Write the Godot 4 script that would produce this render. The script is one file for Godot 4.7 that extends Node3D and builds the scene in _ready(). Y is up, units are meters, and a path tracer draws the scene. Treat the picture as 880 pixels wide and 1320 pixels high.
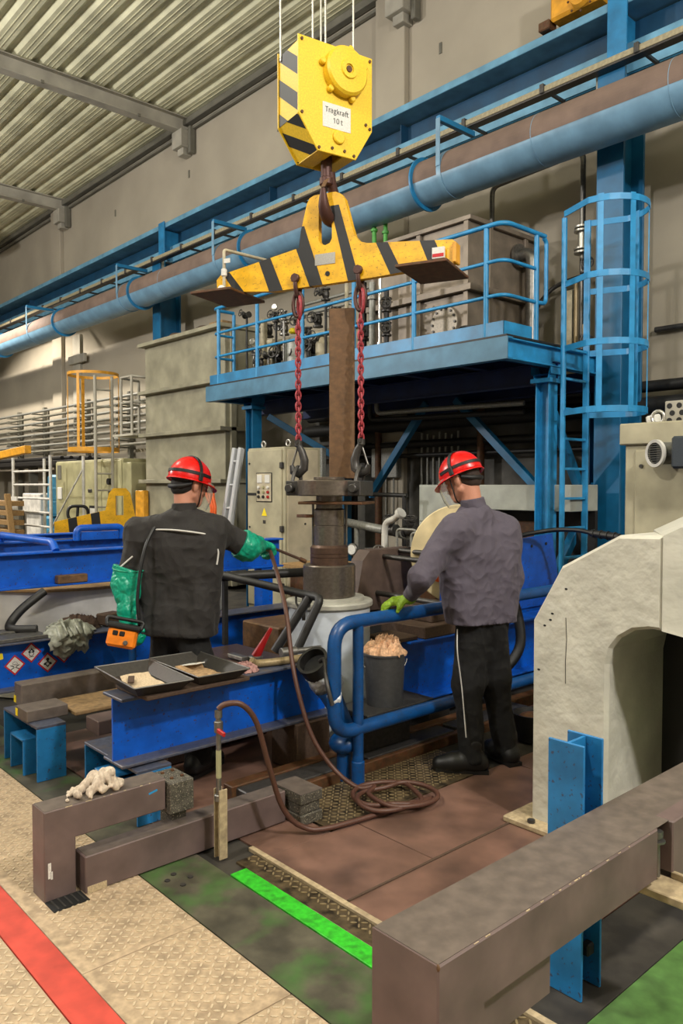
extends Node3D
# A machine hall: two workers at a lifted test piece, crane hook block and spreader above, valve platform behind.
# y is up, metres; the back wall runs along x at z = -8, the camera looks from the origin towards -x -z.

func _ready() -> void:
	rng.seed = 7
	make_textures()
	make_materials()
	# camera
	var cam := Camera3D.new()
	cam.name = "camera"
	cam.fov = 66.59
	cam.near = 0.05
	cam.far = 200.0
	add_child(cam)
	cam.position = Vector3(0, 1.6, 0)
	cam.rotation_degrees = Vector3(-2.0, 47.9, 0)
	cam.current = true
	# environment: a closed hall, so the sky only matters through openings
	var we := WorldEnvironment.new()
	we.name = "environment"
	var e := Environment.new()
	e.background_mode = Environment.BG_COLOR
	e.background_color = Color(0.02, 0.02, 0.02)
	e.tonemap_mode = Environment.TONE_MAPPER_LINEAR
	e.tonemap_exposure = EXPOSURE
	e.sdfgi_enabled = true
	e.ssao_enabled = true
	e.ssil_enabled = true
	we.environment = e
	add_child(we)
	# unseen lamps, several added to brighten floor and ceiling; none inside the frame
	for p in LAMPS: lamp(p)
	build_hall()
	build_floor()
	build_crane_runway()
	build_platform()
	build_background()
	build_left_side()
	build_beams()
	build_machine()
	build_foreground()
	build_hoist()
	build_people()

const EXPOSURE := 0.62
# x, y, z, energy
const LAMPS := [
	[2.6, 6.0, -2.0, 56.0], [-2.6, 6.4, 2.6, 36.0], [-8.2, 7.4, -0.6, 17.0],
	[-13.5, 5.8, 3.2, 95.0], [-20.0, 7.6, -4.3, 200.0, 1], [5.5, 6.5, -3.5, 22.0],
]

func lamp(p: Array) -> void:
	var at := Vector3(p[0], p[1], p[2])
	var t := thing("unseen_lamp", "unseen white globe lamp added under the roof deck to light the hall", "lamp", at, 0.0, "added globe lamps under the roof")
	var d := S(); sphere(d, Vector3.ZERO, Vector3(0.22, 0.22, 0.22), Basis(), 20, 12); put(d, "bulb", "lamp_glow", t)
	var r := S(); cyl(r, Vector3(0, 0.2, 0), Vector3.UP, 0.07, 0.08, 12, 0.01); put(r, "cap", "steel_dark", t)
	r = S(); rod(r, Vector3(0, 0.27, 0), Vector3(0, 1.2, 0), 0.01, 6); put(r, "cable", "steel_dark", t)
	if p.size() > 4:
		# a shaded lamp: the reflector keeps its light off the wall's top
		t.set_meta("label", "bright lamp with a conical white shade hung above the far left racks outside the picture")
		t.remove_meta("group")
		r = S(); lathe(r, [Vector2(0.08, 0.3), Vector2(0.62, -0.12), Vector2(0.625, -0.12), Vector2(0.085, 0.31)], Vector3.ZERO, Vector3.UP, 28); put(r, "shade", "lamp_housing", t)
		var sp := SpotLight3D.new()
		sp.name = "lamp_light"
		sp.light_size = 0.21
		sp.light_energy = p[3]
		sp.light_color = Color(1.0, 0.955, 0.89)
		sp.spot_angle = 66.0
		sp.spot_angle_attenuation = 0.25
		sp.spot_range = 60.0
		sp.spot_attenuation = 2.0
		sp.shadow_enabled = true
		t.add_child(sp)
		sp.position = Vector3(0, -0.24, 0)
		sp.rotation_degrees = Vector3(-90, 0, 0)
		return
	var l := OmniLight3D.new()
	l.name = "lamp_light"
	l.light_size = 0.21
	l.light_energy = p[3]
	l.light_color = Color(1.0, 0.982, 0.965)
	l.omni_range = 60.0
	l.omni_attenuation = 2.0
	l.shadow_enabled = true
	t.add_child(l)

func make_textures() -> void:
	grey_tex("grime", 0.008, 0.78, 1.0, 5)
	grey_tex("dirt", 0.012, 0.6, 1.0, 5)
	grey_tex("worn", 0.03, 0.78, 1.0, 5)
	grey_tex("fine", 0.09, 0.82, 1.0, 3)
	grey_tex("plaster", 0.006, 0.86, 1.0, 6)
	grey_tex("bumpy", 0.02, 0.0, 1.0, 4)
	grey_tex("oil", 0.01, 0.2, 1.0, 5, FastNoiseLite.TYPE_SIMPLEX_SMOOTH, 1.0, 1.3)
	grey_tex("folds", 0.011, 0.0, 1.0, 2, FastNoiseLite.TYPE_SIMPLEX_SMOOTH, -1.0)
	speck_tex("rust", 0.04, 0.76, Color(0.25, 0.15, 0.10, 0.7), 0.06)
	speck_tex("rust_heavy", 0.016, 0.5, Color(0.36, 0.2, 0.11, 0.8), 0.2)
	speck_tex("dust", 0.008, 0.5, Color(0.42, 0.36, 0.29, 0.45), 0.4)
	speck_tex("chips", 0.05, 0.7, Color(0.75, 0.71, 0.62, 0.8))
	speck_tex("black_oil", 0.012, 0.52, Color(0.06, 0.05, 0.045, 0.8), 0.3)
	speck_tex("green_paint", 0.006, 0.40, Color(0.24, 0.42, 0.17, 0.75), 0.5)
	speck_tex("soot", 0.012, 0.5, Color(0.12, 0.10, 0.09, 0.5), 0.45)

func make_materials() -> void:
	pm("lamp_housing", Color(0.85, 0.85, 0.83), 0.5)
	var g := pm("lamp_glow", Color(1, 1, 1), 0.6, 0.0, "")
	g.emission_enabled = true; g.emission = Color(1.0, 0.96, 0.89); g.emission_energy_multiplier = 1.5
	pm("plaster", Color(0.67, 0.635, 0.565), 0.9, 0.0, "plaster", 0.12, "", "bumpy", 0.4)
	pm("concrete_dark", Color(0.27, 0.25, 0.22), 0.75, 0.0, "dirt", 0.5, "black_oil")
	pm("deck_metal", Color(0.93, 0.92, 0.78), 0.55, 0.0, "grime", 0.3)
	pm("girder_grey", Color(0.7, 0.68, 0.62), 0.6, 0.0, "grime", 0.4)
	pm("duct_dark", Color(0.46, 0.45, 0.4), 0.6, 0.0, "grime", 0.4)
	pm("tread_beige", Color(0.8, 0.7, 0.575), 0.5, 0.15, "worn", 1.6, "dust")
	pm("lug_beige", Color(0.87, 0.79, 0.67), 0.4, 0.2, "fine", 3.0)
	pm("tread_steel", Color(0.50, 0.43, 0.32), 0.42, 0.5, "dirt", 1.8, "black_oil")
	pm("lug_steel", Color(0.74, 0.66, 0.50), 0.35, 0.55, "worn", 3.0)
	pm("red_strip", Color(0.82, 0.3, 0.24), 0.55, 0.0, "grime", 1.5)
	pm("floor_green", Color(0.37, 0.35, 0.29), 0.5, 0.0, "dirt", 1.1, "green_paint")
	pm("floor_green_fresh", Color(0.36, 0.52, 0.27), 0.5, 0.0, "worn", 0.8, "soot")  # soot layer also tones the green down for the shadow there
	pm("lime_paint", Color(0.22, 0.78, 0.16), 0.5, 0.0, "worn", 2.0, "soot")
	pm("floor_brown", Color(0.5, 0.375, 0.32), 0.42, 0.0, "worn", 0.3, "soot")
	pm("pale_edge", Color(0.76, 0.68, 0.54), 0.6, 0.0, "worn", 2.0, "dust")
	pm("blue_steel", Color(0.14, 0.51, 0.72), 0.42, 0.0, "grime", 0.9)
	pm("blue_column", Color(0.05, 0.4, 0.58), 0.45, 0.0, "grime", 0.6)
	pm("blue_beam", Color(0.20, 0.50, 0.64), 0.5, 0.0, "grime", 0.6)
	pm("blue_light", Color(0.17, 0.585, 0.82), 0.4, 0.0, "grime", 1.2)
	pm("blue_platform", Color(0.29, 0.49, 0.61), 0.5, 0.0, "grime", 0.7)
	pm("girder_shade", Color(0.05, 0.27, 0.40), 0.5, 0.0, "grime", 0.6)
	pm("girder_lit", Color(0.42, 0.64, 0.76), 0.45, 0.0, "grime", 0.6)
	pm("shade_grey", Color(0.40, 0.39, 0.365), 0.8, 0.0, "dirt", 0.4)
	pm("navy", Color(0.03, 0.15, 0.36), 0.5, 0.0, "grime", 1.0)
	pm("pipe_blue", Color(0.47, 0.63, 0.74), 0.4, 0.0, "grime", 0.7)
	pm("pipe_dust", Color(0.5, 0.42, 0.375), 0.8, 0.0, "grime", 0.5)
	pm("rail_beige", Color(0.66, 0.62, 0.50), 0.6, 0.0, "worn", 1.5)
	pm("royal_blue", Color(0.0, 0.36, 0.8), 0.4, 0.0, "grime", 1.4, "rust")
	pm("royal_dirty", Color(0.33, 0.35, 0.42), 0.5, 0.2, "worn", 1.8, "dust")
	pm("trestle_blue", Color(0.13, 0.48, 0.72), 0.45, 0.0, "grime", 1.6, "rust")
	pm("tank_steel", Color(0.55, 0.50, 0.44), 0.5, 0.25, "grime", 0.8)
	pm("steel", Color(0.55, 0.54, 0.52), 0.38, 0.8, "worn", 1.5)
	pm("steel_bright", Color(0.80, 0.79, 0.76), 0.3, 0.75, "fine", 2.0)
	pm("steel_dark", Color(0.31, 0.3, 0.29), 0.45, 0.5, "worn", 2.0)
	pm("steel_machined", Color(0.52, 0.48, 0.44), 0.32, 0.75, "worn", 2.5)
	pm("steel_brown", Color(0.4, 0.31, 0.26), 0.38, 0.55, "worn", 2.5)
	pm("pipe_dark", Color(0.17, 0.165, 0.16), 0.5, 0.3, "worn", 2.0)
	pm("pipe_grey", Color(0.6, 0.6, 0.57), 0.45, 0.3, "worn", 2.0)
	pm("pipe_cream", Color(0.75, 0.71, 0.60), 0.5, 0.0, "grime", 2.0)
	pm("pipe_green", Color(0.30, 0.66, 0.25), 0.45, 0.0, "grime", 2.0)
	pm("crane_yellow", Color(0.97, 0.8, 0.16), 0.45, 0.0, "fine", 1.6, "chips")
	M.crane_yellow.detail_enabled = false
	pm("yoke_yellow", Color(0.97, 0.735, 0.03), 0.45, 0.0, "grime", 2.0, "rust")
	pm("stripe_black", Color(0.085, 0.085, 0.09), 0.5, 0.0, "worn", 2.0)
	pm("guard_yellow", Color(0.90, 0.64, 0.16), 0.5, 0.0, "grime", 1.5)
	pm("rust_plate", Color(0.42, 0.29, 0.17), 0.6, 0.2, "dirt", 2.5, "rust_heavy")
	pm("plank_brown", Color(0.47, 0.345, 0.225), 0.65, 0.1, "worn", 1.6, "soot")
	pm("chain_red", Color(0.78, 0.27, 0.31), 0.5, 0.1, "dirt", 6.0, "soot")
	pm("rust_link", Color(0.34, 0.22, 0.19), 0.5, 0.4, "worn", 5.0)
	pm("white_paint", Color(0.86, 0.89, 0.92), 0.4, 0.0, "grime", 1.2)
	pm("white_rim", Color(0.78, 0.77, 0.72), 0.4, 0.1, "grime", 1.5)
	pm("white_label", Color(0.90, 0.89, 0.86), 0.6, 0.0, "fine", 2.0)
	pm("print_black", Color(0.05, 0.05, 0.05), 0.7, 0.0, "")
	pm("print_red", Color(0.72, 0.10, 0.12), 0.6, 0.0, "")
	pm("label_yellow", Color(0.93, 0.83, 0.10), 0.6, 0.0, "")
	pm("cabinet_beige", Color(0.71, 0.68, 0.57), 0.5, 0.0, "grime", 0.6)
	pm("cabinet_light", Color(0.80, 0.75, 0.64), 0.5, 0.0, "grime", 0.6)
	pm("cabinet_green", Color(0.69, 0.67, 0.51), 0.55, 0.0, "grime", 0.5)
	pm("container_grey", Color(0.62, 0.60, 0.51), 0.6, 0.0, "grime", 0.5)
	pm("panel_grey", Color(0.70, 0.71, 0.67), 0.5, 0.0, "grime", 0.6)
	pm("frame_brown", Color(0.43, 0.36, 0.345), 0.5, 0.0, "grime", 1.2, "")
	pm("frame_top", Color(0.42, 0.375, 0.34), 0.5, 0.0, "worn", 1.0)
	pm("edge_chip", Color(0.78, 0.70, 0.56), 0.7, 0.0, "worn", 6.0)
	pm("cast_white", Color(0.80, 0.785, 0.73), 0.5, 0.0, "plaster", 0.9, "", "bumpy", 0.45)
	pm("wood_pale", Color(0.66, 0.52, 0.33), 0.75, 0.0, "worn", 2.0)
	pm("wood_dark", Color(0.33, 0.25, 0.19), 0.8, 0.0, "worn", 2.5)
	pm("board_tan", Color(0.62, 0.50, 0.34), 0.7, 0.0, "worn", 1.4, "soot")
	pm("rag_white", Color(0.84, 0.77, 0.69), 0.95, 0.0, "worn", 4.0)
	pm("rag_orange", Color(1.0, 0.8, 0.62), 0.95, 0.0, "dirt", 9.0)
	pm("rag_pink", Color(0.72, 0.55, 0.52), 0.95, 0.0, "worn", 5.0)
	pm("rag_brown", Color(0.34, 0.26, 0.21), 0.95, 0.0, "dirt", 5.0)
	pm("bag_grey", Color(0.72, 0.73, 0.67), 0.35, 0.0, "dirt", 5.0)
	pm("foil_grey", Color(0.9, 0.92, 0.93), 0.25, 0.1, "worn", 4.0)
	pm("bucket_black", Color(0.27, 0.27, 0.27), 0.45, 0.0, "worn", 2.0)
	pm("rail_blue", Color(0.04, 0.29, 0.53), 0.35, 0.0, "grime", 2.2, "rust")
	pm("hose_brown", Color(0.36, 0.23, 0.18), 0.5, 0.0, "worn", 6.0)
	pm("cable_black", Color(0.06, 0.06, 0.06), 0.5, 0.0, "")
	pm("red_paint", Color(0.70, 0.10, 0.10), 0.4, 0.0, "grime", 3.0)
	pm("orange_paint", Color(0.92, 0.38, 0.08), 0.45, 0.0, "grime", 3.0)
	pm("aluminium", Color(0.86, 0.87, 0.88), 0.35, 0.2, "fine", 2.0)
	pm("white_frame", Color(0.86, 0.85, 0.82), 0.5, 0.0, "grime", 1.0)
	pm("drum_blue", Color(0.20, 0.52, 0.66), 0.5, 0.0, "grime", 1.0)
	pm("cream_disc", Color(0.93, 0.85, 0.66), 0.6, 0.0, "grime", 1.0)
	pm("plate_brown", Color(0.4, 0.33, 0.295), 0.55, 0.15, "grime", 1.6)
	pm("remote_orange", Color(0.95, 0.52, 0.08), 0.45, 0.0, "grime", 4.0)
	pm("brass", Color(0.66, 0.58, 0.43), 0.4, 0.3, "worn", 4.0)
	pm("block_grey", Color(0.38, 0.36, 0.32), 0.6, 0.1, "dirt", 4.0, "chips")
	pm("motor_grey", Color(0.42, 0.42, 0.40), 0.4, 0.3, "fine", 2.0)
	pm("motor_dark", Color(0.22, 0.25, 0.28), 0.45, 0.1, "fine", 2.0)
	pm("glass_dark", Color(0.75, 0.78, 0.78), 0.2, 0.0, "")
	pm("paper", Color(0.84, 0.75, 0.62), 0.9, 0.0, "worn", 5.0)
	pm("paper_dirty", Color(0.76, 0.62, 0.45), 0.9, 0.0, "dirt", 6.0)
	pm("tray_black", Color(0.27, 0.255, 0.24), 0.42, 0.35, "worn", 3.0, "")
	pm("manhole", Color(0.58, 0.54, 0.48), 0.45, 0.3, "worn", 2.0)
	# people
	pm("skin", Color(0.80, 0.56, 0.46), 0.55, 0.0, "fine", 6.0)
	pm("hair_dark", Color(0.10, 0.075, 0.06), 0.8, 0.0, "worn", 20.0)
	pm("hair_brown", Color(0.21, 0.14, 0.10), 0.8, 0.0, "worn", 20.0)
	var jb := pm("jacket_black", Color(0.13, 0.118, 0.113), 0.85, 0.0, "", 1.0, "", "folds", 1.8)
	jb.rim_enabled = true; jb.rim = 0.25
	var jg := pm("jacket_grey", Color(0.3, 0.275, 0.32), 0.85, 0.0, "", 1.0, "", "folds", 1.8)
	jg.rim_enabled = true; jg.rim = 0.25
	pm("trousers_black", Color(0.035, 0.033, 0.034), 0.9, 0.0, "", 1.0, "", "folds", 1.2)
	pm("boot_black", Color(0.05, 0.05, 0.05), 0.5, 0.0, "fine", 5.0)
	pm("glove_green", Color(0.02, 0.62, 0.49), 0.38, 0.0, "grime", 6.0)
	pm("glove_lime", Color(0.62, 0.78, 0.16), 0.6, 0.0, "dirt", 14.0)
	pm("helmet_red", Color(0.86, 0.06, 0.05), 0.3, 0.0, "fine", 2.0)
	pass
	pm("strap_black", Color(0.05, 0.045, 0.045), 0.6, 0.0, "")
	pm("piping_grey", Color(0.75, 0.74, 0.72), 0.5, 0.0, "")
	pm("eye_white", Color(0.9, 0.88, 0.85), 0.3, 0.0, "")
	var vz := StandardMaterial3D.new()
	vz.resource_name = "visor"
	vz.albedo_color = Color(0.82, 0.80, 0.72, 0.28)
	vz.roughness = 0.08
	vz.transparency = BaseMaterial3D.TRANSPARENCY_ALPHA
	M["visor"] = vz
	var bagm := StandardMaterial3D.new()
	bagm.resource_name = "clear_plastic"
	bagm.albedo_color = Color(0.86, 0.88, 0.88, 0.55)
	bagm.roughness = 0.2
	bagm.transparency = BaseMaterial3D.TRANSPARENCY_ALPHA
	M["clear_plastic"] = bagm

# ---------------------------------------------------------------- helpers
const SMALL := ["cover_bolt", "bolt_head", "bolt", "plate_bolt", "cover_screw", "chipped_edge", "grille_bars", "holes", "bars", "chipped_spot", "cover_screws"]
const NTH := ["lowest", "second lowest", "third lowest", "fourth lowest", "fourth highest", "third highest", "second highest", "topmost"]
var M := {}
var TX := {}
var used_names := {}
var rng := RandomNumberGenerator.new()

func V(x, y, z) -> Vector3: return Vector3(x, y, z)

func grey_tex(key: String, freq: float, lo: float, hi: float, oct := 4, type := FastNoiseLite.TYPE_SIMPLEX_SMOOTH, stretch := 1.0, power := 1.0, size := 512) -> void:
	var n := FastNoiseLite.new()
	n.seed = key.hash() % 10000
	n.noise_type = type
	n.frequency = freq
	n.fractal_octaves = oct
	if stretch < 0.0: n.fractal_type = FastNoiseLite.FRACTAL_RIDGED
	var im: Image = n.get_seamless_image(size, size)
	im.convert(Image.FORMAT_L8)
	var d := im.get_data()
	for i in d.size():
		var v := pow(d[i] / 255.0, power)
		d[i] = int(255.0 * (lo + (hi - lo) * v))
	TX[key] = ImageTexture.create_from_image(Image.create_from_data(size, size, false, Image.FORMAT_L8, d))

func speck_tex(key: String, freq: float, cut: float, col: Color, soft := 0.08, size := 512) -> void:
	# a layer of flakes (rust, chips, dust): colour with alpha where the noise is above the cut
	var n := FastNoiseLite.new()
	n.seed = key.hash() % 10000 + 7
	n.frequency = freq
	n.fractal_octaves = 5
	var im: Image = n.get_seamless_image(size, size)
	im.convert(Image.FORMAT_L8)
	var s := im.get_data()
	var o := PackedByteArray()
	o.resize(size * size * 4)
	for i in s.size():
		var a := clampf((s[i] / 255.0 - cut) / soft, 0.0, 1.0)
		o[i * 4] = int(col.r * 255); o[i * 4 + 1] = int(col.g * 255); o[i * 4 + 2] = int(col.b * 255)
		o[i * 4 + 3] = int(a * 255 * col.a)
	TX[key] = ImageTexture.create_from_image(Image.create_from_data(size, size, false, Image.FORMAT_RGBA8, o))

func pm(key: String, c: Color, rough := 0.6, metal := 0.0, tex := "grime", sc := 0.8, detail := "", bump := "", bump_cm := 0.0) -> StandardMaterial3D:
	var m := StandardMaterial3D.new()
	m.resource_name = key
	m.albedo_color = c
	m.roughness = rough
	m.metallic = metal
	m.uv1_triplanar = true
	m.uv1_world_triplanar = true
	m.uv1_scale = Vector3(sc, sc, sc)
	if tex: m.albedo_texture = TX[tex]
	if detail:
		m.detail_enabled = true
		m.detail_albedo = TX[detail]
		m.detail_blend_mode = BaseMaterial3D.BLEND_MODE_MIX
	if bump:
		m.heightmap_enabled = true
		m.heightmap_texture = TX[bump]
		m.heightmap_scale = bump_cm
	M[key] = m
	return m

func numbered(n: String) -> String:
	var k: int = used_names.get(n, 0)
	used_names[n] = k + 1
	return n if k == 0 else "%s_%03d" % [n, k]

func tag(o: Node, label: String, category: String, group := "", kind := "") -> Node:
	if label: o.set_meta("label", label)
	if category: o.set_meta("category", category)
	if group: o.set_meta("group", group)
	if kind: o.set_meta("kind", kind)
	return o

func thing(called: String, label: String, category: String, at := Vector3.ZERO, turn := 0.0, group := "") -> Node3D:
	var o := Node3D.new()
	o.name = numbered(called)
	add_child(o)
	o.position = at
	o.rotation.y = turn
	tag(o, label, category, group)
	return o

func S() -> SurfaceTool:
	var st := SurfaceTool.new()
	st.begin(Mesh.PRIMITIVE_TRIANGLES)
	return st

# geometry in the parent's own coordinates
func put(st: SurfaceTool, called: String, m: String, parent: Node3D = null) -> MeshInstance3D:
	var o := MeshInstance3D.new()
	o.mesh = st.commit()
	o.material_override = M[m]
	if called in SMALL: o.set_meta("kind", "stuff")
	if parent == null or parent == self:
		o.name = numbered(called)
		add_child(o)
	else:
		o.name = called
		parent.add_child(o, true)
	return o

# geometry in world coordinates, whatever the parent
func putw(st: SurfaceTool, called: String, m: String, parent: Node3D = null) -> MeshInstance3D:
	var o := put(st, called, m, parent)
	if parent != null and parent != self:
		o.transform = parent.global_transform.affine_inverse()
	return o

func struct(st: SurfaceTool, called: String, m: String) -> MeshInstance3D:
	var o := put(st, called, m)
	o.set_meta("kind", "structure")
	return o

func tri(st: SurfaceTool, a: Vector3, b: Vector3, c: Vector3, n: Vector3) -> void:
	# front faces run clockwise seen from the side of n
	if (b - a).cross(c - a).dot(n) > 0.0:
		var t := b; b = c; c = t
	for v in [a, b, c]:
		st.set_normal(n); st.add_vertex(v)

func quad(st: SurfaceTool, a: Vector3, b: Vector3, c: Vector3, d: Vector3, n: Vector3) -> void:
	tri(st, a, b, c, n); tri(st, a, c, d, n)

func box(st: SurfaceTool, c: Vector3, size: Vector3, bev := 0.0, B := Basis()) -> void:
	var h := size * 0.5
	bev = minf(bev, minf(h.x, minf(h.y, h.z)) * 0.9)
	var ax := [B.x, B.y, B.z]
	for i in 3:
		var j := (i + 1) % 3
		var k := (i + 2) % 3
		for s in [-1.0, 1.0]:
			var n: Vector3 = ax[i] * s
			var o: Vector3 = c + n * h[i]
			var u: Vector3 = ax[j] * (h[j] - bev)
			var v: Vector3 = ax[k] * (h[k] - bev)
			quad(st, o - u - v, o + u - v, o + u + v, o - u + v, n)
			if bev > 0.0:
				for t in [-1.0, 1.0]:
					# edge between face i(s) and face j(t)
					var n2: Vector3 = ax[j] * t
					var e1: Vector3 = c + n * h[i] + n2 * (h[j] - bev)
					var e2: Vector3 = c + n * (h[i] - bev) + n2 * h[j]
					quad(st, e1 - v, e1 + v, e2 + v, e2 - v, (n + n2).normalized())
	if bev > 0.0:
		for sx in [-1.0, 1.0]:
			for sy in [-1.0, 1.0]:
				for sz in [-1.0, 1.0]:
					var q: Vector3 = c
					var X: Vector3 = ax[0] * sx; var Y: Vector3 = ax[1] * sy; var Z: Vector3 = ax[2] * sz
					tri(st, q + X * h.x + Y * (h.y - bev) + Z * (h.z - bev), q + X * (h.x - bev) + Y * h.y + Z * (h.z - bev), q + X * (h.x - bev) + Y * (h.y - bev) + Z * h.z, (X + Y + Z).normalized())

func box2(st: SurfaceTool, a: Vector3, b: Vector3, bev := 0.0) -> void:
	box(st, (a + b) * 0.5, (b - a).abs(), bev)

func frame_of(d: Vector3) -> Basis:
	var y := d.normalized()
	var x := y.cross(Vector3.UP if absf(y.y) < 0.95 else Vector3.RIGHT).normalized()
	return Basis(x, y, x.cross(y).normalized())

func ring_quads(st: SurfaceTool, A: PackedVector3Array, NA: PackedVector3Array, Bp: PackedVector3Array, NB: PackedVector3Array) -> void:
	var n := A.size()
	for i in n:
		var j := (i + 1) % n
		var fn := NA[i] + NA[j] + NB[i] + NB[j]
		var idx := [[A[i], NA[i]], [A[j], NA[j]], [Bp[j], NB[j]], [A[i], NA[i]], [Bp[j], NB[j]], [Bp[i], NB[i]]]
		for t in [0, 3]:
			var a: Vector3 = idx[t][0]; var b: Vector3 = idx[t + 1][0]; var c: Vector3 = idx[t + 2][0]
			var cr := (b - a).cross(c - a)
			if cr.length_squared() < 1e-16: continue
			var order := [t, t + 1, t + 2] if cr.dot(fn) < 0.0 else [t, t + 2, t + 1]
			for q in order:
				st.set_normal(idx[q][1]); st.add_vertex(idx[q][0])

func tube(st: SurfaceTool, pts: Array, r, n := 10, closed := false, caps := true) -> void:
	# r: a radius or a list of radii, one for each point
	var m := pts.size()
	var rings := []
	var norms := []
	var prev := Basis()
	for i in m:
		var d: Vector3
		if closed: d = pts[(i + 1) % m] - pts[(i - 1 + m) % m]
		elif i == 0: d = pts[1] - pts[0]
		elif i == m - 1: d = pts[m - 1] - pts[m - 2]
		else: d = (pts[i + 1] - pts[i]).normalized() + (pts[i] - pts[i - 1]).normalized()
		d = d.normalized()
		var B: Basis
		if i == 0: B = frame_of(d)
		else:
			var x: Vector3 = (prev.x - d * prev.x.dot(d)).normalized()
			B = Basis(x, d, x.cross(d).normalized())
		prev = B
		var rad: float = r[i] if r is Array else r
		var P := PackedVector3Array(); var N := PackedVector3Array()
		for k in n:
			var a := TAU * k / n
			var nn := B.x * cos(a) + B.z * sin(a)
			N.append(nn); P.append(pts[i] + nn * rad)
		rings.append(P); norms.append(N)
	for i in (m if closed else m - 1):
		ring_quads(st, rings[i], norms[i], rings[(i + 1) % m], norms[(i + 1) % m])
	if caps and not closed:
		for e in [0, m - 1]:
			var nn: Vector3 = (pts[0] - pts[1]).normalized() if e == 0 else (pts[m - 1] - pts[m - 2]).normalized()
			for k in n:
				tri(st, pts[e], rings[e][k], rings[e][(k + 1) % n], nn)

func rod(st: SurfaceTool, a: Vector3, b: Vector3, r: float, n := 10, r2 := -1.0) -> void:
	tube(st, [a, b], [r, r if r2 < 0.0 else r2], n)

func bend(pts: Array, rad: float, seg := 5) -> Array:
	# rounds the corners of a polyline
	var o := [pts[0]]
	for i in range(1, pts.size() - 1):
		var p: Vector3 = pts[i]
		var a: Vector3 = pts[i - 1] - p
		var b: Vector3 = pts[i + 1] - p
		var t := minf(rad, minf(a.length(), b.length()) * 0.49)
		var p0 := p + a.normalized() * t
		var p1 := p + b.normalized() * t
		for k in seg + 1:
			var u := float(k) / seg
			o.append(p0.lerp(p, u).lerp(p.lerp(p1, u), u))
	o.append(pts[-1])
	return o

func spline(pts: Array, per := 6) -> Array:
	var o := []
	var m := pts.size()
	for i in m - 1:
		var a: Vector3 = pts[maxi(i - 1, 0)]; var b: Vector3 = pts[i]; var c: Vector3 = pts[i + 1]; var d: Vector3 = pts[mini(i + 2, m - 1)]
		for k in per:
			o.append(b.cubic_interpolate(c, a, d, float(k) / per))
	o.append(pts[-1])
	return o

func lathe(st: SurfaceTool, prof: Array, at: Vector3, axis := Vector3.UP, n := 24) -> void:
	# prof: Vector2(radius, height along the axis); every segment is flat-shaded along the profile, round about the axis
	var B := frame_of(axis)
	for i in prof.size() - 1:
		var a: Vector2 = prof[i]; var b: Vector2 = prof[i + 1]
		var t := (b - a)
		if t.length() < 1e-6: continue
		var nr := Vector2(t.y, -t.x).normalized()
		var A := PackedVector3Array(); var Bq := PackedVector3Array(); var N := PackedVector3Array()
		for k in n:
			var ang := TAU * k / n
			var rad := B.x * cos(ang) + B.z * sin(ang)
			A.append(at + B.y * a.y + rad * a.x)
			Bq.append(at + B.y * b.y + rad * b.x)
			N.append((rad * nr.x + B.y * nr.y).normalized())
		ring_quads(st, A, N, Bq, N)

func cyl(st: SurfaceTool, at: Vector3, axis: Vector3, r: float, h: float, n := 20, bev := 0.0) -> void:
	var b := minf(bev, minf(r, h * 0.5) * 0.9)
	if b > 0.0: lathe(st, [Vector2(0, 0), Vector2(r - b, 0), Vector2(r, b), Vector2(r, h - b), Vector2(r - b, h), Vector2(0, h)], at, axis, n)
	else: lathe(st, [Vector2(0, 0), Vector2(r, 0), Vector2(r, h), Vector2(0, h)], at, axis, n)

func prism(st: SurfaceTool, poly: PackedVector2Array, z0: float, z1: float, T := Transform3D(), flat := true) -> void:
	# a polygon in the x-y plane of T, extruded from z0 to z1
	var p := poly
	if Geometry2D.is_polygon_clockwise(p):
		p = p.duplicate(); p.reverse()
	var idx := Geometry2D.triangulate_polygon(p)
	var nz := T.basis.z.normalized()
	for i in range(0, idx.size(), 3):
		var a := p[idx[i]]; var b := p[idx[i + 1]]; var c := p[idx[i + 2]]
		tri(st, T * V(a.x, a.y, z1), T * V(b.x, b.y, z1), T * V(c.x, c.y, z1), nz)
		tri(st, T * V(a.x, a.y, z0), T * V(b.x, b.y, z0), T * V(c.x, c.y, z0), -nz)
	for i in p.size():
		var a := p[i]; var b := p[(i + 1) % p.size()]
		var d := b - a
		if d.length() < 1e-6: continue
		var n2 := Vector2(d.y, -d.x).normalized()
		quad(st, T * V(a.x, a.y, z0), T * V(b.x, b.y, z0), T * V(b.x, b.y, z1), T * V(a.x, a.y, z1), (T.basis * V(n2.x, n2.y, 0)).normalized())

func rrect(w: float, h: float, r: float, seg := 4) -> PackedVector2Array:
	var o := PackedVector2Array()
	for q in 4:
		var c := Vector2(w / 2 - r, h / 2 - r)
		c = Vector2(c.x if q in [0, 3] else -c.x, c.y if q < 2 else -c.y)
		for k in seg + 1:
			var a := PI / 2 * (q + float(k) / seg)
			o.append(c + Vector2(cos(a), sin(a)) * r)
	return o

func circ(r: float, n := 20, c := Vector2.ZERO) -> PackedVector2Array:
	var o := PackedVector2Array()
	for k in n: o.append(c + Vector2(cos(TAU * k / n), sin(TAU * k / n)) * r)
	return o

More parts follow.
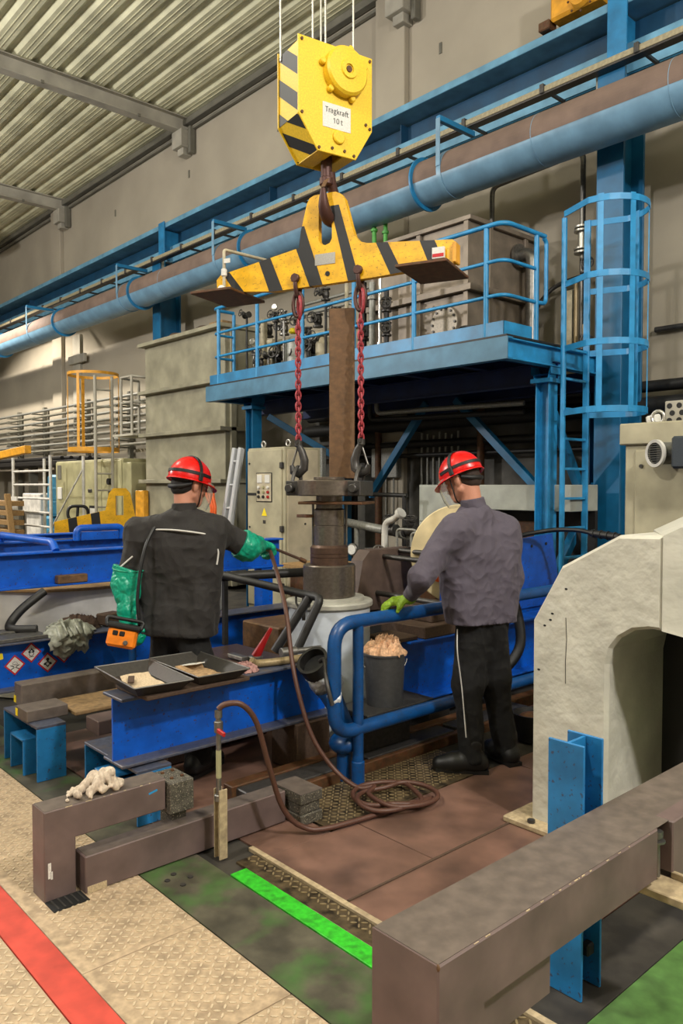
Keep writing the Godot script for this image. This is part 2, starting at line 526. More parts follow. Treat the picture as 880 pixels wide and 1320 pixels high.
# I-section between two points; up is the web's direction
func ibeam(st: SurfaceTool, a: Vector3, b: Vector3, up: Vector3, h: float, w: float, tf: float, tw: float) -> void:
	var z := (b - a).normalized()
	var y := up.normalized()
	var x := y.cross(z).normalized()
	var L := (b - a).length()
	var B := Basis(x, y, z)
	var c := (a + b) * 0.5
	box(st, c + y * (h / 2 - tf / 2), V(w, tf, L), 0.003, B)
	box(st, c - y * (h / 2 - tf / 2), V(w, tf, L), 0.003, B)
	box(st, c, V(tw, h - 2 * tf, L), 0.0, B)

func ibeam_thing(parent: Node3D, a: Vector3, b: Vector3, up: Vector3, h: float, w: float, tf: float, tw: float, m: String, top_m := "") -> void:
	var z := (b - a).normalized()
	var y := up.normalized()
	var x := y.cross(z).normalized()
	var L := (b - a).length()
	var B := Basis(x, y, z)
	var c := (a + b) * 0.5
	for s in [1, -1]:
		var f := S(); box(f, c + y * s * (h / 2 - tf / 2), V(w, tf, L), 0.003, B); putw(f, "flange", top_m if top_m else m, parent)
	var g := S(); box(g, c, V(tw, h - 2 * tf, L), 0.0, B); putw(g, "web", m, parent)

func torus_pts(c: Vector3, u: Vector3, v: Vector3, ru: float, rv: float, n := 16, a0 := 0.0, a1 := TAU) -> Array:
	var o := []
	var full := absf(a1 - a0 - TAU) < 1e-4
	for k in (n if full else n + 1):
		var a := a0 + (a1 - a0) * k / n
		o.append(c + u * cos(a) * ru + v * sin(a) * rv)
	return o

func sphere(st: SurfaceTool, c: Vector3, r: Vector3, B := Basis(), nu := 14, nv := 8) -> void:
	var prev := PackedVector3Array(); var pn := PackedVector3Array()
	for j in nv + 1:
		var th := PI * j / nv
		var P := PackedVector3Array(); var N := PackedVector3Array()
		for i in nu:
			var a := TAU * i / nu
			var d := V(sin(th) * cos(a), cos(th), sin(th) * sin(a))
			P.append(c + B * (d * r)); N.append((B * (d / r)).normalized())
		if j > 0: ring_quads(st, prev, pn, P, N)
		prev = P; pn = N

func text_part(txt: String, size: float, m: String, parent: Node3D, T: Transform3D, font := "Droid Sans") -> MeshInstance3D:
	var t := TextMesh.new()
	var f := SystemFont.new()
	f.font_names = PackedStringArray([font])
	t.font = f
	t.text = txt
	t.font_size = 32
	t.pixel_size = size / 32.0
	t.depth = 0.002
	t.curve_step = 2.0
	var o := MeshInstance3D.new()
	o.mesh = t
	o.material_override = M[m]
	o.name = "lettering"
	parent.add_child(o, true)
	o.global_transform = T
	return o

# ---- smooth-union fields, meshed as surface nets (people, rags, bags) ----
# prims: ["c", a, b, ra, rb]  tapered capsule;  ["e", centre, basis, radii]  ellipsoid
func field_mesh(st: SurfaceTool, prims: Array, cell: float, k: float, cuts := [], folds := 0.0, fold_freq := 9.0, fold_stretch := Vector3(1, 1, 1), color = null) -> void:
	var lo := Vector3(1e9, 1e9, 1e9)
	var hi := -lo
	for p in prims:
		if p[0] == "c":
			for q in 2:
				var rr: float = p[3 + q]
				lo = lo.min(p[1 + q] - Vector3.ONE * rr); hi = hi.max(p[1 + q] + Vector3.ONE * rr)
		else:
			var rm := maxf(p[3].x, maxf(p[3].y, p[3].z))
			lo = lo.min(p[1] - Vector3.ONE * rm); hi = hi.max(p[1] + Vector3.ONE * rm)
	var pad := 3.0 * cell + 1.4 / k
	lo -= Vector3.ONE * pad; hi += Vector3.ONE * pad
	var nx := int((hi.x - lo.x) / cell) + 2
	var ny := int((hi.y - lo.y) / cell) + 2
	var nz := int((hi.z - lo.z) / cell) + 2
	var sx := 1
	var sy := nx
	var sz := nx * ny
	var g := PackedFloat32Array()
	g.resize(nx * ny * nz)
	var marg := 3.0 / k + 2.5 * cell
	for p in prims:
		var a0: Vector3; var b0: Vector3
		var ra := 0.0; var rb := 0.0
		var cap: bool = p[0] == "c"
		var iB := Basis(); var er := Vector3.ONE; var emin := 1.0
		var plo: Vector3; var phi: Vector3
		if cap:
			a0 = p[1]; b0 = p[2]; ra = p[3]; rb = p[4]
			var rm := maxf(ra, rb) + marg
			plo = a0.min(b0) - Vector3.ONE * rm; phi = a0.max(b0) + Vector3.ONE * rm
		else:
			a0 = p[1]; iB = (p[2] as Basis).transposed(); er = p[3]; emin = minf(er.x, minf(er.y, er.z))
			var rm2 := maxf(er.x, maxf(er.y, er.z)) + marg
			plo = a0 - Vector3.ONE * rm2; phi = a0 + Vector3.ONE * rm2
		var i0 := maxi(0, int((plo.x - lo.x) / cell)); var i1 := mini(nx - 1, int((phi.x - lo.x) / cell) + 1)
		var j0 := maxi(0, int((plo.y - lo.y) / cell)); var j1 := mini(ny - 1, int((phi.y - lo.y) / cell) + 1)
		var k0 := maxi(0, int((plo.z - lo.z) / cell)); var k1 := mini(nz - 1, int((phi.z - lo.z) / cell) + 1)
		var ab := b0 - a0
		var l2 := maxf(ab.length_squared(), 1e-9)
		for kk in range(k0, k1 + 1):
			for jj in range(j0, j1 + 1):
				var base := kk * sz + jj * sy
				var py := lo.y + jj * cell
				var pz := lo.z + kk * cell
				for ii in range(i0, i1 + 1):
					var q := Vector3(lo.x + ii * cell, py, pz) - a0
					var d: float
					if cap:
						var t := clampf(q.dot(ab) / l2, 0.0, 1.0)
						d = (q - ab * t).length() - lerpf(ra, rb, t)
					else:
						var e := (iB * q) / er
						var le := e.length()
						d = le * (le - 1.0) / maxf((e / er).length(), 1e-6)
					if d < marg:
						g[base + ii] += exp(-k * d)
	var noise := FastNoiseLite.new()
	noise.seed = 11
	noise.frequency = fold_freq
	noise.fractal_octaves = 3
	noise.fractal_type = FastNoiseLite.FRACTAL_RIDGED
	for kk in nz:
		for jj in ny:
			var base := kk * sz + jj * sy
			for ii in nx:
				var v := g[base + ii]
				var d := 1.0
				if v > 1e-9: d = -log(v) / k
				if absf(d) < 4.0 * cell + folds * 2.0:
					var q := Vector3(lo.x + ii * cell, lo.y + jj * cell, lo.z + kk * cell)
					if folds > 0.0:
						var w := q * fold_stretch
						d += folds * noise.get_noise_3d(w.x, w.y, w.z)
					for c in cuts:
						d = maxf(d, (q - c[0]).dot(c[1]))
				elif d < 0.0 and not cuts.is_empty():
					var q2 := Vector3(lo.x + ii * cell, lo.y + jj * cell, lo.z + kk * cell)
					for c in cuts:
						d = maxf(d, (q2 - c[0]).dot(c[1]))
				g[base + ii] = d
	var vid := PackedInt32Array(); vid.resize(nx * ny * nz); vid.fill(-1)
	var P := PackedVector3Array(); var N := PackedVector3Array()
	var ofs := [0, sx, sy, sx + sy, sz, sx + sz, sy + sz, sx + sy + sz]
	var cor := [V(0,0,0), V(1,0,0), V(0,1,0), V(1,1,0), V(0,0,1), V(1,0,1), V(0,1,1), V(1,1,1)]
	var edges := [[0,1],[2,3],[4,5],[6,7],[0,2],[1,3],[4,6],[5,7],[0,4],[1,5],[2,6],[3,7]]
	var o1 := sx; var o2 := sy; var o3 := sx + sy; var o4 := sz; var o5 := sx + sz; var o6 := sy + sz; var o7 := sx + sy + sz
	for kk in nz - 1:
		for jj in ny - 1:
			for ii in nx - 1:
				var b := kk * sz + jj * sy + ii
				var f0 := g[b]
				if f0 > 3.0 * cell: continue
				var s0 := f0 < 0.0
				if s0 == (g[b + o1] < 0.0) and s0 == (g[b + o2] < 0.0) and s0 == (g[b + o3] < 0.0) and s0 == (g[b + o4] < 0.0) and s0 == (g[b + o5] < 0.0) and s0 == (g[b + o6] < 0.0) and s0 == (g[b + o7] < 0.0): continue
				var acc := Vector3.ZERO
				var cnt := 0
				for e in edges:
					var fa := g[b + ofs[e[0]]]; var fb := g[b + ofs[e[1]]]
					if (fa < 0.0) != (fb < 0.0):
						acc += (cor[e[0]] as Vector3).lerp(cor[e[1]], fa / (fa - fb)); cnt += 1
				acc /= cnt
				vid[b] = P.size()
				P.append(lo + (Vector3(ii, jj, kk) + acc) * cell)
				var gx := g[b + o1] + g[b + o3] + g[b + o5] + g[b + o7] - f0 - g[b + o2] - g[b + o4] - g[b + o6]
				var gy := g[b + o2] + g[b + o3] + g[b + o6] + g[b + o7] - f0 - g[b + o1] - g[b + o4] - g[b + o5]
				var gz := g[b + o4] + g[b + o5] + g[b + o6] + g[b + o7] - f0 - g[b + o1] - g[b + o2] - g[b + o3]
				N.append(Vector3(gx, gy, gz).normalized())
	for kk in range(1, nz - 1):
		for jj in range(1, ny - 1):
			for ii in range(1, nx - 1):
				var b := kk * sz + jj * sy + ii
				if vid[b] < 0: continue
				var f0 := g[b]
				for ax in 3:
					var st1: int = [sx, sy, sz][ax]; var u: int = [sy, sz, sx][ax]; var w: int = [sz, sx, sy][ax]
					var f1 := g[b + st1]
					if (f0 < 0.0) == (f1 < 0.0): continue
					var q0 := vid[b]; var q1 := vid[b - u]; var q2 := vid[b - u - w]; var q3 := vid[b - w]
					if q1 < 0 or q2 < 0 or q3 < 0: continue
					var order := [q0, q1, q2, q0, q2, q3]
					if f0 < 0.0: order = [q0, q2, q1, q0, q3, q2]
					# clockwise fronts
					for t in [0, 3]:
						var A := P[order[t]]; var Bv := P[order[t + 1]]; var Cv := P[order[t + 2]]
						var flip := (Bv - A).cross(Cv - A).dot(N[order[t]] + N[order[t + 1]] + N[order[t + 2]]) > 0.0
						for q in ([t, t + 2, t + 1] if flip else [t, t + 1, t + 2]):
							if color != null: st.set_color(color)
							st.set_normal(N[order[q]]); st.add_vertex(P[order[q]])

# ---------------------------------------------------------------- the hall
func build_hall() -> void:
	var s := S(); box2(s, V(-32, -0.4, -9.5), V(8, -0.012, 11)); struct(s, "floor", "concrete_dark")
	s = S(); box2(s, V(-32, -0.4, -8.4), V(8, 9.2, -8.0)); var wb = struct(s, "wall_back", "plaster")
	for x in [-7.75, -19.4]:
		s = S(); box2(s, V(x - 0.28, 0, -8.0), V(x + 0.28, 8.55, -7.9), 0.01); putw(s, "pilaster", "plaster", wb)
	s = S(); box2(s, V(-9.8, 0, -8.0), V(-4.25, 2.75, -7.985)); putw(s, "shade_band", "shade_grey", wb)  # dark grey band paints the shade under the platform onto the wall
	for c in [[-13.2, 7.55], [-16.3, 7.6], [-10.4, 7.5], [-6.9, 7.35]]:
		s = S(); box(s, V(c[0], c[1], -7.995), V(0.04, 0.14, 0.02)); putw(s, "anchor_plate", "duct_dark", wb)
	s = S(); box2(s, V(-32, -0.4, -9.5), V(-31.6, 9.2, 11)); struct(s, "wall_left", "plaster")
	s = S(); box2(s, V(7.6, -0.4, -9.5), V(8, 9.2, 11)); struct(s, "wall_right", "plaster")
	s = S(); box2(s, V(-32, -0.4, 10.6), V(8, 9.2, 11)); struct(s, "wall_front", "plaster")
	# roof: slab over a trapezoidal deck, one sheet for each rib
	s = S(); box2(s, V(-32, 8.78, -9.5), V(8, 9.2, 11)); var cl = struct(s, "ceiling", "deck_metal")
	var pitch := 0.42
	var prof := [Vector2(0, 8.625), Vector2(0.05, 8.625), Vector2(0.12, 8.56), Vector2(0.35, 8.56), Vector2(0.42, 8.625)]
	var sheet := S()
	for i in 4:
		var a: Vector2 = prof[i]; var b: Vector2 = prof[i + 1]
		var n := Vector3(0, -(b.x - a.x), b.y - a.y).normalized()
		if n.y > 0: n = -n
		quad(sheet, V(-32, a.y, a.x), V(8, a.y, a.x), V(8, b.y, b.x), V(-32, b.y, b.x), n)
		quad(sheet, V(-32, a.y + 0.01, a.x), V(8, a.y + 0.01, a.x), V(8, b.y + 0.01, b.x), V(-32, b.y + 0.01, b.x), -n)
		if i == 2: # two fine grooves pressed into the rib's flat
			for q in [0.2, 0.28]: box(sheet, V(-12, 8.557, q), V(40, 0.006, 0.012))
	var mesh := sheet.commit()
	var z := -8.02
	while z < 10.6:
		var o := MeshInstance3D.new(); o.mesh = mesh; o.material_override = M.deck_metal; o.name = "deck_sheet"
		cl.add_child(o, true); o.position.z = z
		z += pitch
	# roof girders across the hall
	for x in [-24.6, -18.9, -13.2, -7.5, -1.8, 3.9]:
		var g = S(); ibeam(g, V(x, 8.42, -7.98), V(x, 8.42, 10.6), Vector3.UP, 0.28, 0.2, 0.02, 0.014)
		var o2 = struct(g, "trim_%d" % int(100 + x), "girder_grey")
		o2.name = numbered("roof_girder")
		var b := S()
		for q in 6:
			b = S(); box(b, V(x + 0.11, 8.28, -6.9 + q * 1.75), V(0.03, 0.05, 0.05)); putw(b, "bolt_plate", "duct_dark", o2)
		b = S(); box(b, V(x, 8.13, -7.86), V(0.34, 0.32, 0.28), 0.01); box(b, V(x, 7.93, -7.9), V(0.2, 0.16, 0.2), 0.01)
		putw(b, "bearing", "girder_grey", o2)
		b = S(); box(b, V(x + 0.22, 8.1, -7.92), V(0.08, 0.5, 0.12), 0.01); putw(b, "bracket", "duct_dark", o2)
	s = S()
	box2(s, V(-32, 8.42, -7.98), V(8, 8.53, -7.86), 0.01)
	struct(s, "trim_1", "duct_dark")
	s = S(); box2(s, V(-32, 8.30, -7.98), V(8, 8.35, -7.92), 0.005); struct(s, "trim_2", "duct_dark")
	# conduit running down the back wall
	var t := thing("wall_conduit", "thin grey conduit box line running down the far left of the plaster wall", "conduit", V(-18.3, 2.5, -7.9))
	s = S(); box2(s, V(-18.5, 2.8, -8), V(-18.1, 5.2, -7.93)); putw(s, "conduit", "girder_grey", t)
	s = S(); box2(s, V(-18.6, 4.5, -7.93), V(-17.7, 4.7, -7.85), 0.01); putw(s, "junction_box", "girder_grey", t)

func lug_mesh() -> ArrayMesh:
	var s := S()
	prism(s, PackedVector2Array([Vector2(-0.0125, 0), Vector2(-0.006, -0.0035), Vector2(0.006, -0.0035), Vector2(0.0125, 0), Vector2(0.006, 0.0035), Vector2(-0.006, 0.0035)]), 0.0, 0.0022, Transform3D(Basis(Vector3.RIGHT, -PI / 2)))
	return s.commit()

func tread(parent: Node3D, x0: float, x1: float, z0: float, z1: float, m: String, lugm: String, y := 0.0, called := "tread_plate") -> void:
	var s := S(); box2(s, V(x0, y - 0.012, z0), V(x1, y, z1), 0.0015)
	var p := putw(s, called, m, parent)
	if x1 - x0 < 0.02: return
	var pitch := 0.0285
	var nx := int((x1 - x0 - 0.02) / pitch); var nz := int((z1 - z0 - 0.02) / pitch)
	var mm := MultiMesh.new()
	mm.transform_format = MultiMesh.TRANSFORM_3D
	if not TX.has("lug"): TX.lug = lug_mesh()
	mm.mesh = TX.lug
	mm.instance_count = nx * nz
	for i in nx:
		for j in nz:
			var a := PI / 4 if (i + j) % 2 == 0 else -PI / 4
			mm.set_instance_transform(i * nz + j, Transform3D(Basis(Vector3.UP, a), V(x0 + 0.018 + i * pitch, y, z0 + 0.018 + j * pitch)))
	var o := MultiMeshInstance3D.new()
	o.multimesh = mm; o.material_override = M[lugm]; o.name = "tread_lugs"
	o.set_meta("kind", "stuff")
	p.add_child(o, true)

func build_floor() -> void:
	var f: Node3D = get_node("floor")
	# beige tread plates in the foreground, split by the red strip
	var xs := [-8.0, -6.2, -4.95, -3.68, -2.42, -1.885, -0.9, 0.4]
	for i in xs.size() - 1: tread(f, xs[i] + 0.002, xs[i + 1] - 0.002, -1.49, -1.044, "tread_beige", "lug_beige")
	xs = [-8.0, -5.8, -4.4, -3.1, -2.0, -0.9, 0.4]
	for i in xs.size() - 1: tread(f, xs[i] + 0.002, xs[i + 1] - 0.002, -0.918, 0.2, "tread_beige", "lug_beige")
	var s := S(); box2(s, V(-8, -0.012, -1.04), V(0.4, 0.0, -0.922)); putw(s, "red_strip", "red_strip", f)
	# worn green panel, lime strip, dark tread strip, pale edge
	for x in [[-7.0, -4.9], [-4.896, -2.9], [-2.896, -0.6], [-0.596, 0.6]]:
		s = S(); box2(s, V(x[0], -0.012, -1.765), V(x[1], -0.001, -1.495)); putw(s, "painted_panel", "floor_green", f)
	s = S()
	for q in [[-2.80, -1.60], [-2.735, -1.64], [-2.70, -1.585], [-2.77, -1.555]]: cyl(s, V(q[0], -0.001, q[1]), Vector3.UP, 0.012, 0.004, 8)
	putw(s, "bolt_head", "steel_dark", f)
	s = S(); box2(s, V(-2.64, -0.012, -1.85), V(0.6, 0.003, -1.77), 0.002); putw(s, "lime_strip", "lime_paint", f)
	tread(f, -2.72, -0.6, -1.955, -1.854, "tread_steel", "lug_steel", -0.001)
	s = S(); box2(s, V(-2.78, -0.012, -1.985), V(0.6, 0.006, -1.96), 0.002); putw(s, "edge_angle", "pale_edge", f)
	# brown painted plates
	for r in [[-2.66, -2.168, -2.49, -1.99], [-2.66, -2.168, -3.7, -2.496], [-2.162, -1.45, -3.1, -1.99], [-2.162, -1.45, -4.6, -3.106], [-2.66, -2.168, -5.0, -3.706]]:
		s = S(); box2(s, V(r[0], -0.012, r[2]), V(r[1], 0.0, r[3]), 0.001); putw(s, "floor_plate", "floor_brown", f)
	s = S(); box2(s, V(-2.95, -0.012, -2.34), V(-2.665, -0.002, -1.99), 0.001); putw(s, "floor_plate", "floor_brown", f)
	s = S(); box2(s, V(-4.9, -0.012, -3.2), V(-3.2, -0.004, -1.78), 0.001); putw(s, "floor_plate", "floor_brown", f)
	s = S(); rod(s, V(-2.165, 0.002, -1.99), V(-2.165, 0.002, -4.6), 0.006, 6); putw(s, "joint_seal", "wood_dark", f)
	tread(f, -3.07, -2.665, -3.55, -2.35, "tread_steel", "lug_steel", 0.004)
	# green floor right of the big frame
	s = S(); box2(s, V(-1.19, -0.012, -4.6), V(0.6, 0.0, -1.99), 0.001); putw(s, "painted_panel", "floor_green_fresh", f)
	s = S(); box2(s, V(-1.446, -0.012, -4.6), V(-1.194, -0.001, -1.99), 0.001); putw(s, "painted_panel", "concrete_dark", f)  # dark strip lays the shadow beside the big frame in as colour
	# gully of dark rails under the railing
	for z in [-2.6, -3.4, -4.2]:
		s = S(); box(s, V(-3.2, 0.03, z), V(0.16, 0.06, 0.75), 0.005); putw(s, "rail_base", "steel_dark", f)
	s = S(); box2(s, V(-3.34, -0.012, -5.2), V(-3.26, 0.07, -2.2), 0.005); putw(s, "gully_rail", "rust_plate", f)
	s = S(); box2(s, V(-3.14, -0.012, -5.2), V(-3.09, 0.05, -2.3), 0.005); putw(s, "gully_rail", "rust_plate", f)

# ---------------------------------------------------------------- crane runway and ventilation pipe
func build_crane_runway() -> void:
	var t := thing("crane_runway_beam", "long blue crane runway girder running the length of the back wall above the big pipe", "crane girder", V(-12, 5.8, -7.6))
	var s := S(); box2(s, V(-31, 6.41, -7.98), V(7, 6.5, -7.45), 0.006); putw(s, "top_flange", "girder_lit", t)
	s = S(); box2(s, V(-31, 5.85, -7.80), V(7, 6.39, -7.78)); putw(s, "web", "girder_shade", t)  # darker blue stands in for the top flange's shadow on the web
	s = S(); box2(s, V(-31, 5.80, -7.615), V(7, 6.10, -7.60), 0.002); putw(s, "lit_web_strip", "girder_lit", t)  # added strip, its paler blue paints the lit lower web
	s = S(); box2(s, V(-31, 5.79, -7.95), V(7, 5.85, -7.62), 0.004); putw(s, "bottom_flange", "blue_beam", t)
	for x in [-20.5, -13.55, -10.2, -7.3, -0.6]:
		s = S(); box2(s, V(x - 0.008, 5.85, -7.78), V(x + 0.008, 6.39, -7.66)); putw(s, "stiffener", "girder_shade", t)
	s = S(); box2(s, V(-31, 6.5, -7.73), V(7, 6.56, -7.67), 0.01); putw(s, "crane_rail", "steel_dark", t)
	# columns: I-sections, front flange towards the hall
	for c in [[-4.075, "wide blue I-section column behind the caged ladder at right", 0], [-13.25, "blue I-section column behind the grey container at left", 1]] :
		var x: float = c[0]
		var k := thing("steel_column", c[1], "column", V(x, 0, -7.5))
		s = S(); box2(s, V(x - 0.145, 0, -7.33), V(x + 0.145, 5.79, -7.3), 0.003); putw(s, "flange", "blue_column", k)
		s = S(); box2(s, V(x - 0.145, 0, -7.74), V(x + 0.145, 5.79, -7.71), 0.003); putw(s, "flange", "blue_column", k)
		s = S(); box2(s, V(x - 0.012, 0, -7.71), V(x + 0.012, 5.79, -7.33)); putw(s, "web", "blue_column", k)
		s = S(); box2(s, V(x - 0.115, 5.5, -7.445), V(x + 0.095, 6.52, -7.42), 0.003); putw(s, "head_plate", "blue_steel", k)
		s = S(); box2(s, V(x - 0.02, 5.85, -7.78), V(x + 0.0, 6.39, -7.45), 0.003); putw(s, "gusset", "blue_steel", k)
		s = S(); box2(s, V(x - 0.2, 5.5, -7.42), V(x + 0.1, 5.79, -7.36), 0.004); putw(s, "cap_plate", "girder_grey", k)
	# current rail along the girder
	t = thing("conductor_rail", "thin pale conductor rail with clamps hung in front of the blue crane girder", "rail", V(-12, 5.7, -7.2))
	s = S(); box2(s, V(-31, 5.74, -7.22), V(7, 5.80, -7.19), 0.004); putw(s, "rail", "rail_beige", t)
	s = S(); box2(s, V(-31, 5.715, -7.3), V(7, 5.735, -7.19), 0.003); putw(s, "rail_lip", "steel_dark", t)
	var x := -30.0
	while x < 6.0:
		s = S(); box(s, V(x, 5.775, -7.2), V(0.05, 0.1, 0.06), 0.006); box(s, V(x + 0.01, 5.77, -7.4), V(0.03, 0.03, 0.4)); putw(s, "clamp", "steel_dark", t)
		x += 1.05
	# the big pipe
	t = thing("ventilation_pipe", "big pale blue pipe with a dusty top running along the wall under the crane girder", "pipe", V(-12, 5.11, -6.95))
	s = S(); tube(s, [V(-31, 5.11, -6.95), V(7, 5.11, -6.95)], 0.26, 40); putw(s, "pipe", "pipe_blue", t)
	s = S()
	var A := PackedVector3Array(); var prev := V(0, 0, 0); var np := 30
	for i in np:
		var a0 := deg_to_rad(-12.0 + 204.0 * i / np); var a1 := deg_to_rad(-12.0 + 204.0 * (i + 1) / np)
		var p0 := V(0, sin(a0), cos(a0)); var p1 := V(0, sin(a1), cos(a1))
		var c := V(0, 5.11, -6.95)
		for r in [0.262]:
			quad(s, c + p0 * r + V(-31, 0, 0), c + p0 * r + V(7, 0, 0), c + p1 * r + V(7, 0, 0), c + p1 * r + V(-31, 0, 0), (p0 + p1).normalized())
	putw(s, "brown_coat", "pipe_dust", t)
	for xx in [-6.2, -9.65, -13.15, -16.6, -20.4, -2.6]:
		s = S(); lathe(s, [Vector2(0.255, -0.012), Vector2(0.305, -0.012), Vector2(0.305, 0.012), Vector2(0.255, 0.012)], V(xx, 5.11, -6.95), Vector3.RIGHT, 36); putw(s, "support_ring", "blue_steel", t)
	for xx in [-5.8, -10.35, -13.6, -18.1, -2.0]:
		s = S()
		lathe(s, [Vector2(0.258, -0.03), Vector2(0.268, -0.03), Vector2(0.268, 0.03), Vector2(0.258, 0.03)], V(xx, 5.11, -6.95), Vector3.RIGHT, 36)
		putw(s, "strap", "pipe_blue", t)
		s = S(); box2(s, V(xx - 0.03, 5.14, -6.685), V(xx + 0.03, 5.66, -6.675), 0.002); putw(s, "hanger_bar", "pipe_blue", t)
		s = S(); box2(s, V(xx - 0.03, 5.63, -7.3), V(xx + 0.03, 5.69, -6.68), 0.004); putw(s, "hanger_arm", "blue_steel", t)
	for xx in [-4.6, -7.9, -3.2, -12.1]:
		s = S(); tube(s, torus_pts(V(xx, 5.11, -6.95), Vector3.UP, Vector3.BACK, 0.261, 0.261, 40), 0.004, 5, true); putw(s, "weld_seam", "pipe_blue", t)
	# crane travel gear on the girder
	t = thing("crane_travel_motor", "yellow crane travel gearbox with round cover on top of the girder at upper right", "motor", V(-4.45, 6.56, -7.5))
	s = S(); box2(s, V(-4.86, 6.57, -7.75), V(-4.24, 7.1, -7.4), 0.03); putw(s, "housing", "guard_yellow", t)
	s = S(); lathe(s, [Vector2(0, 0.03), Vector2(0.06, 0.05), Vector2(0.1, 0.05), Vector2(0.12, 0)], V(-4.48, 6.68, -7.4), Vector3.BACK, 20); putw(s, "cover", "guard_yellow", t)
	s = S()
	for q in 8: cyl(s, V(-4.48 + 0.15 * cos(q * PI / 4), 6.68 + 0.15 * sin(q * PI / 4), -7.405), Vector3.BACK, 0.012, 0.012, 6)
	putw(s, "bolt", "rust_plate", t)
	s = S(); box2(s, V(-5.0, 6.52, -7.55), V(-4.86, 6.62, -7.4), 0.01); putw(s, "buffer", "rust_plate", t)

# ---------------------------------------------------------------- valve platform, tank, caged ladder
func wheel(c: Vector3, axis: Vector3, r: float, parent: Node3D, m := "steel_dark") -> void:
	var B := frame_of(axis)
	var s := S()
	tube(s, torus_pts(c, B.x, B.z, r, r, 14), r * 0.14, 6, true)
	for q in 4: rod(s, c, c + (B.x * cos(q * PI / 2) + B.z * sin(q * PI / 2)) * r, r * 0.09, 5)
	rod(s, c - axis.normalized() * r * 0.9, c + axis.normalized() * r * 0.2, r * 0.13, 6)
	putw(s, "handwheel", m, parent)

func valve_on(c: Vector3, axis: Vector3, side: Vector3, r: float, parent: Node3D, m := "steel_dark", wm := "steel_dark") -> void:
	var s := S()
	lathe(s, [Vector2(0, -2.2 * r), Vector2(1.7 * r, -2.2 * r), Vector2(1.7 * r, -1.7 * r), Vector2(r, -1.6 * r), Vector2(1.35 * r, -0.6 * r), Vector2(1.35 * r, 0.6 * r), Vector2(r, 1.6 * r), Vector2(1.7 * r, 1.7 * r), Vector2(1.7 * r, 2.2 * r), Vector2(0, 2.2 * r)], c, axis, 14)
	lathe(s, [Vector2(0.9 * r, 0.8 * r), Vector2(0.9 * r, 2.0 * r), Vector2(1.3 * r, 2.0 * r), Vector2(1.3 * r, 2.5 * r), Vector2(0.4 * r, 2.6 * r), Vector2(0.3 * r, 3.6 * r)], c, side, 12)
	putw(s, "valve_body", m, parent)
	wheel(c + side.normalized() * 3.9 * r, side, 1.7 * r, parent, wm)

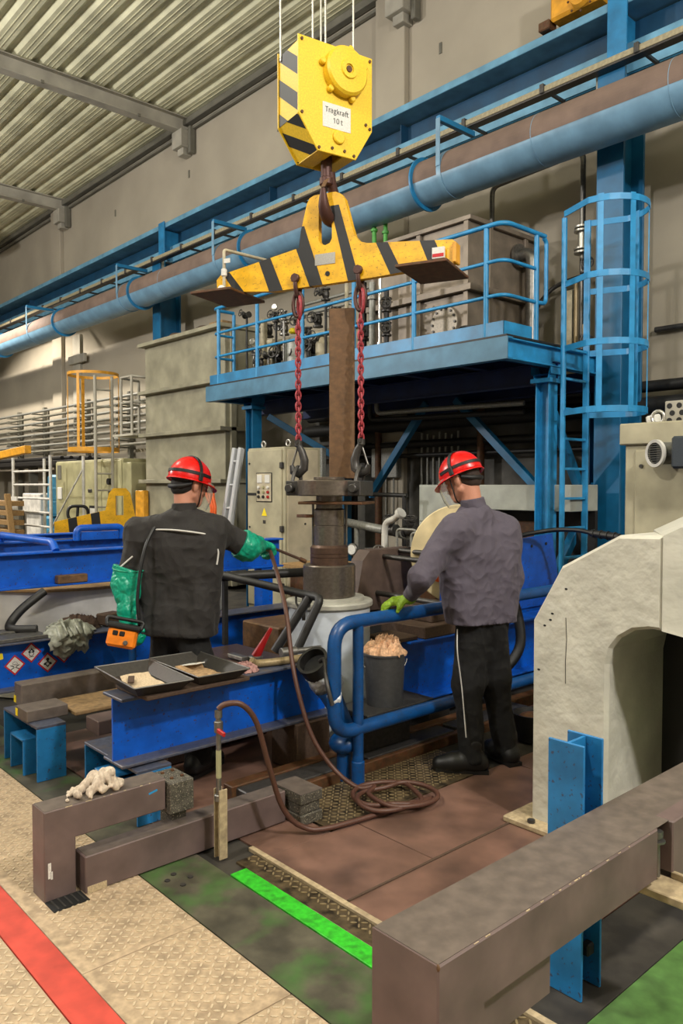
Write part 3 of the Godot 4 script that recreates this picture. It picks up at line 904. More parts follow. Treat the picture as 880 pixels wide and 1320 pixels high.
func build_platform() -> void:
	var t := thing("steel_platform", "raised blue steel platform with railings carrying the tank and valves", "platform", V(-6.6, 0, -6.7))
	# front channel, end channel, deck and joists
	var s := S(); box2(s, V(-9.1, 2.72, -5.76), V(-4.17, 2.92, -5.745), 0.002); putw(s, "front_beam", "blue_platform", t)
	s = S(); box2(s, V(-9.1, 2.905, -5.83), V(-4.17, 2.92, -5.76)); box2(s, V(-9.1, 2.72, -5.83), V(-4.17, 2.735, -5.76)); putw(s, "front_flange", "blue_steel", t)
	s = S()
	ibeam(s, V(-4.23, 2.82, -5.76), V(-4.23, 2.82, -7.75), Vector3.UP, 0.19, 0.1, 0.014, 0.01); putw(s, "end_beam", "blue_light", t)
	s = S(); ibeam(s, V(-9.05, 2.82, -5.76), V(-9.05, 2.82, -7.75), Vector3.UP, 0.19, 0.1, 0.014, 0.01); putw(s, "end_beam", "blue_steel", t)
	s = S(); box2(s, V(-9.1, 2.92, -7.8), V(-4.18, 2.94, -5.75)); putw(s, "deck", "pipe_dark", t)
	for x in [-8.2, -7.4, -6.6, -5.8, -5.0]:
		s = S(); ibeam(s, V(x, 2.84, -5.76), V(x, 2.84, -7.7), Vector3.UP, 0.14, 0.08, 0.01, 0.008); putw(s, "joist", "navy", t)
	for z in [-6.6, -7.45]:
		s = S(); ibeam(s, V(-9.1, 2.68, z), V(-4.2, 2.68, z), Vector3.UP, 0.2, 0.12, 0.012, 0.01); putw(s, "cross_beam", "navy", t)
	# legs: H sections
	for p in [[-4.3, -6.56], [-8.35, -6.0], [-4.33, -7.6], [-8.35, -7.6]]:
		var x: float = p[0]; var z: float = p[1]
		s = S(); box2(s, V(x - 0.075, 0, z - 0.075), V(x - 0.064, 2.6, z + 0.075), 0.002); box2(s, V(x + 0.064, 0, z - 0.075), V(x + 0.075, 2.6, z + 0.075), 0.002); box2(s, V(x - 0.064, 0, z - 0.005), V(x + 0.064, 2.6, z + 0.005))
		putw(s, "leg", "blue_light" if z > -6.9 and x > -5.0 else "blue_column", t)
		s = S(); prism(s, PackedVector2Array([Vector2(-0.11, 2.66), Vector2(0.11, 2.66), Vector2(0.11, 2.74), Vector2(0.07, 2.6), Vector2(-0.07, 2.6), Vector2(-0.11, 2.74)]), -0.1, 0.1, Transform3D(Basis(), V(x, 0, z)))
		box2(s, V(x - 0.11, 2.58, z - 0.11), V(x + 0.11, 2.62, z + 0.11)); putw(s, "head", "blue_light" if x > -5 else "blue_column", t)
	# V braces from the middle of the rear beam
	for q in [[V(-5.95, 2.6, -7.2), V(-4.75, 1.5, -7.2)], [V(-6.4, 2.6, -7.2), V(-7.4, 1.45, -7.2)], [V(-8.3, 2.5, -6.2), V(-7.6, 1.9, -6.9)], [V(-4.3, 2.3, -6.66), V(-4.3, 1.1, -7.5)], [V(-4.3, 1.6, -7.5), V(-4.3, 0.6, -6.66)]]:
		var dq: Vector3 = (q[1] - q[0]).normalized()
		s = S(); box(s, (q[0] + q[1]) * 0.5, V(0.085, (q[1] - q[0]).length(), 0.085), 0.004, frame_of(dq)); putw(s, "brace", "blue_column", t)
	s = S(); box(s, V(-6.18, 2.55, -7.2), V(0.5, 0.18, 0.012)); putw(s, "gusset", "navy", t)
	# toe boards
	s = S(); box2(s, V(-9.05, 2.94, -5.79), V(-4.24, 3.07, -5.78), 0.001); putw(s, "toe_board", "blue_steel", t)
	s = S(); box2(s, V(-4.25, 2.94, -6.22), V(-4.24, 3.07, -5.78), 0.001); putw(s, "toe_board", "blue_light", t)
	s = S(); box2(s, V(-9.05, 2.94, -6.25), V(-9.04, 3.07, -5.78), 0.001); putw(s, "toe_board", "blue_steel", t)
	# railing
	for x in [-8.86, -7.99, -7.1, -6.22, -5.34, -4.45]:
		s = S(); rod(s, V(x, 2.9, -5.8), V(x, 3.93, -5.8), 0.024, 10); putw(s, "post", "blue_light", t)
	for p in [V(-9.0, 2.9, -6.14), V(-4.25, 2.92, -6.3)]:
		s = S(); rod(s, p, V(p.x, 3.93, p.z), 0.024, 10); putw(s, "post", "blue_light", t)
	for y in [3.95, 3.62, 3.31]:
		s = S(); tube(s, bend([V(-9.0, y, -6.14), V(-9.0, y, -5.8), V(-4.25, y, -5.8), V(-4.25, y, -6.44 if y > 3.9 else -6.3)], 0.12), 0.022 if y > 3.9 else 0.017, 10); putw(s, "rail", "blue_light", t)
	s = S(); tube(s, bend([V(-4.25, 3.93, -6.42), V(-4.25, 3.9, -6.46), V(-4.25, 3.32, -6.46), V(-4.25, 3.31, -6.3)], 0.06), 0.02, 10); putw(s, "end_loop", "blue_light", t)
	# tank
	t = thing("rectangular_tank", "grey steel box tank with flange bands and round manhole on the blue platform", "tank", V(-5.9, 2.94, -7.2))
	var tx0 := -6.75; var tx1 := -5.3; var tz0 := -7.82; var tz1 := -6.62
	s = S(); box2(s, V(tx0, 2.98, tz0), V(tx1, 3.66, tz1), 0.008); putw(s, "lower_shell", "tank_steel", t)
	s = S(); box2(s, V(tx0, 3.72, tz0), V(tx1, 4.4, tz1), 0.008); putw(s, "upper_shell", "tank_steel", t)
	s = S(); box2(s, V(tx0 - 0.07, 3.66, tz0 - 0.02), V(tx1 + 0.07, 3.73, tz1 + 0.07), 0.004); putw(s, "flange_band", "tank_steel", t)
	s = S(); box2(s, V(tx0 - 0.05, 4.4, tz0 - 0.02), V(tx1 + 0.05, 4.45, tz1 + 0.05), 0.004); putw(s, "lid", "tank_steel", t)
	for x in [tx0 + 0.02, -6.0, tx1 - 0.02]:
		s = S(); box2(s, V(x - 0.03, 2.98, tz1), V(x + 0.03, 4.4, tz1 + 0.04), 0.003); putw(s, "stiffener", "tank_steel", t)
	for z in [-6.95, -7.6]:
		s = S(); box2(s, V(tx1, 2.98, z - 0.03), V(tx1 + 0.04, 4.4, z + 0.03), 0.003); putw(s, "stiffener", "tank_steel", t)
	s = S(); cyl(s, V(-5.62, 3.36, tz1), Vector3.BACK, 0.19, 0.04, 28, 0.004); putw(s, "manhole_cover", "manhole", t)
	s = S()
	for q in 14: cyl(s, V(-5.62 + 0.16 * cos(TAU * q / 14), 3.36 + 0.16 * sin(TAU * q / 14), tz1 + 0.04), Vector3.BACK, 0.014, 0.015, 6)
	putw(s, "cover_bolt", "steel_dark", t)
	s = S(); tube(s, bend([V(tx1, 4.18, -7.45), V(tx1 + 0.22, 4.18, -7.45), V(tx1 + 0.22, 2.98, -7.45)], 0.14), 0.07, 14); putw(s, "outlet_pipe", "steel", t)
	s = S(); cyl(s, V(tx1 + 0.03, 4.18, -7.45), Vector3.RIGHT, 0.13, 0.04, 20); putw(s, "outlet_flange", "steel", t)
	# valve with black handwheel in front of the tank
	t = thing("gate_valve", "small valve with black handwheel standing at the tank's near right corner", "valve", V(-5.08, 2.94, -6.35))
	s = S(); cyl(s, V(-5.08, 2.94, -6.35), Vector3.UP, 0.02, 0.2, 8); cyl(s, V(-5.08, 3.0, -6.35), Vector3.UP, 0.04, 0.07, 10); putw(s, "stem", "steel", t)
	wheel(V(-5.08, 3.2, -6.35), Vector3.UP, 0.095, t)
	# vertical pipes left of the tank
	for q in [[-7.13, -7.0, 5.0, "pipe_green", "left green vertical pipe passing behind the yoke to the ceiling", 0.028], [-6.98, -7.05, 4.95, "pipe_green", "right green vertical pipe with an elbow behind the yoke", 0.028], [-6.55, -6.4, 3.95, "pipe_grey", "thick grey standpipe rising from the platform beside the rusty steel bar", 0.04], [-6.38, -6.36, 4.35, "steel_bright", "slim bright steel pipe beside the thick grey standpipe", 0.022]]:
		t = thing("vertical_pipe", q[4], "pipe", V(q[0], 2.94, q[1]))
		s = S(); rod(s, V(q[0], 2.94, q[1]), V(q[0], q[2], q[1]), q[5], 12); putw(s, "pipe", q[3], t)
		s = S(); cyl(s, V(q[0], 3.2, q[1]), Vector3.UP, q[5] * 1.7, 0.03, 12); cyl(s, V(q[0], q[2] - 0.2, q[1]), Vector3.UP, q[5] * 1.6, 0.03, 12); putw(s, "collar", q[3], t)
	# black valve stack between tank and standpipes
	t = thing("valve_stack", "dark stack of valves standing between the tank and the grey standpipes", "valve", V(-6.9, 2.94, -6.6))
	s = S(); rod(s, V(-6.9, 2.94, -6.6), V(-6.9, 4.05, -6.6), 0.035, 10); putw(s, "pipe", "pipe_dark", t)
	for y in [3.15, 3.45, 3.8]: valve_on(V(-6.9, y, -6.6), Vector3.UP, V(0.8, 0, 0.5), 0.045, t)
	t = thing("valve_stack", "dark stack of valves at the tank's left edge behind the bright pipe", "valve", V(-6.25, 2.94, -6.3))
	s = S(); rod(s, V(-6.22, 2.94, -6.3), V(-6.22, 3.8, -6.3), 0.03, 10); putw(s, "pipe", "pipe_dark", t)
	for y in [3.1, 3.35, 3.62]: valve_on(V(-6.22, y, -6.3), Vector3.UP, V(0.6, 0, 0.7), 0.035, t)
	# manifold at the platform's left half
	t = thing("valve_manifold", "horizontal cream manifold pipe with many valves at the left half of the platform", "manifold", V(-8.0, 2.94, -6.8))
	s = S(); tube(s, [V(-9.0, 3.55, -6.6), V(-7.0, 3.55, -6.6)], 0.045, 12); putw(s, "header", "pipe_cream", t)
	s = S(); tube(s, bend([V(-8.9, 3.95, -6.9), V(-7.4, 3.95, -6.9), V(-7.4, 3.5, -6.9)], 0.1), 0.025, 10); tube(s, bend([V(-8.7, 4.12, -7.0), V(-7.0, 4.12, -7.0)], 0.1), 0.022, 10); putw(s, "feed_pipe", "pipe_grey", t)
	for x in [-8.75, -8.4, -8.05, -7.7, -7.35]:
		valve_on(V(x, 3.72 + 0.05 * sin(x * 9.0), -6.55), Vector3.UP, V(0.3, 0.1, 1), 0.04, t, "steel" if int(x * 10) % 2 == 0 else "steel_dark")
	var vr := RandomNumberGenerator.new(); vr.seed = 12
	for k in 11:
		var vx := -8.85 + 0.165 * k
		var vy := vr.randf_range(3.2, 4.0)
		s = S(); rod(s, V(vx, 2.95, -6.25), V(vx, vy, -6.25), 0.016, 8); putw(s, "riser", "steel" if k % 2 else "pipe_dark", t)
		valve_on(V(vx, vy, -6.25), Vector3.UP if k % 3 else Vector3.RIGHT, V(vr.randf_range(-0.6, 0.6), 0.2, 1), vr.randf_range(0.026, 0.036), t, "steel" if k % 2 else "steel_dark", "steel_dark")
		if k % 3 == 1:
			s = S(); cyl(s, V(vx + 0.02, vy + 0.12, -6.22), V(0.3, 0, 1), 0.042, 0.025, 14, 0.004); putw(s, "gauge", "steel_bright", t)
	for x in [-8.2, -7.55]: valve_on(V(x, 3.3, -6.35), Vector3.RIGHT, V(0.2, 0.2, 1), 0.045, t)
	for x in [-8.6, -8.0, -7.2]:
		s = S(); rod(s, V(x, 2.94, -6.6), V(x, 3.55, -6.6), 0.035, 10); putw(s, "drop_pipe", "pipe_dark", t)
	s = S(); cyl(s, V(-8.15, 3.6, -6.5), Vector3.UP, 0.055, 0.07, 12, 0.02); putw(s, "yellow_cap", "label_yellow", t)
	t = thing("square_standpipe", "pale square post between the manifold valves and the left railing", "post", V(-8.62, 2.94, -6.35))
	s = S(); box2(s, V(-8.66, 2.94, -6.4), V(-8.58, 3.85, -6.34), 0.004); putw(s, "post", "pipe_cream", t)
	s = S(); box2(s, V(-8.52, 2.94, -6.42), V(-8.4, 3.55, -6.34), 0.004); putw(s, "box", "pipe_cream", t)
	for q in [[-7.75, 0.2, 0.55, "squat grey pressure vessel standing below the manifold"], [-7.3, 0.1, 0.48, "small pale filter vessel standing right of the squat grey vessel"]]:
		t = thing("pressure_vessel", q[3], "vessel", V(q[0], 2.94, -6.5))
		s = S(); lathe(s, [Vector2(0, 0), Vector2(q[1], 0), Vector2(q[1], q[2] - 0.1), Vector2(q[1] * 0.7, q[2] - 0.02), Vector2(0, q[2])], V(q[0], 2.94, -6.3), Vector3.UP, 20); putw(s, "shell", "pipe_grey" if q[1] > 0.18 else "pipe_cream", t)
	t = thing("hooked_pipe", "cream vertical pipe with a U-bend at its foot above the valves", "pipe", V(-7.1, 3.5, -6.4))
	s = S(); tube(s, bend([V(-6.88, 4.5, -6.3), V(-6.88, 3.62, -6.3), V(-7.05, 3.55, -6.3), V(-7.1, 3.45, -6.3)], 0.06), 0.025, 10); putw(s, "pipe", "pipe_cream", t)
	# long pipe with elbows over the tank
	t = thing("loop_pipe", "thin steel pipe rising from the tank and bending over to the flanged standpipe", "pipe", V(-5.75, 4.45, -7.6))
	s = S(); tube(s, bend([V(-5.75, 4.4, -7.6), V(-5.75, 5.12, -7.6), V(-4.55, 5.17, -7.6), V(-4.55, 4.35, -7.6)], 0.1), 0.03, 12); putw(s, "pipe", "steel", t)
	t = thing("flanged_standpipe", "slim steel standpipe with stacked flanges between the tank and the ladder cage", "pipe", V(-4.55, 2.94, -7.55))
	s = S(); rod(s, V(-4.55, 2.94, -7.6), V(-4.55, 4.35, -7.6), 0.03, 12); putw(s, "pipe", "steel", t)
	s = S()
	for y in [4.35, 4.31, 4.12, 4.08]: cyl(s, V(-4.55, y, -7.6), Vector3.UP, 0.09, 0.025, 18, 0.004)
	cyl(s, V(-4.55, 4.14, -7.6), Vector3.UP, 0.05, 0.18, 14); putw(s, "flange", "steel_bright", t)
	s = S(); box2(s, V(-4.7, 2.94, -7.6), V(-4.62, 3.7, -7.52), 0.004); putw(s, "gauge_board", "pipe_cream", t)
	s = S(); tube(s, bend([V(-4.56, 3.75, -7.5), V(-4.56, 3.1, -7.5), V(-4.46, 3.05, -7.5), V(-4.46, 3.3, -7.5)], 0.05), 0.022, 8); putw(s, "gauge_tube", "brass", t)
	for y in [3.1, 3.9]: valve_on(V(-4.42, y, -7.45), Vector3.UP, V(0.6, 0, 0.8), 0.035, t)
	t = thing("bypass_pipe", "thin dark pipe running along the wall from the tank behind the ladder", "pipe", V(-4.5, 3.9, -7.85))
	s = S(); tube(s, bend([V(-5.28, 3.55, -7.7), V(-5.1, 3.85, -7.85), V(-4.9, 3.9, -7.85), V(-4.25, 3.95, -7.85)], 0.1), 0.025, 8); putw(s, "pipe", "steel_dark", t)
	t = thing("low_wall_pipe", "thin dark pipe on the plaster wall right of the ladder cage", "pipe", V(-3.0, 3.2, -7.9))
	s = S(); rod(s, V(-3.9, 3.22, -7.95), V(2.0, 3.22, -7.95), 0.03, 8); putw(s, "pipe", "steel_dark", t)
	# caged ladder up to the platform
	t = thing("caged_ladder", "blue steel ladder with a round safety cage in front of the wide column", "ladder", V(-4.03, 0, -6.62))
	var lx := -4.03
	for q in [[-6.42, 4.06], [-6.82, 4.13]]:
		s = S(); box2(s, V(lx - 0.03, 0.0, q[0] - 0.012), V(lx + 0.03, q[1], q[0] + 0.012), 0.003) if q[1] > 4.1 else rod(s, V(lx, 0, q[0]), V(lx, q[1], q[0]), 0.026, 10); putw(s, "stile", "blue_light", t)
	var y2 := 0.35
	while y2 < 2.95:
		s = S(); box2(s, V(lx - 0.014, y2 - 0.012, -6.81), V(lx + 0.014, y2 + 0.012, -6.43), 0.003); putw(s, "rung", "blue_light", t)
		y2 += 0.28
	for y in [4.1, 3.45, 2.86, 2.27]:
		s = S()
		# hoop: straight arms off the stiles and a half circle bowed out to +x
		var path := [V(lx, y, -6.42)]
		for k in 13:
			var a := -PI / 2 + PI * k / 12
			path.append(V(lx + 0.33 + 0.35 * cos(a), y, -6.62 - 0.35 * sin(a)) if true else V(0, 0, 0))
		path.append(V(lx, y, -6.82))
		for k in path.size() - 1:
			var p0: Vector3 = path[k]; var p1: Vector3 = path[k + 1]
			var d := (p1 - p0).normalized()
			box(s, (p0 + p1) * 0.5, V((p1 - p0).length() + 0.01, 0.055, 0.008), 0.0, Basis(d, Vector3.UP, d.cross(Vector3.UP)))
		putw(s, "hoop", "blue_light", t)
	for a in [-72.0, -25.0, 25.0, 72.0]:
		var r := deg_to_rad(a)
		var p := V(lx + 0.33 + 0.343 * cos(r), 0, -6.62 - 0.343 * sin(r))
		s = S(); box(s, V(p.x, 3.19, p.z), V(0.008, 1.9, 0.05), 0.0, Basis(Vector3.UP, r)); putw(s, "cage_strap", "blue_light", t)

# ---------------------------------------------------------------- under the platform and behind the machine
func build_background() -> void:
	var s: SurfaceTool
	var t: Node3D
	for q in [[2.15, 0.05, "lowest dark pipe on the wall under the platform"], [2.42, 0.09, "thick dark pipe on the wall under the platform"], [2.0, 0.03, "thin dark pipe along the wall below the thick ones"], [2.62, 0.06, "upper dark pipe on the wall just under the platform deck"]]:
		t = thing("wall_pipe", q[2], "pipe", V(-6, q[0], -7.9))
		s = S(); rod(s, V(-9.4, q[0], -7.88 + q[1]), V(2.0, q[0], -7.88 + q[1]), q[1], 12); putw(s, "pipe", "pipe_dark", t)
		for x in [-8.6, -7.2, -5.0, -3.4, -1.6]:
			s = S(); box(s, V(x, q[0], -7.92 + q[1] * 0.5), V(0.05, q[1] * 2.3, q[1] * 2), 0.003); putw(s, "clip", "steel_dark", t)
	for i in 7:
		var x := -7.12 + i * 0.105
		t = thing("conduit_tube", "thin grey vertical conduit behind the right worker's helmet, %s of the row" % ["leftmost", "second from left", "third from left", "middle one", "third from right", "second from right", "rightmost"][i], "conduit", V(x, 1.0, -7.85), 0.0, "row of conduits under the platform")
		s = S(); rod(s, V(x, 0.5, -7.9), V(x, 2.3 - 0.02 * (i % 3), -7.9), 0.016, 8); putw(s, "tube", "pipe_grey", t)
	for q in [[-7.85, "left dark vertical riser behind the tool"], [-6.05, "dark vertical riser between the conduits and the pale cabinet"], [-8.35, "dark riser at the left end of the dim back wall"]]:
		t = thing("riser_pipe", q[1], "pipe", V(q[0], 0, -7.8))
		s = S(); rod(s, V(q[0], 0, -7.8), V(q[0], 2.7, -7.8), 0.05, 10); putw(s, "pipe", "rust_plate" if q[0] > -8 else "pipe_dark", t)
	t = thing("bent_pipe_pair", "two grey pipes bending sideways under the platform deck right of the steel bar", "pipe", V(-7.2, 2.4, -6.9))
	for k in 2:
		s = S(); tube(s, bend([V(-7.1 + k * 0.12, 2.72, -6.9), V(-7.1 + k * 0.12, 2.42 + 0.07 * k, -6.9), V(-6.2, 2.4 + 0.09 * k, -6.95), V(-5.0, 2.4 + 0.09 * k, -7.2)], 0.08), 0.03, 8); putw(s, "pipe", "pipe_grey" if k else "pipe_dark", t)
	t = thing("wall_box", "small grey wall box under the platform right of the hanging hook", "switch box", V(-7.8, 1.7, -7.9))
	s = S(); box2(s, V(-8.0, 1.7, -8.0), V(-7.5, 2.2, -7.8), 0.01); putw(s, "box", "pipe_grey", t)
	s = S(); rod(s, V(-7.9, 1.7, -7.85), V(-7.9, 0.9, -7.85), 0.012, 6); rod(s, V(-7.75, 1.7, -7.85), V(-7.75, 0.9, -7.85), 0.012, 6); rod(s, V(-7.6, 1.7, -7.85), V(-7.6, 0.9, -7.85), 0.012, 6); putw(s, "cable", "pipe_grey", t)
	for q in [[-7.95, "left slotted grey upright behind the tool"], [-7.62, "right slotted grey upright behind the tool"]]:
		t = thing("slotted_upright", q[1], "upright", V(q[0], 0, -6.5))
		s = S(); box2(s, V(q[0] - 0.08, 0, -6.55), V(q[0] + 0.08, 2.07, -6.48), 0.004); putw(s, "upright", "pipe_grey", t)
		s = S()
		for k in 6: cyl(s, V(q[0] - 0.035 + 0.07 * (k % 2), 1.98 - 0.07 * int(k / 2.0), -6.481), Vector3.BACK, 0.012, 0.003, 8)
		var ho := putw(s, "holes", "print_black", t); ho.set_meta("kind", "stuff")
	# pale cabinet behind the right worker
	t = thing("pale_cabinet", "pale grey cabinet with overhanging top behind the right worker's head", "cabinet", V(-5.1, 0, -6.8))
	s = S(); box2(s, V(-5.99, 0.1, -7.1), V(-5.27, 1.6, -6.6), 0.006); putw(s, "body", "panel_grey", t)
	s = S(); box2(s, V(-5.97, 1.19, -6.605), V(-5.29, 1.585, -6.585), 0.004); putw(s, "door", "panel_grey", t)
	s = S(); box2(s, V(-5.97, 0.2, -6.605), V(-5.29, 1.18, -6.585), 0.004); putw(s, "door", "panel_grey", t)
	s = S(); box2(s, V(-5.265, 1.34, -7.1), V(-4.05, 1.6, -6.6), 0.006); putw(s, "overhang", "panel_grey", t)
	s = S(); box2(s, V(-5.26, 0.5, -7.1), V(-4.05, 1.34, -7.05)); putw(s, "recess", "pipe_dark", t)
	s = S(); box2(s, V(-4.95, 0.9, -6.9), V(-4.62, 1.22, -6.86), 0.01); putw(s, "wooden_board", "rust_plate", t)
	# control cabinet with meters
	t = thing("control_cabinet", "beige control cabinet with two meters, buttons and lifting eyes left of the tool", "cabinet", V(-7.3, 0, -5.55))
	s = S(); box2(s, V(-7.66, 0.1, -5.95), V(-6.95, 2.03, -5.42), 0.008); putw(s, "body", "cabinet_beige", t)
	s = S(); box2(s, V(-7.645, 0.18, -5.43), V(-6.99, 2.0, -5.4), 0.006); var door = putw(s, "door", "cabinet_beige", t)
	s = S(); box2(s, V(-6.955, 0.18, -5.9), V(-6.935, 2.0, -5.45), 0.005); putw(s, "side_door", "cabinet_light", t)
	s = S(); box2(s, V(-7.66, 0.0, -5.95), V(-6.95, 0.1, -5.42)); putw(s, "plinth", "steel_dark", t)
	s = S(); box2(s, V(-7.46, 1.4, -5.4), V(-7.16, 1.74, -5.392), 0.002); putw(s, "panel_frame", "print_black", door)
	s = S(); box2(s, V(-7.45, 1.41, -5.394), V(-7.17, 1.73, -5.388), 0.002); putw(s, "panel", "cabinet_light", door)
	s = S(); box2(s, V(-7.43, 1.62, -5.39), V(-7.34, 1.715, -5.38), 0.003); putw(s, "meter", "white_label", door)
	s = S(); box2(s, V(-7.28, 1.62, -5.39), V(-7.19, 1.715, -5.38), 0.003); putw(s, "meter", "white_label", door)
	for j in 3:
		for i in 3:
			s = S(); cyl(s, V(-7.40 + 0.09 * i, 1.57 - 0.055 * j, -5.39), Vector3.BACK, 0.019, 0.02, 10, 0.003)
			putw(s, "button", ["white_label", "cabinet_green", "white_label", "print_black", "cabinet_green", "red_paint", "print_black", "print_black", "red_paint"][j * 3 + i], door)
	s = S(); prism(s, PackedVector2Array([Vector2(-7.36, 1.24), Vector2(-7.26, 1.24), Vector2(-7.31, 1.33)]), -5.4, -5.395); putw(s, "warning_triangle", "label_yellow", door)
	s = S(); box2(s, V(-7.335, 1.15, -5.4), V(-7.285, 1.19, -5.396)); putw(s, "small_plate", "steel_dark", door)
	s = S(); box2(s, V(-7.66, 1.475, -5.4), V(-7.46, 1.505, -5.395)); putw(s, "name_strip", "print_black", door)
	for y in [1.82, 1.1, 0.45]:
		s = S(); box(s, V(-6.985, y, -5.4), V(0.05, 0.07, 0.03), 0.005); putw(s, "hinge", "steel_dark", t)
	for p in [V(-7.6, 1.85, -5.4), V(-7.6, 1.1, -5.4)]:
		s = S(); cyl(s, p, Vector3.BACK, 0.012, 0.01, 8); putw(s, "lock", "steel_dark", t)
	for p in [V(-6.935, 1.15, -5.7), V(-6.935, 0.7, -5.7), V(-6.935, 1.6, -5.7)]:
		s = S(); cyl(s, p, Vector3.RIGHT, 0.012, 0.01, 8); putw(s, "lock", "steel_dark", t)
	for x in [-7.52, -7.05]:
		s = S(); tube(s, torus_pts(V(x, 2.08, -5.55), Vector3.RIGHT, Vector3.UP, 0.035, 0.035, 12), 0.012, 6, true); putw(s, "lifting_eye", "steel_bright", t)
	# ladders and trestles leaning left of it
	for k in 2:
		t = thing("aluminium_ladder", ["front aluminium ladder leaning against the control cabinet", "rear aluminium ladder leaning behind the front one beside the cabinet"][k], "ladder", V(-8.2, 0, -5.5 - 0.16 * k))
		var z := -5.45 - 0.16 * k
		var xo := -0.2 * k
		s = S()
		for q in [0.0, 0.16]:
			var a := V(-8.42 + q * 1.1 + xo, 0.0, z + 0.1); var b := V(-7.98 + q * 0.8 + xo, 2.05, z)
			var d := (b - a).normalized()
			s = S(); box(s, (a + b) / 2, V(0.045, (b - a).length(), 0.06), 0.006, frame_of(d)); putw(s, "stile", "aluminium", t)
		for i in 7:
			s = S()
			var u := 0.08 + 0.14 * i
			var a := V(-8.42 + xo, 0.0, z + 0.1).lerp(V(-7.98 + xo, 2.05, z), u)
			rod(s, a, a + V(0.15, 0, 0), 0.014, 6); putw(s, "rung", "aluminium", t)
	t = thing("orange_trestle", "folded orange steel trestle leaning left of the aluminium ladders", "trestle", V(-8.45, 0, -5.4))
	for k in 3:
		s = S(); tube(s, bend([V(-8.38 + k * 0.07, 1.62 - 0.02 * k, -5.3), V(-8.35 + k * 0.07, 1.45, -5.28), V(-8.24 + k * 0.04, 1.33, -5.28), V(-8.26 + k * 0.03, 0.0, -5.22)], 0.05), 0.02, 8); putw(s, "leg", "orange_paint", t)
	s = S(); rod(s, V(-8.39, 1.55, -5.29), V(-8.2, 1.53, -5.28), 0.02, 8); putw(s, "cross_bar", "orange_paint", t)
	# work bench with valves between tool and cabinet
	t = thing("work_bench", "pale topped bench cluttered with fittings behind the dark drum", "bench", V(-5.4, 0, -5.3))
	s = S(); box2(s, V(-6.4, 0.74, -5.6), V(-4.75, 0.79, -4.95), 0.005); putw(s, "bench_top", "wood_pale", t)
	for p in [V(-6.3, 0, -5.5), V(-4.85, 0, -5.5), V(-6.3, 0, -5.05), V(-4.85, 0, -5.05)]:
		s = S(); box2(s, V(p.x - 0.03, 0, p.z - 0.03), V(p.x + 0.03, 0.74, p.z + 0.03)); putw(s, "leg", "rust_plate", t)
	s = S(); box2(s, V(-6.35, 0.42, -5.55), V(-4.8, 0.74, -5.02)); putw(s, "drawer_box", "rust_plate", t)
	for q in [[-5.38, 0.99, "upper"], [-5.32, 0.86, "lower"]]:
		t = thing("pressure_gauge", "%s round pressure gauge on the bench right of the dark drum" % q[2], "gauge", V(q[0], 0.79, -5.0))
		s = S(); cyl(s, V(q[0], q[1], -5.02), V(0.2, 0, 1), 0.058, 0.04, 18, 0.006); putw(s, "case", "steel", t)
		s = S(); cyl(s, V(q[0], q[1], -5.02) + V(0.2, 0, 1).normalized() * 0.04, V(0.2, 0, 1), 0.046, 0.002, 18); putw(s, "dial", "white_label", t)
		s = S(); rod(s, V(q[0], 0.79, -5.03), V(q[0], q[1], -5.03), 0.014, 6); putw(s, "stem", "brass", t)
	t = thing("bench_valve", "steel valve assembly with elbow on the bench beside the gauges", "valve", V(-5.25, 0.79, -5.1))
	valve_on(V(-5.22, 0.92, -5.1), Vector3.UP, V(1, 0.4, 0.3), 0.04, t, "steel", "steel")
	t = thing("pump_pipework", "grey horizontal pipework with flanges at knee height under the dim wall", "pipe", V(-6.0, 1.0, -6.2))
	s = S(); tube(s, bend([V(-7.0, 1.18, -6.2), V(-6.0, 1.08, -6.2), V(-5.6, 1.02, -6.2)], 0.05), 0.05, 10); rod(s, V(-6.6, 1.13, -6.2), V(-6.6, 0.0, -6.2), 0.03, 8); putw(s, "pipe", "pipe_grey", t)
	for x in [-6.85, -6.0, -5.7]: valve_on(V(x, 1.1, -6.15), Vector3.RIGHT, V(0.2, 1, 0.3), 0.04, t, "steel_dark")
	t = thing("goose_neck_pipe", "white S-shaped pipe fitting standing behind the brown end plate", "pipe", V(-5.75, 0.9, -5.9))
	s = S(); tube(s, bend([V(-5.85, 0.79, -5.9), V(-5.84, 1.2, -5.9), V(-5.7, 1.24, -5.9), V(-5.62, 1.3, -5.9)], 0.08), 0.035, 10); putw(s, "pipe", "white_frame", t)
	s = S(); cyl(s, V(-5.63, 1.29, -5.9), V(0.8, 0.6, 0), 0.06, 0.04, 14); putw(s, "flange", "white_frame", t)
	for k in 2:
		t = thing("bent_tube_handle", ["left bent grey tube loop beside the pale cabinet", "right bent grey tube loop touching the pale cabinet"][k], "tube", V(-5.5 + 0.2 * k, 0.9, -5.9))
		s = S(); tube(s, bend([V(-5.52 + 0.2 * k, 0.79, -5.75), V(-5.52 + 0.2 * k, 1.15 - 0.03 * k, -5.75), V(-5.25 + 0.1 * k, 1.15 - 0.03 * k, -5.75), V(-5.25 + 0.1 * k, 0.9, -5.75)], 0.05), 0.014, 8); putw(s, "tube", "pipe_grey", t)
	t = thing("handrail_bar", "dark horizontal bar across the dim wall left of the pale cabinet", "bar", V(-6.5, 1.5, -6.4))
	s = S(); rod(s, V(-7.4, 1.5, -6.4), V(-5.99, 1.48, -6.4), 0.025, 8); rod(s, V(-7.4, 0, -6.4), V(-7.4, 1.5, -6.4), 0.025, 8); rod(s, V(-6.03, 0, -6.4), V(-6.03, 1.48, -6.4), 0.025, 8); putw(s, "bar", "pipe_dark", t)
	# right beige cabinet
	t = thing("machine_cabinet", "big beige machine cabinet with fan outlet behind the white casting at right", "cabinet", V(-1.9, 0, -5.5))
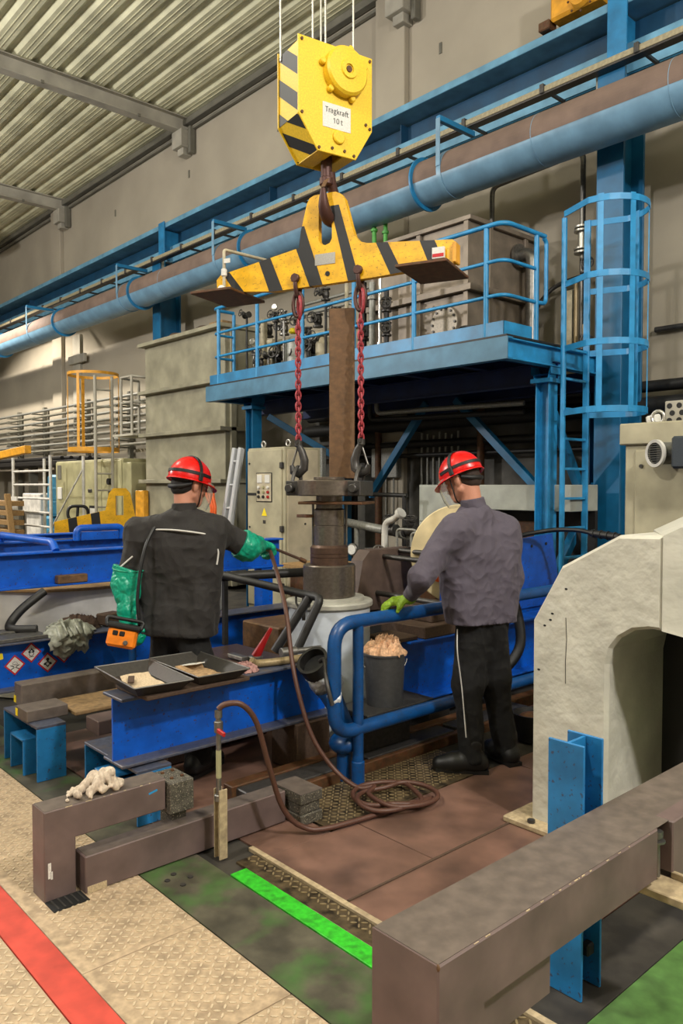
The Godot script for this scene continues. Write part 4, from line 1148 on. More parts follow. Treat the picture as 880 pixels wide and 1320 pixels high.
	s = S(); box2(s, V(-2.76, 0.05, -6.0), V(-0.4, 1.97, -5.2), 0.01); putw(s, "body", "cabinet_beige", t)
	s = S(); box2(s, V(-2.79, 1.88, -6.03), V(-0.37, 2.03, -5.17), 0.008); putw(s, "lid", "cabinet_beige", t)
	s = S(); box2(s, V(-2.68, 0.4, -5.2), V(-0.45, 1.84, -5.185), 0.006); putw(s, "front_panel", "cabinet_beige", t)
	s = S(); cyl(s, V(-2.63, 1.73, -5.185), Vector3.BACK, 0.014, 0.012, 6); putw(s, "screw", "steel_dark", t)
	s = S(); tube(s, torus_pts(V(-2.62, 2.08, -5.4), Vector3.RIGHT, Vector3.UP, 0.045, 0.045, 14), 0.012, 6, true); putw(s, "lifting_eye", "steel_bright", t)
	var ax := V(-0.40, -0.02, 0.9).normalized()
	var c := V(-2.46, 1.81, -5.06)
	t = thing("fan_motor", "grey fan motor with white ringed grille on the beige machine cabinet", "fan", c)
	s = S(); tube(s, [c, c - ax * 0.12 + V(0.03, 0, 0), c + V(0.2, 0, -0.1)], [0.075, 0.075, 0.08], 20); putw(s, "nozzle", "motor_grey", t)
	s = S(); box2(s, V(c.x + 0.13, c.y - 0.105, -5.2), V(c.x + 0.6, c.y + 0.105, -4.98), 0.015); putw(s, "motor_housing", "motor_dark", t)
	s = S(); lathe(s, [Vector2(0.072, 0), Vector2(0.092, 0.0), Vector2(0.092, 0.02), Vector2(0.072, 0.02), Vector2(0.072, 0)], c, ax, 28); putw(s, "ring", "white_frame", t)
	s = S(); cyl(s, c - ax * 0.005, ax, 0.072, 0.004, 20); putw(s, "grille_back", "print_black", t)
	var gb := frame_of(ax)
	var up := (Vector3.UP - ax * ax.y).normalized(); var sd := ax.cross(up).normalized()
	s = S()
	for k in 9:
		var yy := -0.06 + 0.015 * k
		var hw := sqrt(0.072 * 0.072 - yy * yy)
		box(s, c + ax * 0.01 + up * yy, V(hw * 2, 0.005, 0.012), 0.0, Basis(sd, up, ax))
	putw(s, "grille_bars", "motor_grey", t)
	# perforated block and scrap on the cabinet
	t = thing("perforated_block", "grey block with rows of round holes lying on the beige machine cabinet", "block", V(-2.4, 2.03, -5.6))
	s = S(); box2(s, V(-2.62, 2.03, -5.7), V(-1.9, 2.2, -5.5), 0.006); putw(s, "block", "girder_grey", t)
	s = S()
	for i in 10:
		for j in 3: cyl(s, V(-2.585 + i * 0.07 + (0.02 if j == 1 else 0.0), 2.06 + j * 0.052, -5.501), Vector3.BACK, 0.02, 0.003, 12)
	putw(s, "holes", "print_black", t)
	t = thing("metal_offcut", "small bright metal offcut beside the perforated block", "offcut", V(-2.75, 2.03, -5.5))
	s = S(); box(s, V(-2.7, 2.07, -5.5), V(0.1, 0.07, 0.06), 0.01, Basis(Vector3.UP, 0.4).rotated(Vector3.BACK, 0.2)); putw(s, "offcut", "white_frame", t)

# ---------------------------------------------------------------- left background
func build_left_side() -> void:
	var s: SurfaceTool
	var t: Node3D
	# grey container wall with stiffening ribs
	t = thing("steel_container", "tall grey steel container with horizontal stiffening ribs behind the left worker", "container", V(-11.2, 0, -6.9))
	s = S(); box2(s, V(-12.43, 0.05, -7.25), V(-9.95, 3.98, -6.62), 0.01); putw(s, "shell", "container_grey", t)
	for y in [4.0, 3.18, 2.45, 1.657, 0.85]:
		s = S(); box2(s, V(-12.48, y - 0.03, -7.27), V(-9.9, y + 0.03, -6.5), 0.004); putw(s, "stiffener", "container_grey", t)
	s = S(); box2(s, V(-9.96, 0.05, -6.8), V(-9.9, 3.97, -6.7), 0.004); putw(s, "corner_post", "container_grey", t)
	t = thing("coiled_cable", "dark cable and rags lying on top of the grey container", "cable", V(-11.5, 4.03, -6.8))
	s = S(); tube(s, spline([V(-12.0, 4.06, -6.8), V(-11.6, 4.1, -6.7), V(-11.2, 4.06, -6.75), V(-10.9, 4.13, -6.8), V(-10.5, 4.06, -6.7)], 6), 0.03, 6); putw(s, "cable", "wood_dark", t)
	t = thing("wooden_offcut", "flat wooden offcut on the right end of the grey container's top", "offcut", V(-10.2, 4.03, -6.7))
	s = S(); box2(s, V(-10.35, 4.03, -6.85), V(-10.0, 4.09, -6.6), 0.01); putw(s, "board", "board_tan", t)
	# long beige switch cabinets
	t = thing("switch_cabinet", "long beige green switch cabinet behind the blue frame at far left", "cabinet", V(-14.6, 0, -6.9))
	s = S(); box2(s, V(-16.1, 0.05, -7.3), V(-13.1, 2.08, -6.52), 0.01); putw(s, "body", "cabinet_green", t)
	for q in [[-16.08, -14.75], [-14.73, -13.95], [-13.93, -13.12]]:
		s = S(); box2(s, V(q[0], 0.12, -6.53), V(q[1], 2.05, -6.5), 0.006); putw(s, "door", "cabinet_green", t)
	s = S(); box2(s, V(-15.98, 1.72, -6.5), V(-15.8, 2.0, -6.49)); putw(s, "vent", "duct_dark", t)
	s = S(); box2(s, V(-15.95, 1.3, -6.5), V(-15.75, 1.55, -6.47), 0.01); putw(s, "meter_box", "white_label", t)
	s = S(); box2(s, V(-14.5, 1.45, -6.5), V(-14.35, 1.52, -6.48), 0.01); putw(s, "handle", "steel_dark", t)
	s = S(); box2(s, V(-14.45, 0.85, -6.5), V(-14.15, 1.2, -6.485)); putw(s, "document_frame", "print_black", t)
	s = S(); box2(s, V(-14.41, 0.9, -6.486), V(-14.19, 1.15, -6.48)); putw(s, "document", "white_label", t)
	s = S(); cyl(s, V(-13.55, 1.66, -6.5), Vector3.BACK, 0.06, 0.06, 12); box2(s, V(-13.62, 1.3, -6.5), V(-13.4, 1.5, -6.48)); putw(s, "rotary_switch", "print_black", t)
	t = thing("side_cabinet", "narrow grey green cabinet at the right end of the long switch cabinet", "cabinet", V(-12.9, 0, -6.75))
	s = S(); box2(s, V(-13.08, 0.05, -7.0), V(-12.75, 2.0, -6.5), 0.01); putw(s, "body", "cabinet_green", t)
	# ladder with yellow safety cage
	var lx := -13.3
	t = thing("caged_ladder", "grey access ladder with a yellow safety cage at the far left", "ladder", V(lx, 0, -6.25))
	for z in [-6.1, -6.42]:
		s = S(); rod(s, V(lx, 0, z), V(lx, 3.55, z), 0.03, 8); putw(s, "stile", "girder_grey", t)
	var y := 0.3
	while y < 3.3:
		s = S(); rod(s, V(lx, y, -6.1), V(lx, y, -6.42), 0.018, 6); putw(s, "rung", "girder_grey", t)
		y += 0.3
	var cz := -6.26
	for q in [[3.64, 0.05, "guard_yellow"], [2.28, 0.08, "guard_yellow"]]:
		s = S(); lathe(s, [Vector2(0.44, 0), Vector2(0.455, 0), Vector2(0.455, q[1]), Vector2(0.44, q[1]), Vector2(0.44, 0)], V(lx - 0.42, q[0] - q[1], cz), Vector3.UP, 28); putw(s, "hoop", q[2], t)
	for a in [60.0, 110.0, 180.0, 250.0, 300.0]:
		var r := deg_to_rad(a)
		var p := V(lx - 0.42 + 0.446 * cos(r), 2.92, cz + 0.446 * sin(r))
		s = S(); box(s, p, V(0.012, 1.4, 0.055), 0.0, Basis(Vector3.UP, -r)); putw(s, "cage_strap", "guard_yellow", t)
	t = thing("access_landing", "small grey landing with handrails between the yellow cage and the grey container", "landing", V(-12.6, 2.5, -6.6))
	s = S(); box2(s, V(-13.25, 2.46, -6.95), V(-12.475, 2.5, -6.4)); putw(s, "grating", "girder_grey", t)
	for p in [V(-13.2, 2.5, -6.9), V(-13.0, 2.5, -6.45), V(-12.6, 2.5, -6.9), V(-12.6, 2.5, -6.45)]:
		s = S(); rod(s, p, p + V(0, 1.0, 0), 0.025, 8); putw(s, "post", "girder_grey", t)
	for yy in [3.5, 3.05]:
		s = S(); tube(s, [V(-13.2, yy, -6.9), V(-13.0, yy, -6.45), V(-12.6, yy, -6.45), V(-12.6, yy, -6.9)], 0.022, 8); putw(s, "rail", "girder_grey", t)
	# rack of long tubes on the wall
	t = thing("tube_rack", "grey wall rack with upright posts carrying long steel tubes at far left", "rack", V(-18, 2.2, -7.6))
	for x in [-22.0, -20.2, -17.6, -15.5]:
		s = S(); box2(s, V(x - 0.05, 0, -7.95), V(x + 0.05, 3.6, -7.85), 0.005); putw(s, "post", "duct_dark", t)
		s = S()
		for k in 8:
			s = S(); box2(s, V(x - 0.03, 2.38 + 0.145 * k, -7.86), V(x + 0.03, 2.41 + 0.145 * k, -7.55), 0.003); putw(s, "arm", "duct_dark", t)
	for k in 8:
		var yy := 2.445 + 0.145 * k
		t = thing("steel_tube", "%s long thin steel tube in the wall rack at far left" % NTH[k], "tube", V(-18, yy, -7.62), 0.0, "long tubes in the wall rack")
		s = S(); rod(s, V(-24.0 + 0.5 * (k % 3), yy, -7.64), V(-13.6 - 0.3 * (k % 2), yy, -7.64), 0.032, 8); putw(s, "tube", "pipe_grey" if k % 2 else "duct_dark", t)
	t = thing("shelf_stock", "dark stock of bars lying on the low shelf under the wall rack", "shelf", V(-18, 2.0, -7.5))
	s = S(); box2(s, V(-24.0, 2.05, -7.9), V(-16.2, 2.15, -7.0), 0.01); putw(s, "shelf_board", "pipe_dark", t)
	for k in 5:
		s = S(); rod(s, V(-23.5 + k * 0.3, 2.21, -7.7 + 0.13 * k), V(-16.6 - 0.2 * k, 2.21, -7.7 + 0.13 * k), 0.05, 8); putw(s, "bar", "pipe_dark", t)
	for x in [-23.0, -20.0, -16.6]:
		s = S(); box2(s, V(x - 0.06, 0, -7.6), V(x + 0.06, 2.05, -7.4)); putw(s, "leg", "duct_dark", t)
	# white scaffold frames and what stands behind
	t = thing("scaffold_tower", "white tubular scaffold frame with many rungs at far left", "scaffold", V(-14.5, 0, -5.5))
	for p in [V(-15.42, 0, -5.4), V(-13.6, 0, -5.4), V(-15.42, 0, -6.0), V(-13.6, 0, -6.0)]:
		s = S(); rod(s, p, p + V(0, 2.12, 0), 0.03, 8); putw(s, "upright", "white_frame", t)
	for k in 7:
		s = S(); rod(s, V(-15.42, 0.35 + 0.25 * k, -5.4), V(-13.6, 0.35 + 0.25 * k, -5.4), 0.02, 8); putw(s, "rung", "white_frame", t)
	s = S(); rod(s, V(-15.42, 0.5, -6.0), V(-13.6, 1.9, -6.0), 0.018, 6); putw(s, "brace", "white_frame", t)
	s = S(); box(s, V(-15.3, 1.2, -5.37), V(0.3, 0.35, 0.02)); putw(s, "sign", "white_label", t)
	for q in [[-17.25, 0.3, "blue barrel left of centre behind the white scaffold"], [-16.6, 0.32, "blue barrel right of centre behind the white scaffold"], [-17.0, 1.02, "upper blue barrel stacked behind the white scaffold"]]:
		t = thing("blue_barrel", q[2], "barrel", V(q[0], q[1], -7.0))
		var yb: float = 0.0 if q[1] < 0.5 else 0.92
		s = S(); lathe(s, [Vector2(0, 0), Vector2(0.27, 0), Vector2(0.29, 0.05), Vector2(0.3, 0.3), Vector2(0.29, 0.33), Vector2(0.3, 0.36), Vector2(0.3, 0.6), Vector2(0.29, 0.63), Vector2(0.29, 0.85), Vector2(0.25, 0.9), Vector2(0, 0.9)], V(q[0], yb, -7.0), Vector3.UP, 22); putw(s, "barrel", "drum_blue", t)
	t = thing("storage_crate", "pale crate carrying boxes behind the white scaffold", "crate", V(-17.6, 0, -7.0))
	s = S(); box2(s, V(-18.7, 0.93, -7.3), V(-17.6, 1.4, -6.75), 0.02); putw(s, "box", "white_frame", t)
	s = S(); box2(s, V(-18.6, 0.0, -7.3), V(-17.75, 0.93, -6.8), 0.02); putw(s, "lower_box", "white_frame", t)
	t = thing("wooden_pallet", "stack of pale wooden pallets standing on edge at the left picture border", "pallet", V(-15.0, 0, -5.0))
	for k in 7:
		s = S(); box2(s, V(-15.8, 0.2 + 0.17 * k, -5.12), V(-14.1, 0.29 + 0.17 * k, -4.88), 0.005); putw(s, "slat", "wood_pale", t)
	s = S(); box(s, V(-13.95, 0.72, -4.85), V(0.06, 1.5, 0.1), 0.005, Basis(Vector3.BACK, 0.3)); putw(s, "prop", "wood_pale", t)
	t = thing("yellow_jib", "yellow jib beam end above the white scaffold at the left border", "beam", V(-16.5, 2.2, -5.7))
	s = S(); box(s, V(-17.3, 2.25, -5.9), V(2.6, 0.16, 0.14), 0.01, Basis(Vector3.BACK, 0.05)); putw(s, "beam", "guard_yellow", t)
	s = S(); box2(s, V(-18.4, 0.0, -6.0), V(-18.2, 2.2, -5.8)); putw(s, "mast", "guard_yellow", t)
	# pallet truck handle
	t = thing("pallet_truck", "black pallet truck handle standing behind the blue frame", "pallet truck", V(-10.6, 0, -4.6))
	s = S(); tube(s, bend([V(-10.62, 1.0, -4.6), V(-10.68, 1.14, -4.47), V(-10.68, 1.3, -4.49), V(-10.56, 1.3, -4.71), V(-10.56, 1.14, -4.73), V(-10.62, 1.0, -4.6)], 0.08), 0.022, 8); putw(s, "grip", "cable_black", t)
	s = S(); rod(s, V(-10.62, 0.1, -4.5), V(-10.62, 1.28, -4.6), 0.022, 8); putw(s, "tiller", "cable_black", t)
	s = S(); box2(s, V(-10.85, 0.05, -4.55), V(-10.35, 0.2, -4.3), 0.02); box2(s, V(-10.85, 0.05, -4.3), V(-10.7, 0.12, -3.2), 0.01); box2(s, V(-10.5, 0.05, -4.3), V(-10.35, 0.12, -3.2), 0.01); putw(s, "forks", "red_paint", t)
	# spare spreader behind the frame
	t = thing("spare_spreader", "yellow and black spreader beam resting behind the blue frame left of the worker", "spreader", V(-8.75, 1.0, -4.0), deg_to_rad(60))
	var ol := PackedVector2Array([Vector2(-0.45, 0.0), Vector2(-0.45, 0.17), Vector2(0.12, 0.30), Vector2(0.16, 0.5), Vector2(0.21, 0.56), Vector2(0.35, 0.56), Vector2(0.40, 0.5), Vector2(0.46, 0.22), Vector2(0.95, 0.14), Vector2(0.95, 0.0)])
	var slot := PackedVector2Array([Vector2(0.235, 0.24), Vector2(0.235, 0.47), Vector2(0.325, 0.47), Vector2(0.325, 0.24)])
	var cut: Array = Geometry2D.clip_polygons(ol, slot)
	s = S()
	var halves: Array = []
	for sidep in [PackedVector2Array([Vector2(-2, -2), Vector2(0.28, -2), Vector2(0.28, 2), Vector2(-2, 2)]), PackedVector2Array([Vector2(0.28, -2), Vector2(2, -2), Vector2(2, 2), Vector2(0.28, 2)])]:
		for pc in Geometry2D.intersect_polygons(ol, sidep):
			for p2 in Geometry2D.clip_polygons(pc, slot): prism(s, p2, -0.06, 0.06)
	put(s, "beam_plate", "yoke_yellow", t)
	s = S()
	for xs in [-0.28, -0.02, 0.52, 0.78]:
		for p2 in Geometry2D.intersect_polygons(ol, PackedVector2Array([Vector2(xs, 0), Vector2(xs + 0.1, 0), Vector2(xs + 0.02, 0.8), Vector2(xs - 0.08, 0.8)])): prism(s, p2, -0.0615, 0.0615)
	put(s, "black_stripe", "stripe_black", t)
	t = thing("saw_horse", "low steel support standing under the spare spreader", "trestle", V(-8.45, 0, -4.1))
	s = S(); box2(s, V(-8.75, 0.9, -4.6), V(-8.15, 1.0, -3.6), 0.01); putw(s, "top", "pipe_dark", t)
	for p in [V(-8.7, 0, -4.5), V(-8.2, 0, -4.5), V(-8.7, 0, -3.7), V(-8.2, 0, -3.7)]:
		s = S(); box2(s, p - V(0.03, 0, 0.03), p + V(0.03, 0.9, 0.03)); putw(s, "leg", "pipe_dark", t)
	t = thing("yellow_post", "yellow post behind the spare spreader beside the dark column", "post", V(-12.4, 0, -6.6))
	s = S(); box2(s, V(-12.6, 0, -6.6), V(-12.3, 1.5, -6.5), 0.01); putw(s, "post", "guard_yellow", t)

# ---------------------------------------------------------------- blue frame, beams, trestles and what lies on them
func rag(called: String, label: String, m: String, c: Vector3, size: Vector3, seedv: int, drape := -1.0, turn := 0.0, amp := 1.0) -> Node3D:
	# a crumpled sheet heaped up at c; beyond the edge at x = drape it hangs down
	var t := thing(called, label, "rag" if called == "rag" else "bag", c, turn)
	var n := FastNoiseLite.new(); n.seed = seedv; n.frequency = 0.62; n.fractal_octaves = 2; n.fractal_type = FastNoiseLite.FRACTAL_RIDGED; n.fractal_gain = 0.35
	var w := FastNoiseLite.new(); w.seed = seedv + 5; w.frequency = 0.9; w.fractal_octaves = 2
	var rings := 22; var segs := 56
	var f := func(u: float, a: float) -> Vector3:
		var rim := 1.0 + 0.30 * w.get_noise_2d(cos(a) * 1.6 + 7.0, sin(a) * 1.6) + 0.16 * w.get_noise_2d(cos(a) * 4.0, sin(a) * 4.0 + 3.0)
		var x := cos(a) * u * rim; var z := sin(a) * u * rim
		var qx := x * 1.5 + 0.5 * w.get_noise_2d(x * 2.0, z * 2.0); var qz := z * 1.5 + 0.5 * w.get_noise_2d(z * 2.0 + 9.0, x * 2.0)
		var fold := 0.5 + 0.5 * n.get_noise_2d(qx * 1.4, qz * 1.4)
		var y := (1.0 - pow(u, 4.0)) * (0.12 + 0.75 * fold) + fold * 0.25 * amp * (1.0 - 0.6 * u)
		var p := V((x + 0.3 * (fold - 0.5)) * size.x * 0.5, y * size.y, (z + 0.2 * (w.get_noise_2d(x * 3.0, z * 3.0))) * size.z * 0.5)
		if drape >= 0.0 and p.x > drape:
			var over := p.x - drape
			p = V(drape + p.y * 0.8 + 0.004, p.y * 0.3 - over, p.z)
		return p
	var s := S()
	var P := []
	for i in rings + 1:
		var row := PackedVector3Array()
		for k in segs: row.append(f.call(maxf(float(i) / rings, 0.001), TAU * k / segs))
		P.append(row)
	s.set_smooth_group(0)
	for i in rings:
		for k in segs:
			var k2 := (k + 1) % segs
			for q in [[P[i][k], P[i][k2], P[i + 1][k2]], [P[i][k], P[i + 1][k2], P[i + 1][k]]]:
				for vv in q: s.add_vertex(vv)
				for vv in [q[0], q[2], q[1]]: s.add_vertex(vv + V(0, -0.0025, 0))
	s.generate_normals()
	put(s, "cloth" if called == "rag" else "bag", m, t)
	return t

func ghs(parent: Node3D, c: Vector3, kind: int) -> void:
	var B := Basis(V(0, 0, -1), Vector3.UP, V(1, 0, 0))
	var T := Transform3D(B, c)
	var d := 0.066
	var s := S(); prism(s, PackedVector2Array([Vector2(d, 0), Vector2(0, d), Vector2(-d, 0), Vector2(0, -d)]), 0, 0.002, T)
	var o := putw(s, "hazard_label", "print_red", parent)
	d = 0.053
	s = S(); prism(s, PackedVector2Array([Vector2(d, 0), Vector2(0, d), Vector2(-d, 0), Vector2(0, -d)]), 0, 0.003, T); putw(s, "label_field", "white_label", o)
	s = S()
	if kind == 0: # skull and crossbones
		for a in [0.45, -0.45]:
			prism(s, PackedVector2Array([Vector2(-0.03, -0.004), Vector2(0.03, -0.004), Vector2(0.03, 0.001), Vector2(-0.03, 0.001)]), 0, 0.0036, T * Transform3D(Basis(Vector3.BACK, a), V(0, -0.012, 0)))
		prism(s, circ(0.0165, 18, Vector2(0, 0.006)), 0, 0.004, T)
		prism(s, rrect(0.016, 0.014, 0.003) , 0, 0.004, T * Transform3D(Basis(), V(0, -0.010, 0)))
		putw(s, "symbol", "print_black", o)
		s = S(); prism(s, circ(0.0145, 18, Vector2(0, 0.006)), 0, 0.0043, T); prism(s, rrect(0.0125, 0.011, 0.002), 0, 0.0043, T * Transform3D(Basis(), V(0, -0.010, 0))); putw(s, "symbol_fill", "white_label", o)
		s = S()
		for x in [-0.006, 0.006]: prism(s, circ(0.0036, 10, Vector2(x, 0.004)), 0, 0.0046, T)
		prism(s, PackedVector2Array([Vector2(-0.002, -0.003), Vector2(0.002, -0.003), Vector2(0, 0.002)]), 0, 0.0046, T)
		putw(s, "symbol", "print_black", o)
	elif kind == 1: # flame over circle
		prism(s, PackedVector2Array([Vector2(-0.012, -0.006), Vector2(-0.02, 0.006), Vector2(-0.015, 0.016), Vector2(-0.012, 0.011), Vector2(-0.01, 0.022), Vector2(-0.004, 0.016), Vector2(-0.002, 0.034), Vector2(0.005, 0.02), Vector2(0.009, 0.026), Vector2(0.012, 0.012), Vector2(0.017, 0.018), Vector2(0.02, 0.006), Vector2(0.012, -0.006)]), 0, 0.0036, T)
		prism(s, circ(0.0155, 20, Vector2(0, -0.009)), 0, 0.0038, T)
		prism(s, PackedVector2Array([Vector2(-0.017, -0.029), Vector2(0.017, -0.029), Vector2(0.017, -0.026), Vector2(-0.017, -0.026)]), 0, 0.0036, T)
		putw(s, "symbol", "print_black", o)
		s = S(); prism(s, circ(0.0112, 18, Vector2(0, -0.009)), 0, 0.0042, T)
		prism(s, PackedVector2Array([Vector2(-0.006, 0.006), Vector2(-0.009, 0.012), Vector2(-0.003, 0.009), Vector2(0, 0.018), Vector2(0.004, 0.009), Vector2(0.009, 0.011), Vector2(0.006, 0.006)]), 0, 0.0042, T)
		putw(s, "symbol_fill", "white_label", o)
	elif kind == 2: # health hazard torso
		prism(s, circ(0.011, 18, Vector2(0, 0.021)), 0, 0.0038, T)
		prism(s, PackedVector2Array([Vector2(-0.005, 0.014), Vector2(0.005, 0.014), Vector2(0.006, 0.006), Vector2(0.026, -0.002), Vector2(0.026, -0.014), Vector2(0.014, -0.016), Vector2(0.0, -0.032), Vector2(-0.014, -0.016), Vector2(-0.026, -0.014), Vector2(-0.026, -0.002), Vector2(-0.006, 0.006)]), 0, 0.0036, T)
		putw(s, "symbol", "print_black", o)
		s = S()
		var st := PackedVector2Array()
		for k in 12: st.append(Vector2(sin(TAU * k / 12), cos(TAU * k / 12)) * (0.015 if k % 2 == 0 else 0.005) + Vector2(0, -0.009))
		prism(s, st, 0, 0.0042, T); putw(s, "symbol_fill", "white_label", o)
	else:
		prism(s, circ(0.008, 12, Vector2(0.0, -0.01)), 0, 0.0036, T); putw(s, "symbol", "print_black", o)

func build_beams() -> void:
	var s: SurfaceTool
	var t: Node3D
	# raised blue frame
	t = thing("beam_grillage", "large royal blue steel frame of long beams standing behind the left worker", "frame", V(-6.4, 0, -2.6))
	for x in [-5.5, -6.6, -7.45]:
		s = S(); ibeam(s, V(x, 1.005, -0.2), V(x, 1.005, -4.22), Vector3.UP, 0.25, 0.14, 0.014, 0.01); putw(s, "long_beam", "royal_blue", t)
	for z in [-1.0, -4.15]:
		s = S(); ibeam(s, V(-7.45, 1.0, z), V(-5.5, 1.0, z), Vector3.UP, 0.2, 0.1, 0.012, 0.01); putw(s, "cross_beam", "royal_blue", t)
	for p in [V(-5.5, 0, -4.05), V(-5.5, 0, -0.6), V(-7.45, 0, -4.05), V(-7.45, 0, -0.6)]:
		s = S(); box2(s, p - V(0.06, 0, 0.06), p + V(0.06, 0.88, 0.06), 0.006); putw(s, "leg", "royal_blue", t)
	s = S(); tube(s, bend([V(-6.6, 1.13, -2.2), V(-6.6, 1.19, -2.2), V(-5.52, 1.19, -2.2), V(-5.46, 1.13, -2.2)], 0.04), 0.028, 10); putw(s, "cross_tube", "royal_blue", t)
	s = S(); tube(s, bend([V(-6.5, 1.12, -2.8), V(-6.5, 1.225, -2.8), V(-6.5, 1.225, -3.22), V(-6.5, 1.12, -3.22)], 0.06), 0.03, 10); box2(s, V(-6.51, 1.12, -3.18), V(-6.49, 1.19, -2.84)); putw(s, "lifting_loop", "royal_blue", t)
	s = S(); box2(s, V(-5.47, 1.13, -3.1), V(-5.41, 1.136, -2.7), 0.001); box2(s, V(-6.58, 1.13, -3.3), V(-6.54, 1.136, -2.5), 0.001); putw(s, "lit_edge_strip", "steel", t)  # bright strips in place of light catching the beams' top edges
	t = thing("wooden_wedge", "small reddish brown wooden block resting on the blue frame's lower flange", "wood block", V(-5.46, 0.895, -2.3))
	s = S(); box2(s, V(-5.49, 0.895, -2.42), V(-5.425, 0.955, -2.2), 0.006); putw(s, "block", "plank_brown", t)
	t = thing("blue_tube_post", "thin blue upright tube seen beside the left worker's hip", "post", V(-4.75, 0, -2.42))
	s = S(); rod(s, V(-4.75, 0, -2.42), V(-4.75, 1.0, -2.42), 0.025, 10); putw(s, "tube", "rail_blue", t)
	# white round tank under the frame
	t = thing("round_tank", "large white round tank with pale lid under the blue frame", "tank", V(-6.4, 0, -2.65))
	s = S(); lathe(s, [Vector2(0, 0), Vector2(0.74, 0), Vector2(0.74, 0.80), Vector2(0, 0.80)], V(-6.4, 0, -2.65), Vector3.UP, 44); putw(s, "shell", "white_frame", t)
	s = S(); cyl(s, V(-6.4, 0.80, -2.65), Vector3.UP, 0.77, 0.025, 44, 0.005); putw(s, "lid", "wood_pale", t)
	t = thing("timber_post", "dark upright timber behind the left end of the blue beam", "timber", V(-5.5, 0.4, -1.8))
	s = S(); box2(s, V(-5.50, 0, -1.74), V(-5.38, 0.84, -1.64), 0.008); putw(s, "timber", "wood_dark", t)
	t = thing("black_duct_hose", "black curved hose bending up behind the beam with hazard labels", "hose", V(-5.35, 0.62, -2.0))
	s = S(); tube(s, spline([V(-5.32, 0.87, -2.06), V(-5.31, 0.77, -1.91), V(-5.29, 0.68, -1.82), V(-5.22, 0.652, -1.81), V(-5.12, 0.65, -1.93)], 6), 0.03, 12); putw(s, "hose", "pipe_dark", t)
	# beam with hazard labels
	t = thing("hazard_beam", "royal blue I-beam carrying red-bordered hazard labels at the left edge", "beam", V(-5.07, 0.3, -2.5))
	ibeam_thing(t, V(-5.07, 0.455, -0.3), V(-5.07, 0.455, -4.6), Vector3.UP, 0.31, 0.2, 0.014, 0.012, "royal_blue", "royal_dirty")
	ghs(t, V(-5.063, 0.45, -1.765), 0); ghs(t, V(-5.063, 0.515, -1.87), 1); ghs(t, V(-5.063, 0.435, -1.975), 2); ghs(t, V(-5.063, 0.48, -2.085), 3)
	s = S(); prism(s, rrect(0.055, 0.04, 0.006), 0, 0.002, Transform3D(Basis(V(0, 0, -1), Vector3.UP, V(1, 0, 0)).rotated(Vector3.RIGHT, 0.12), V(-5.063, 0.515, -1.665))); putw(s, "yellow_sticker", "label_yellow", t)
	for p in [V(-5.07, 0, -1.0), V(-5.07, 0, -4.2), V(-5.07, 0, -2.8)]:
		s = S(); box2(s, p - V(0.12, 0, 0.12), p + V(0.12, 0.3, 0.12), 0.006); putw(s, "support_block", "wood_dark", t)
	t = thing("steel_flat", "grey steel flats stacked on the beam with hazard labels", "steel bar", V(-5.1, 0.61, -1.5))
	s = S(); box2(s, V(-5.16, 0.612, -1.95), V(-4.98, 0.635, -0.6), 0.003); box2(s, V(-5.3, 0.612, -1.9), V(-5.18, 0.645, -0.6), 0.003); putw(s, "flat", "steel", t)
	var bg = rag("plastic_bag", "crumpled grey plastic bag hanging over the edge of the hazard-label beam", "bag_grey", V(-5.03, 0.613, -2.1), V(0.40, 0.10, 0.30), 5, 0.055, 0.0, 1.2)
	rag("rag", "dirty brown rag and glove heap on the beam behind the grey plastic bag", "rag_brown", V(-5.16, 0.613, -2.22), V(0.17, 0.10, 0.34), 9)
	t = thing("wood_chock", "small brown wooden chock right of the brown rag heap", "wood block", V(-5.2, 0.61, -2.5))
	s = S(); box(s, V(-5.15, 0.66, -2.45), V(0.1, 0.08, 0.16), 0.008, Basis(Vector3.UP, 0.3)); putw(s, "chock", "wood_dark", t)
	# near blue beam
	t = thing("near_beam", "royal blue I-beam in the middle carrying two black drip trays", "beam", V(-3.45, 0.27, -3.0))
	ibeam_thing(t, V(-3.45, 0.435, -1.65), V(-3.45, 0.435, -2.98), Vector3.UP, 0.33, 0.2, 0.015, 0.012, "royal_blue", "royal_dirty")
	for p in [V(-3.45, 0, -2.8)]:
		s = S(); box2(s, p - V(0.12, 0, 0.12), p + V(0.12, 0.27, 0.12), 0.006); putw(s, "support_block", "wood_dark", t)
	# trestles
	for q in [[-4.67, -4.16, -1.72, -1.56, 0.30, "left blue steel trestle carrying brown bars near the left edge"], [-3.88, -3.30, -1.88, -1.70, 0.262, "right blue steel trestle under the near end of the blue beam"]]:
		t = thing("steel_trestle", q[5], "trestle", V((q[0] + q[1]) / 2, 0, (q[2] + q[3]) / 2))
		var x0: float = q[0]; var x1: float = q[1]; var z0: float = q[2]; var z1: float = q[3]; var h: float = q[4]
		s = S(); box2(s, V(x0, h - 0.015, z0), V(x1, h, z1), 0.002); putw(s, "top_plate", "royal_dirty", t)
		s = S(); box2(s, V(x1 - 0.012, 0, z0), V(x1, h - 0.015, z1), 0.002); putw(s, "leg_plate", "trestle_blue", t)
		s = S(); box2(s, V(x0, 0, z0), V(x0 + 0.012, h - 0.015, z1), 0.002); putw(s, "leg_plate", "trestle_blue", t)
		s = S(); box2(s, V(x0 + 0.012, 0, z0), V(x1 - 0.012, h - 0.015, z0 + 0.008)); putw(s, "back_plate", "trestle_blue", t)
		var xm := x0 + 0.16
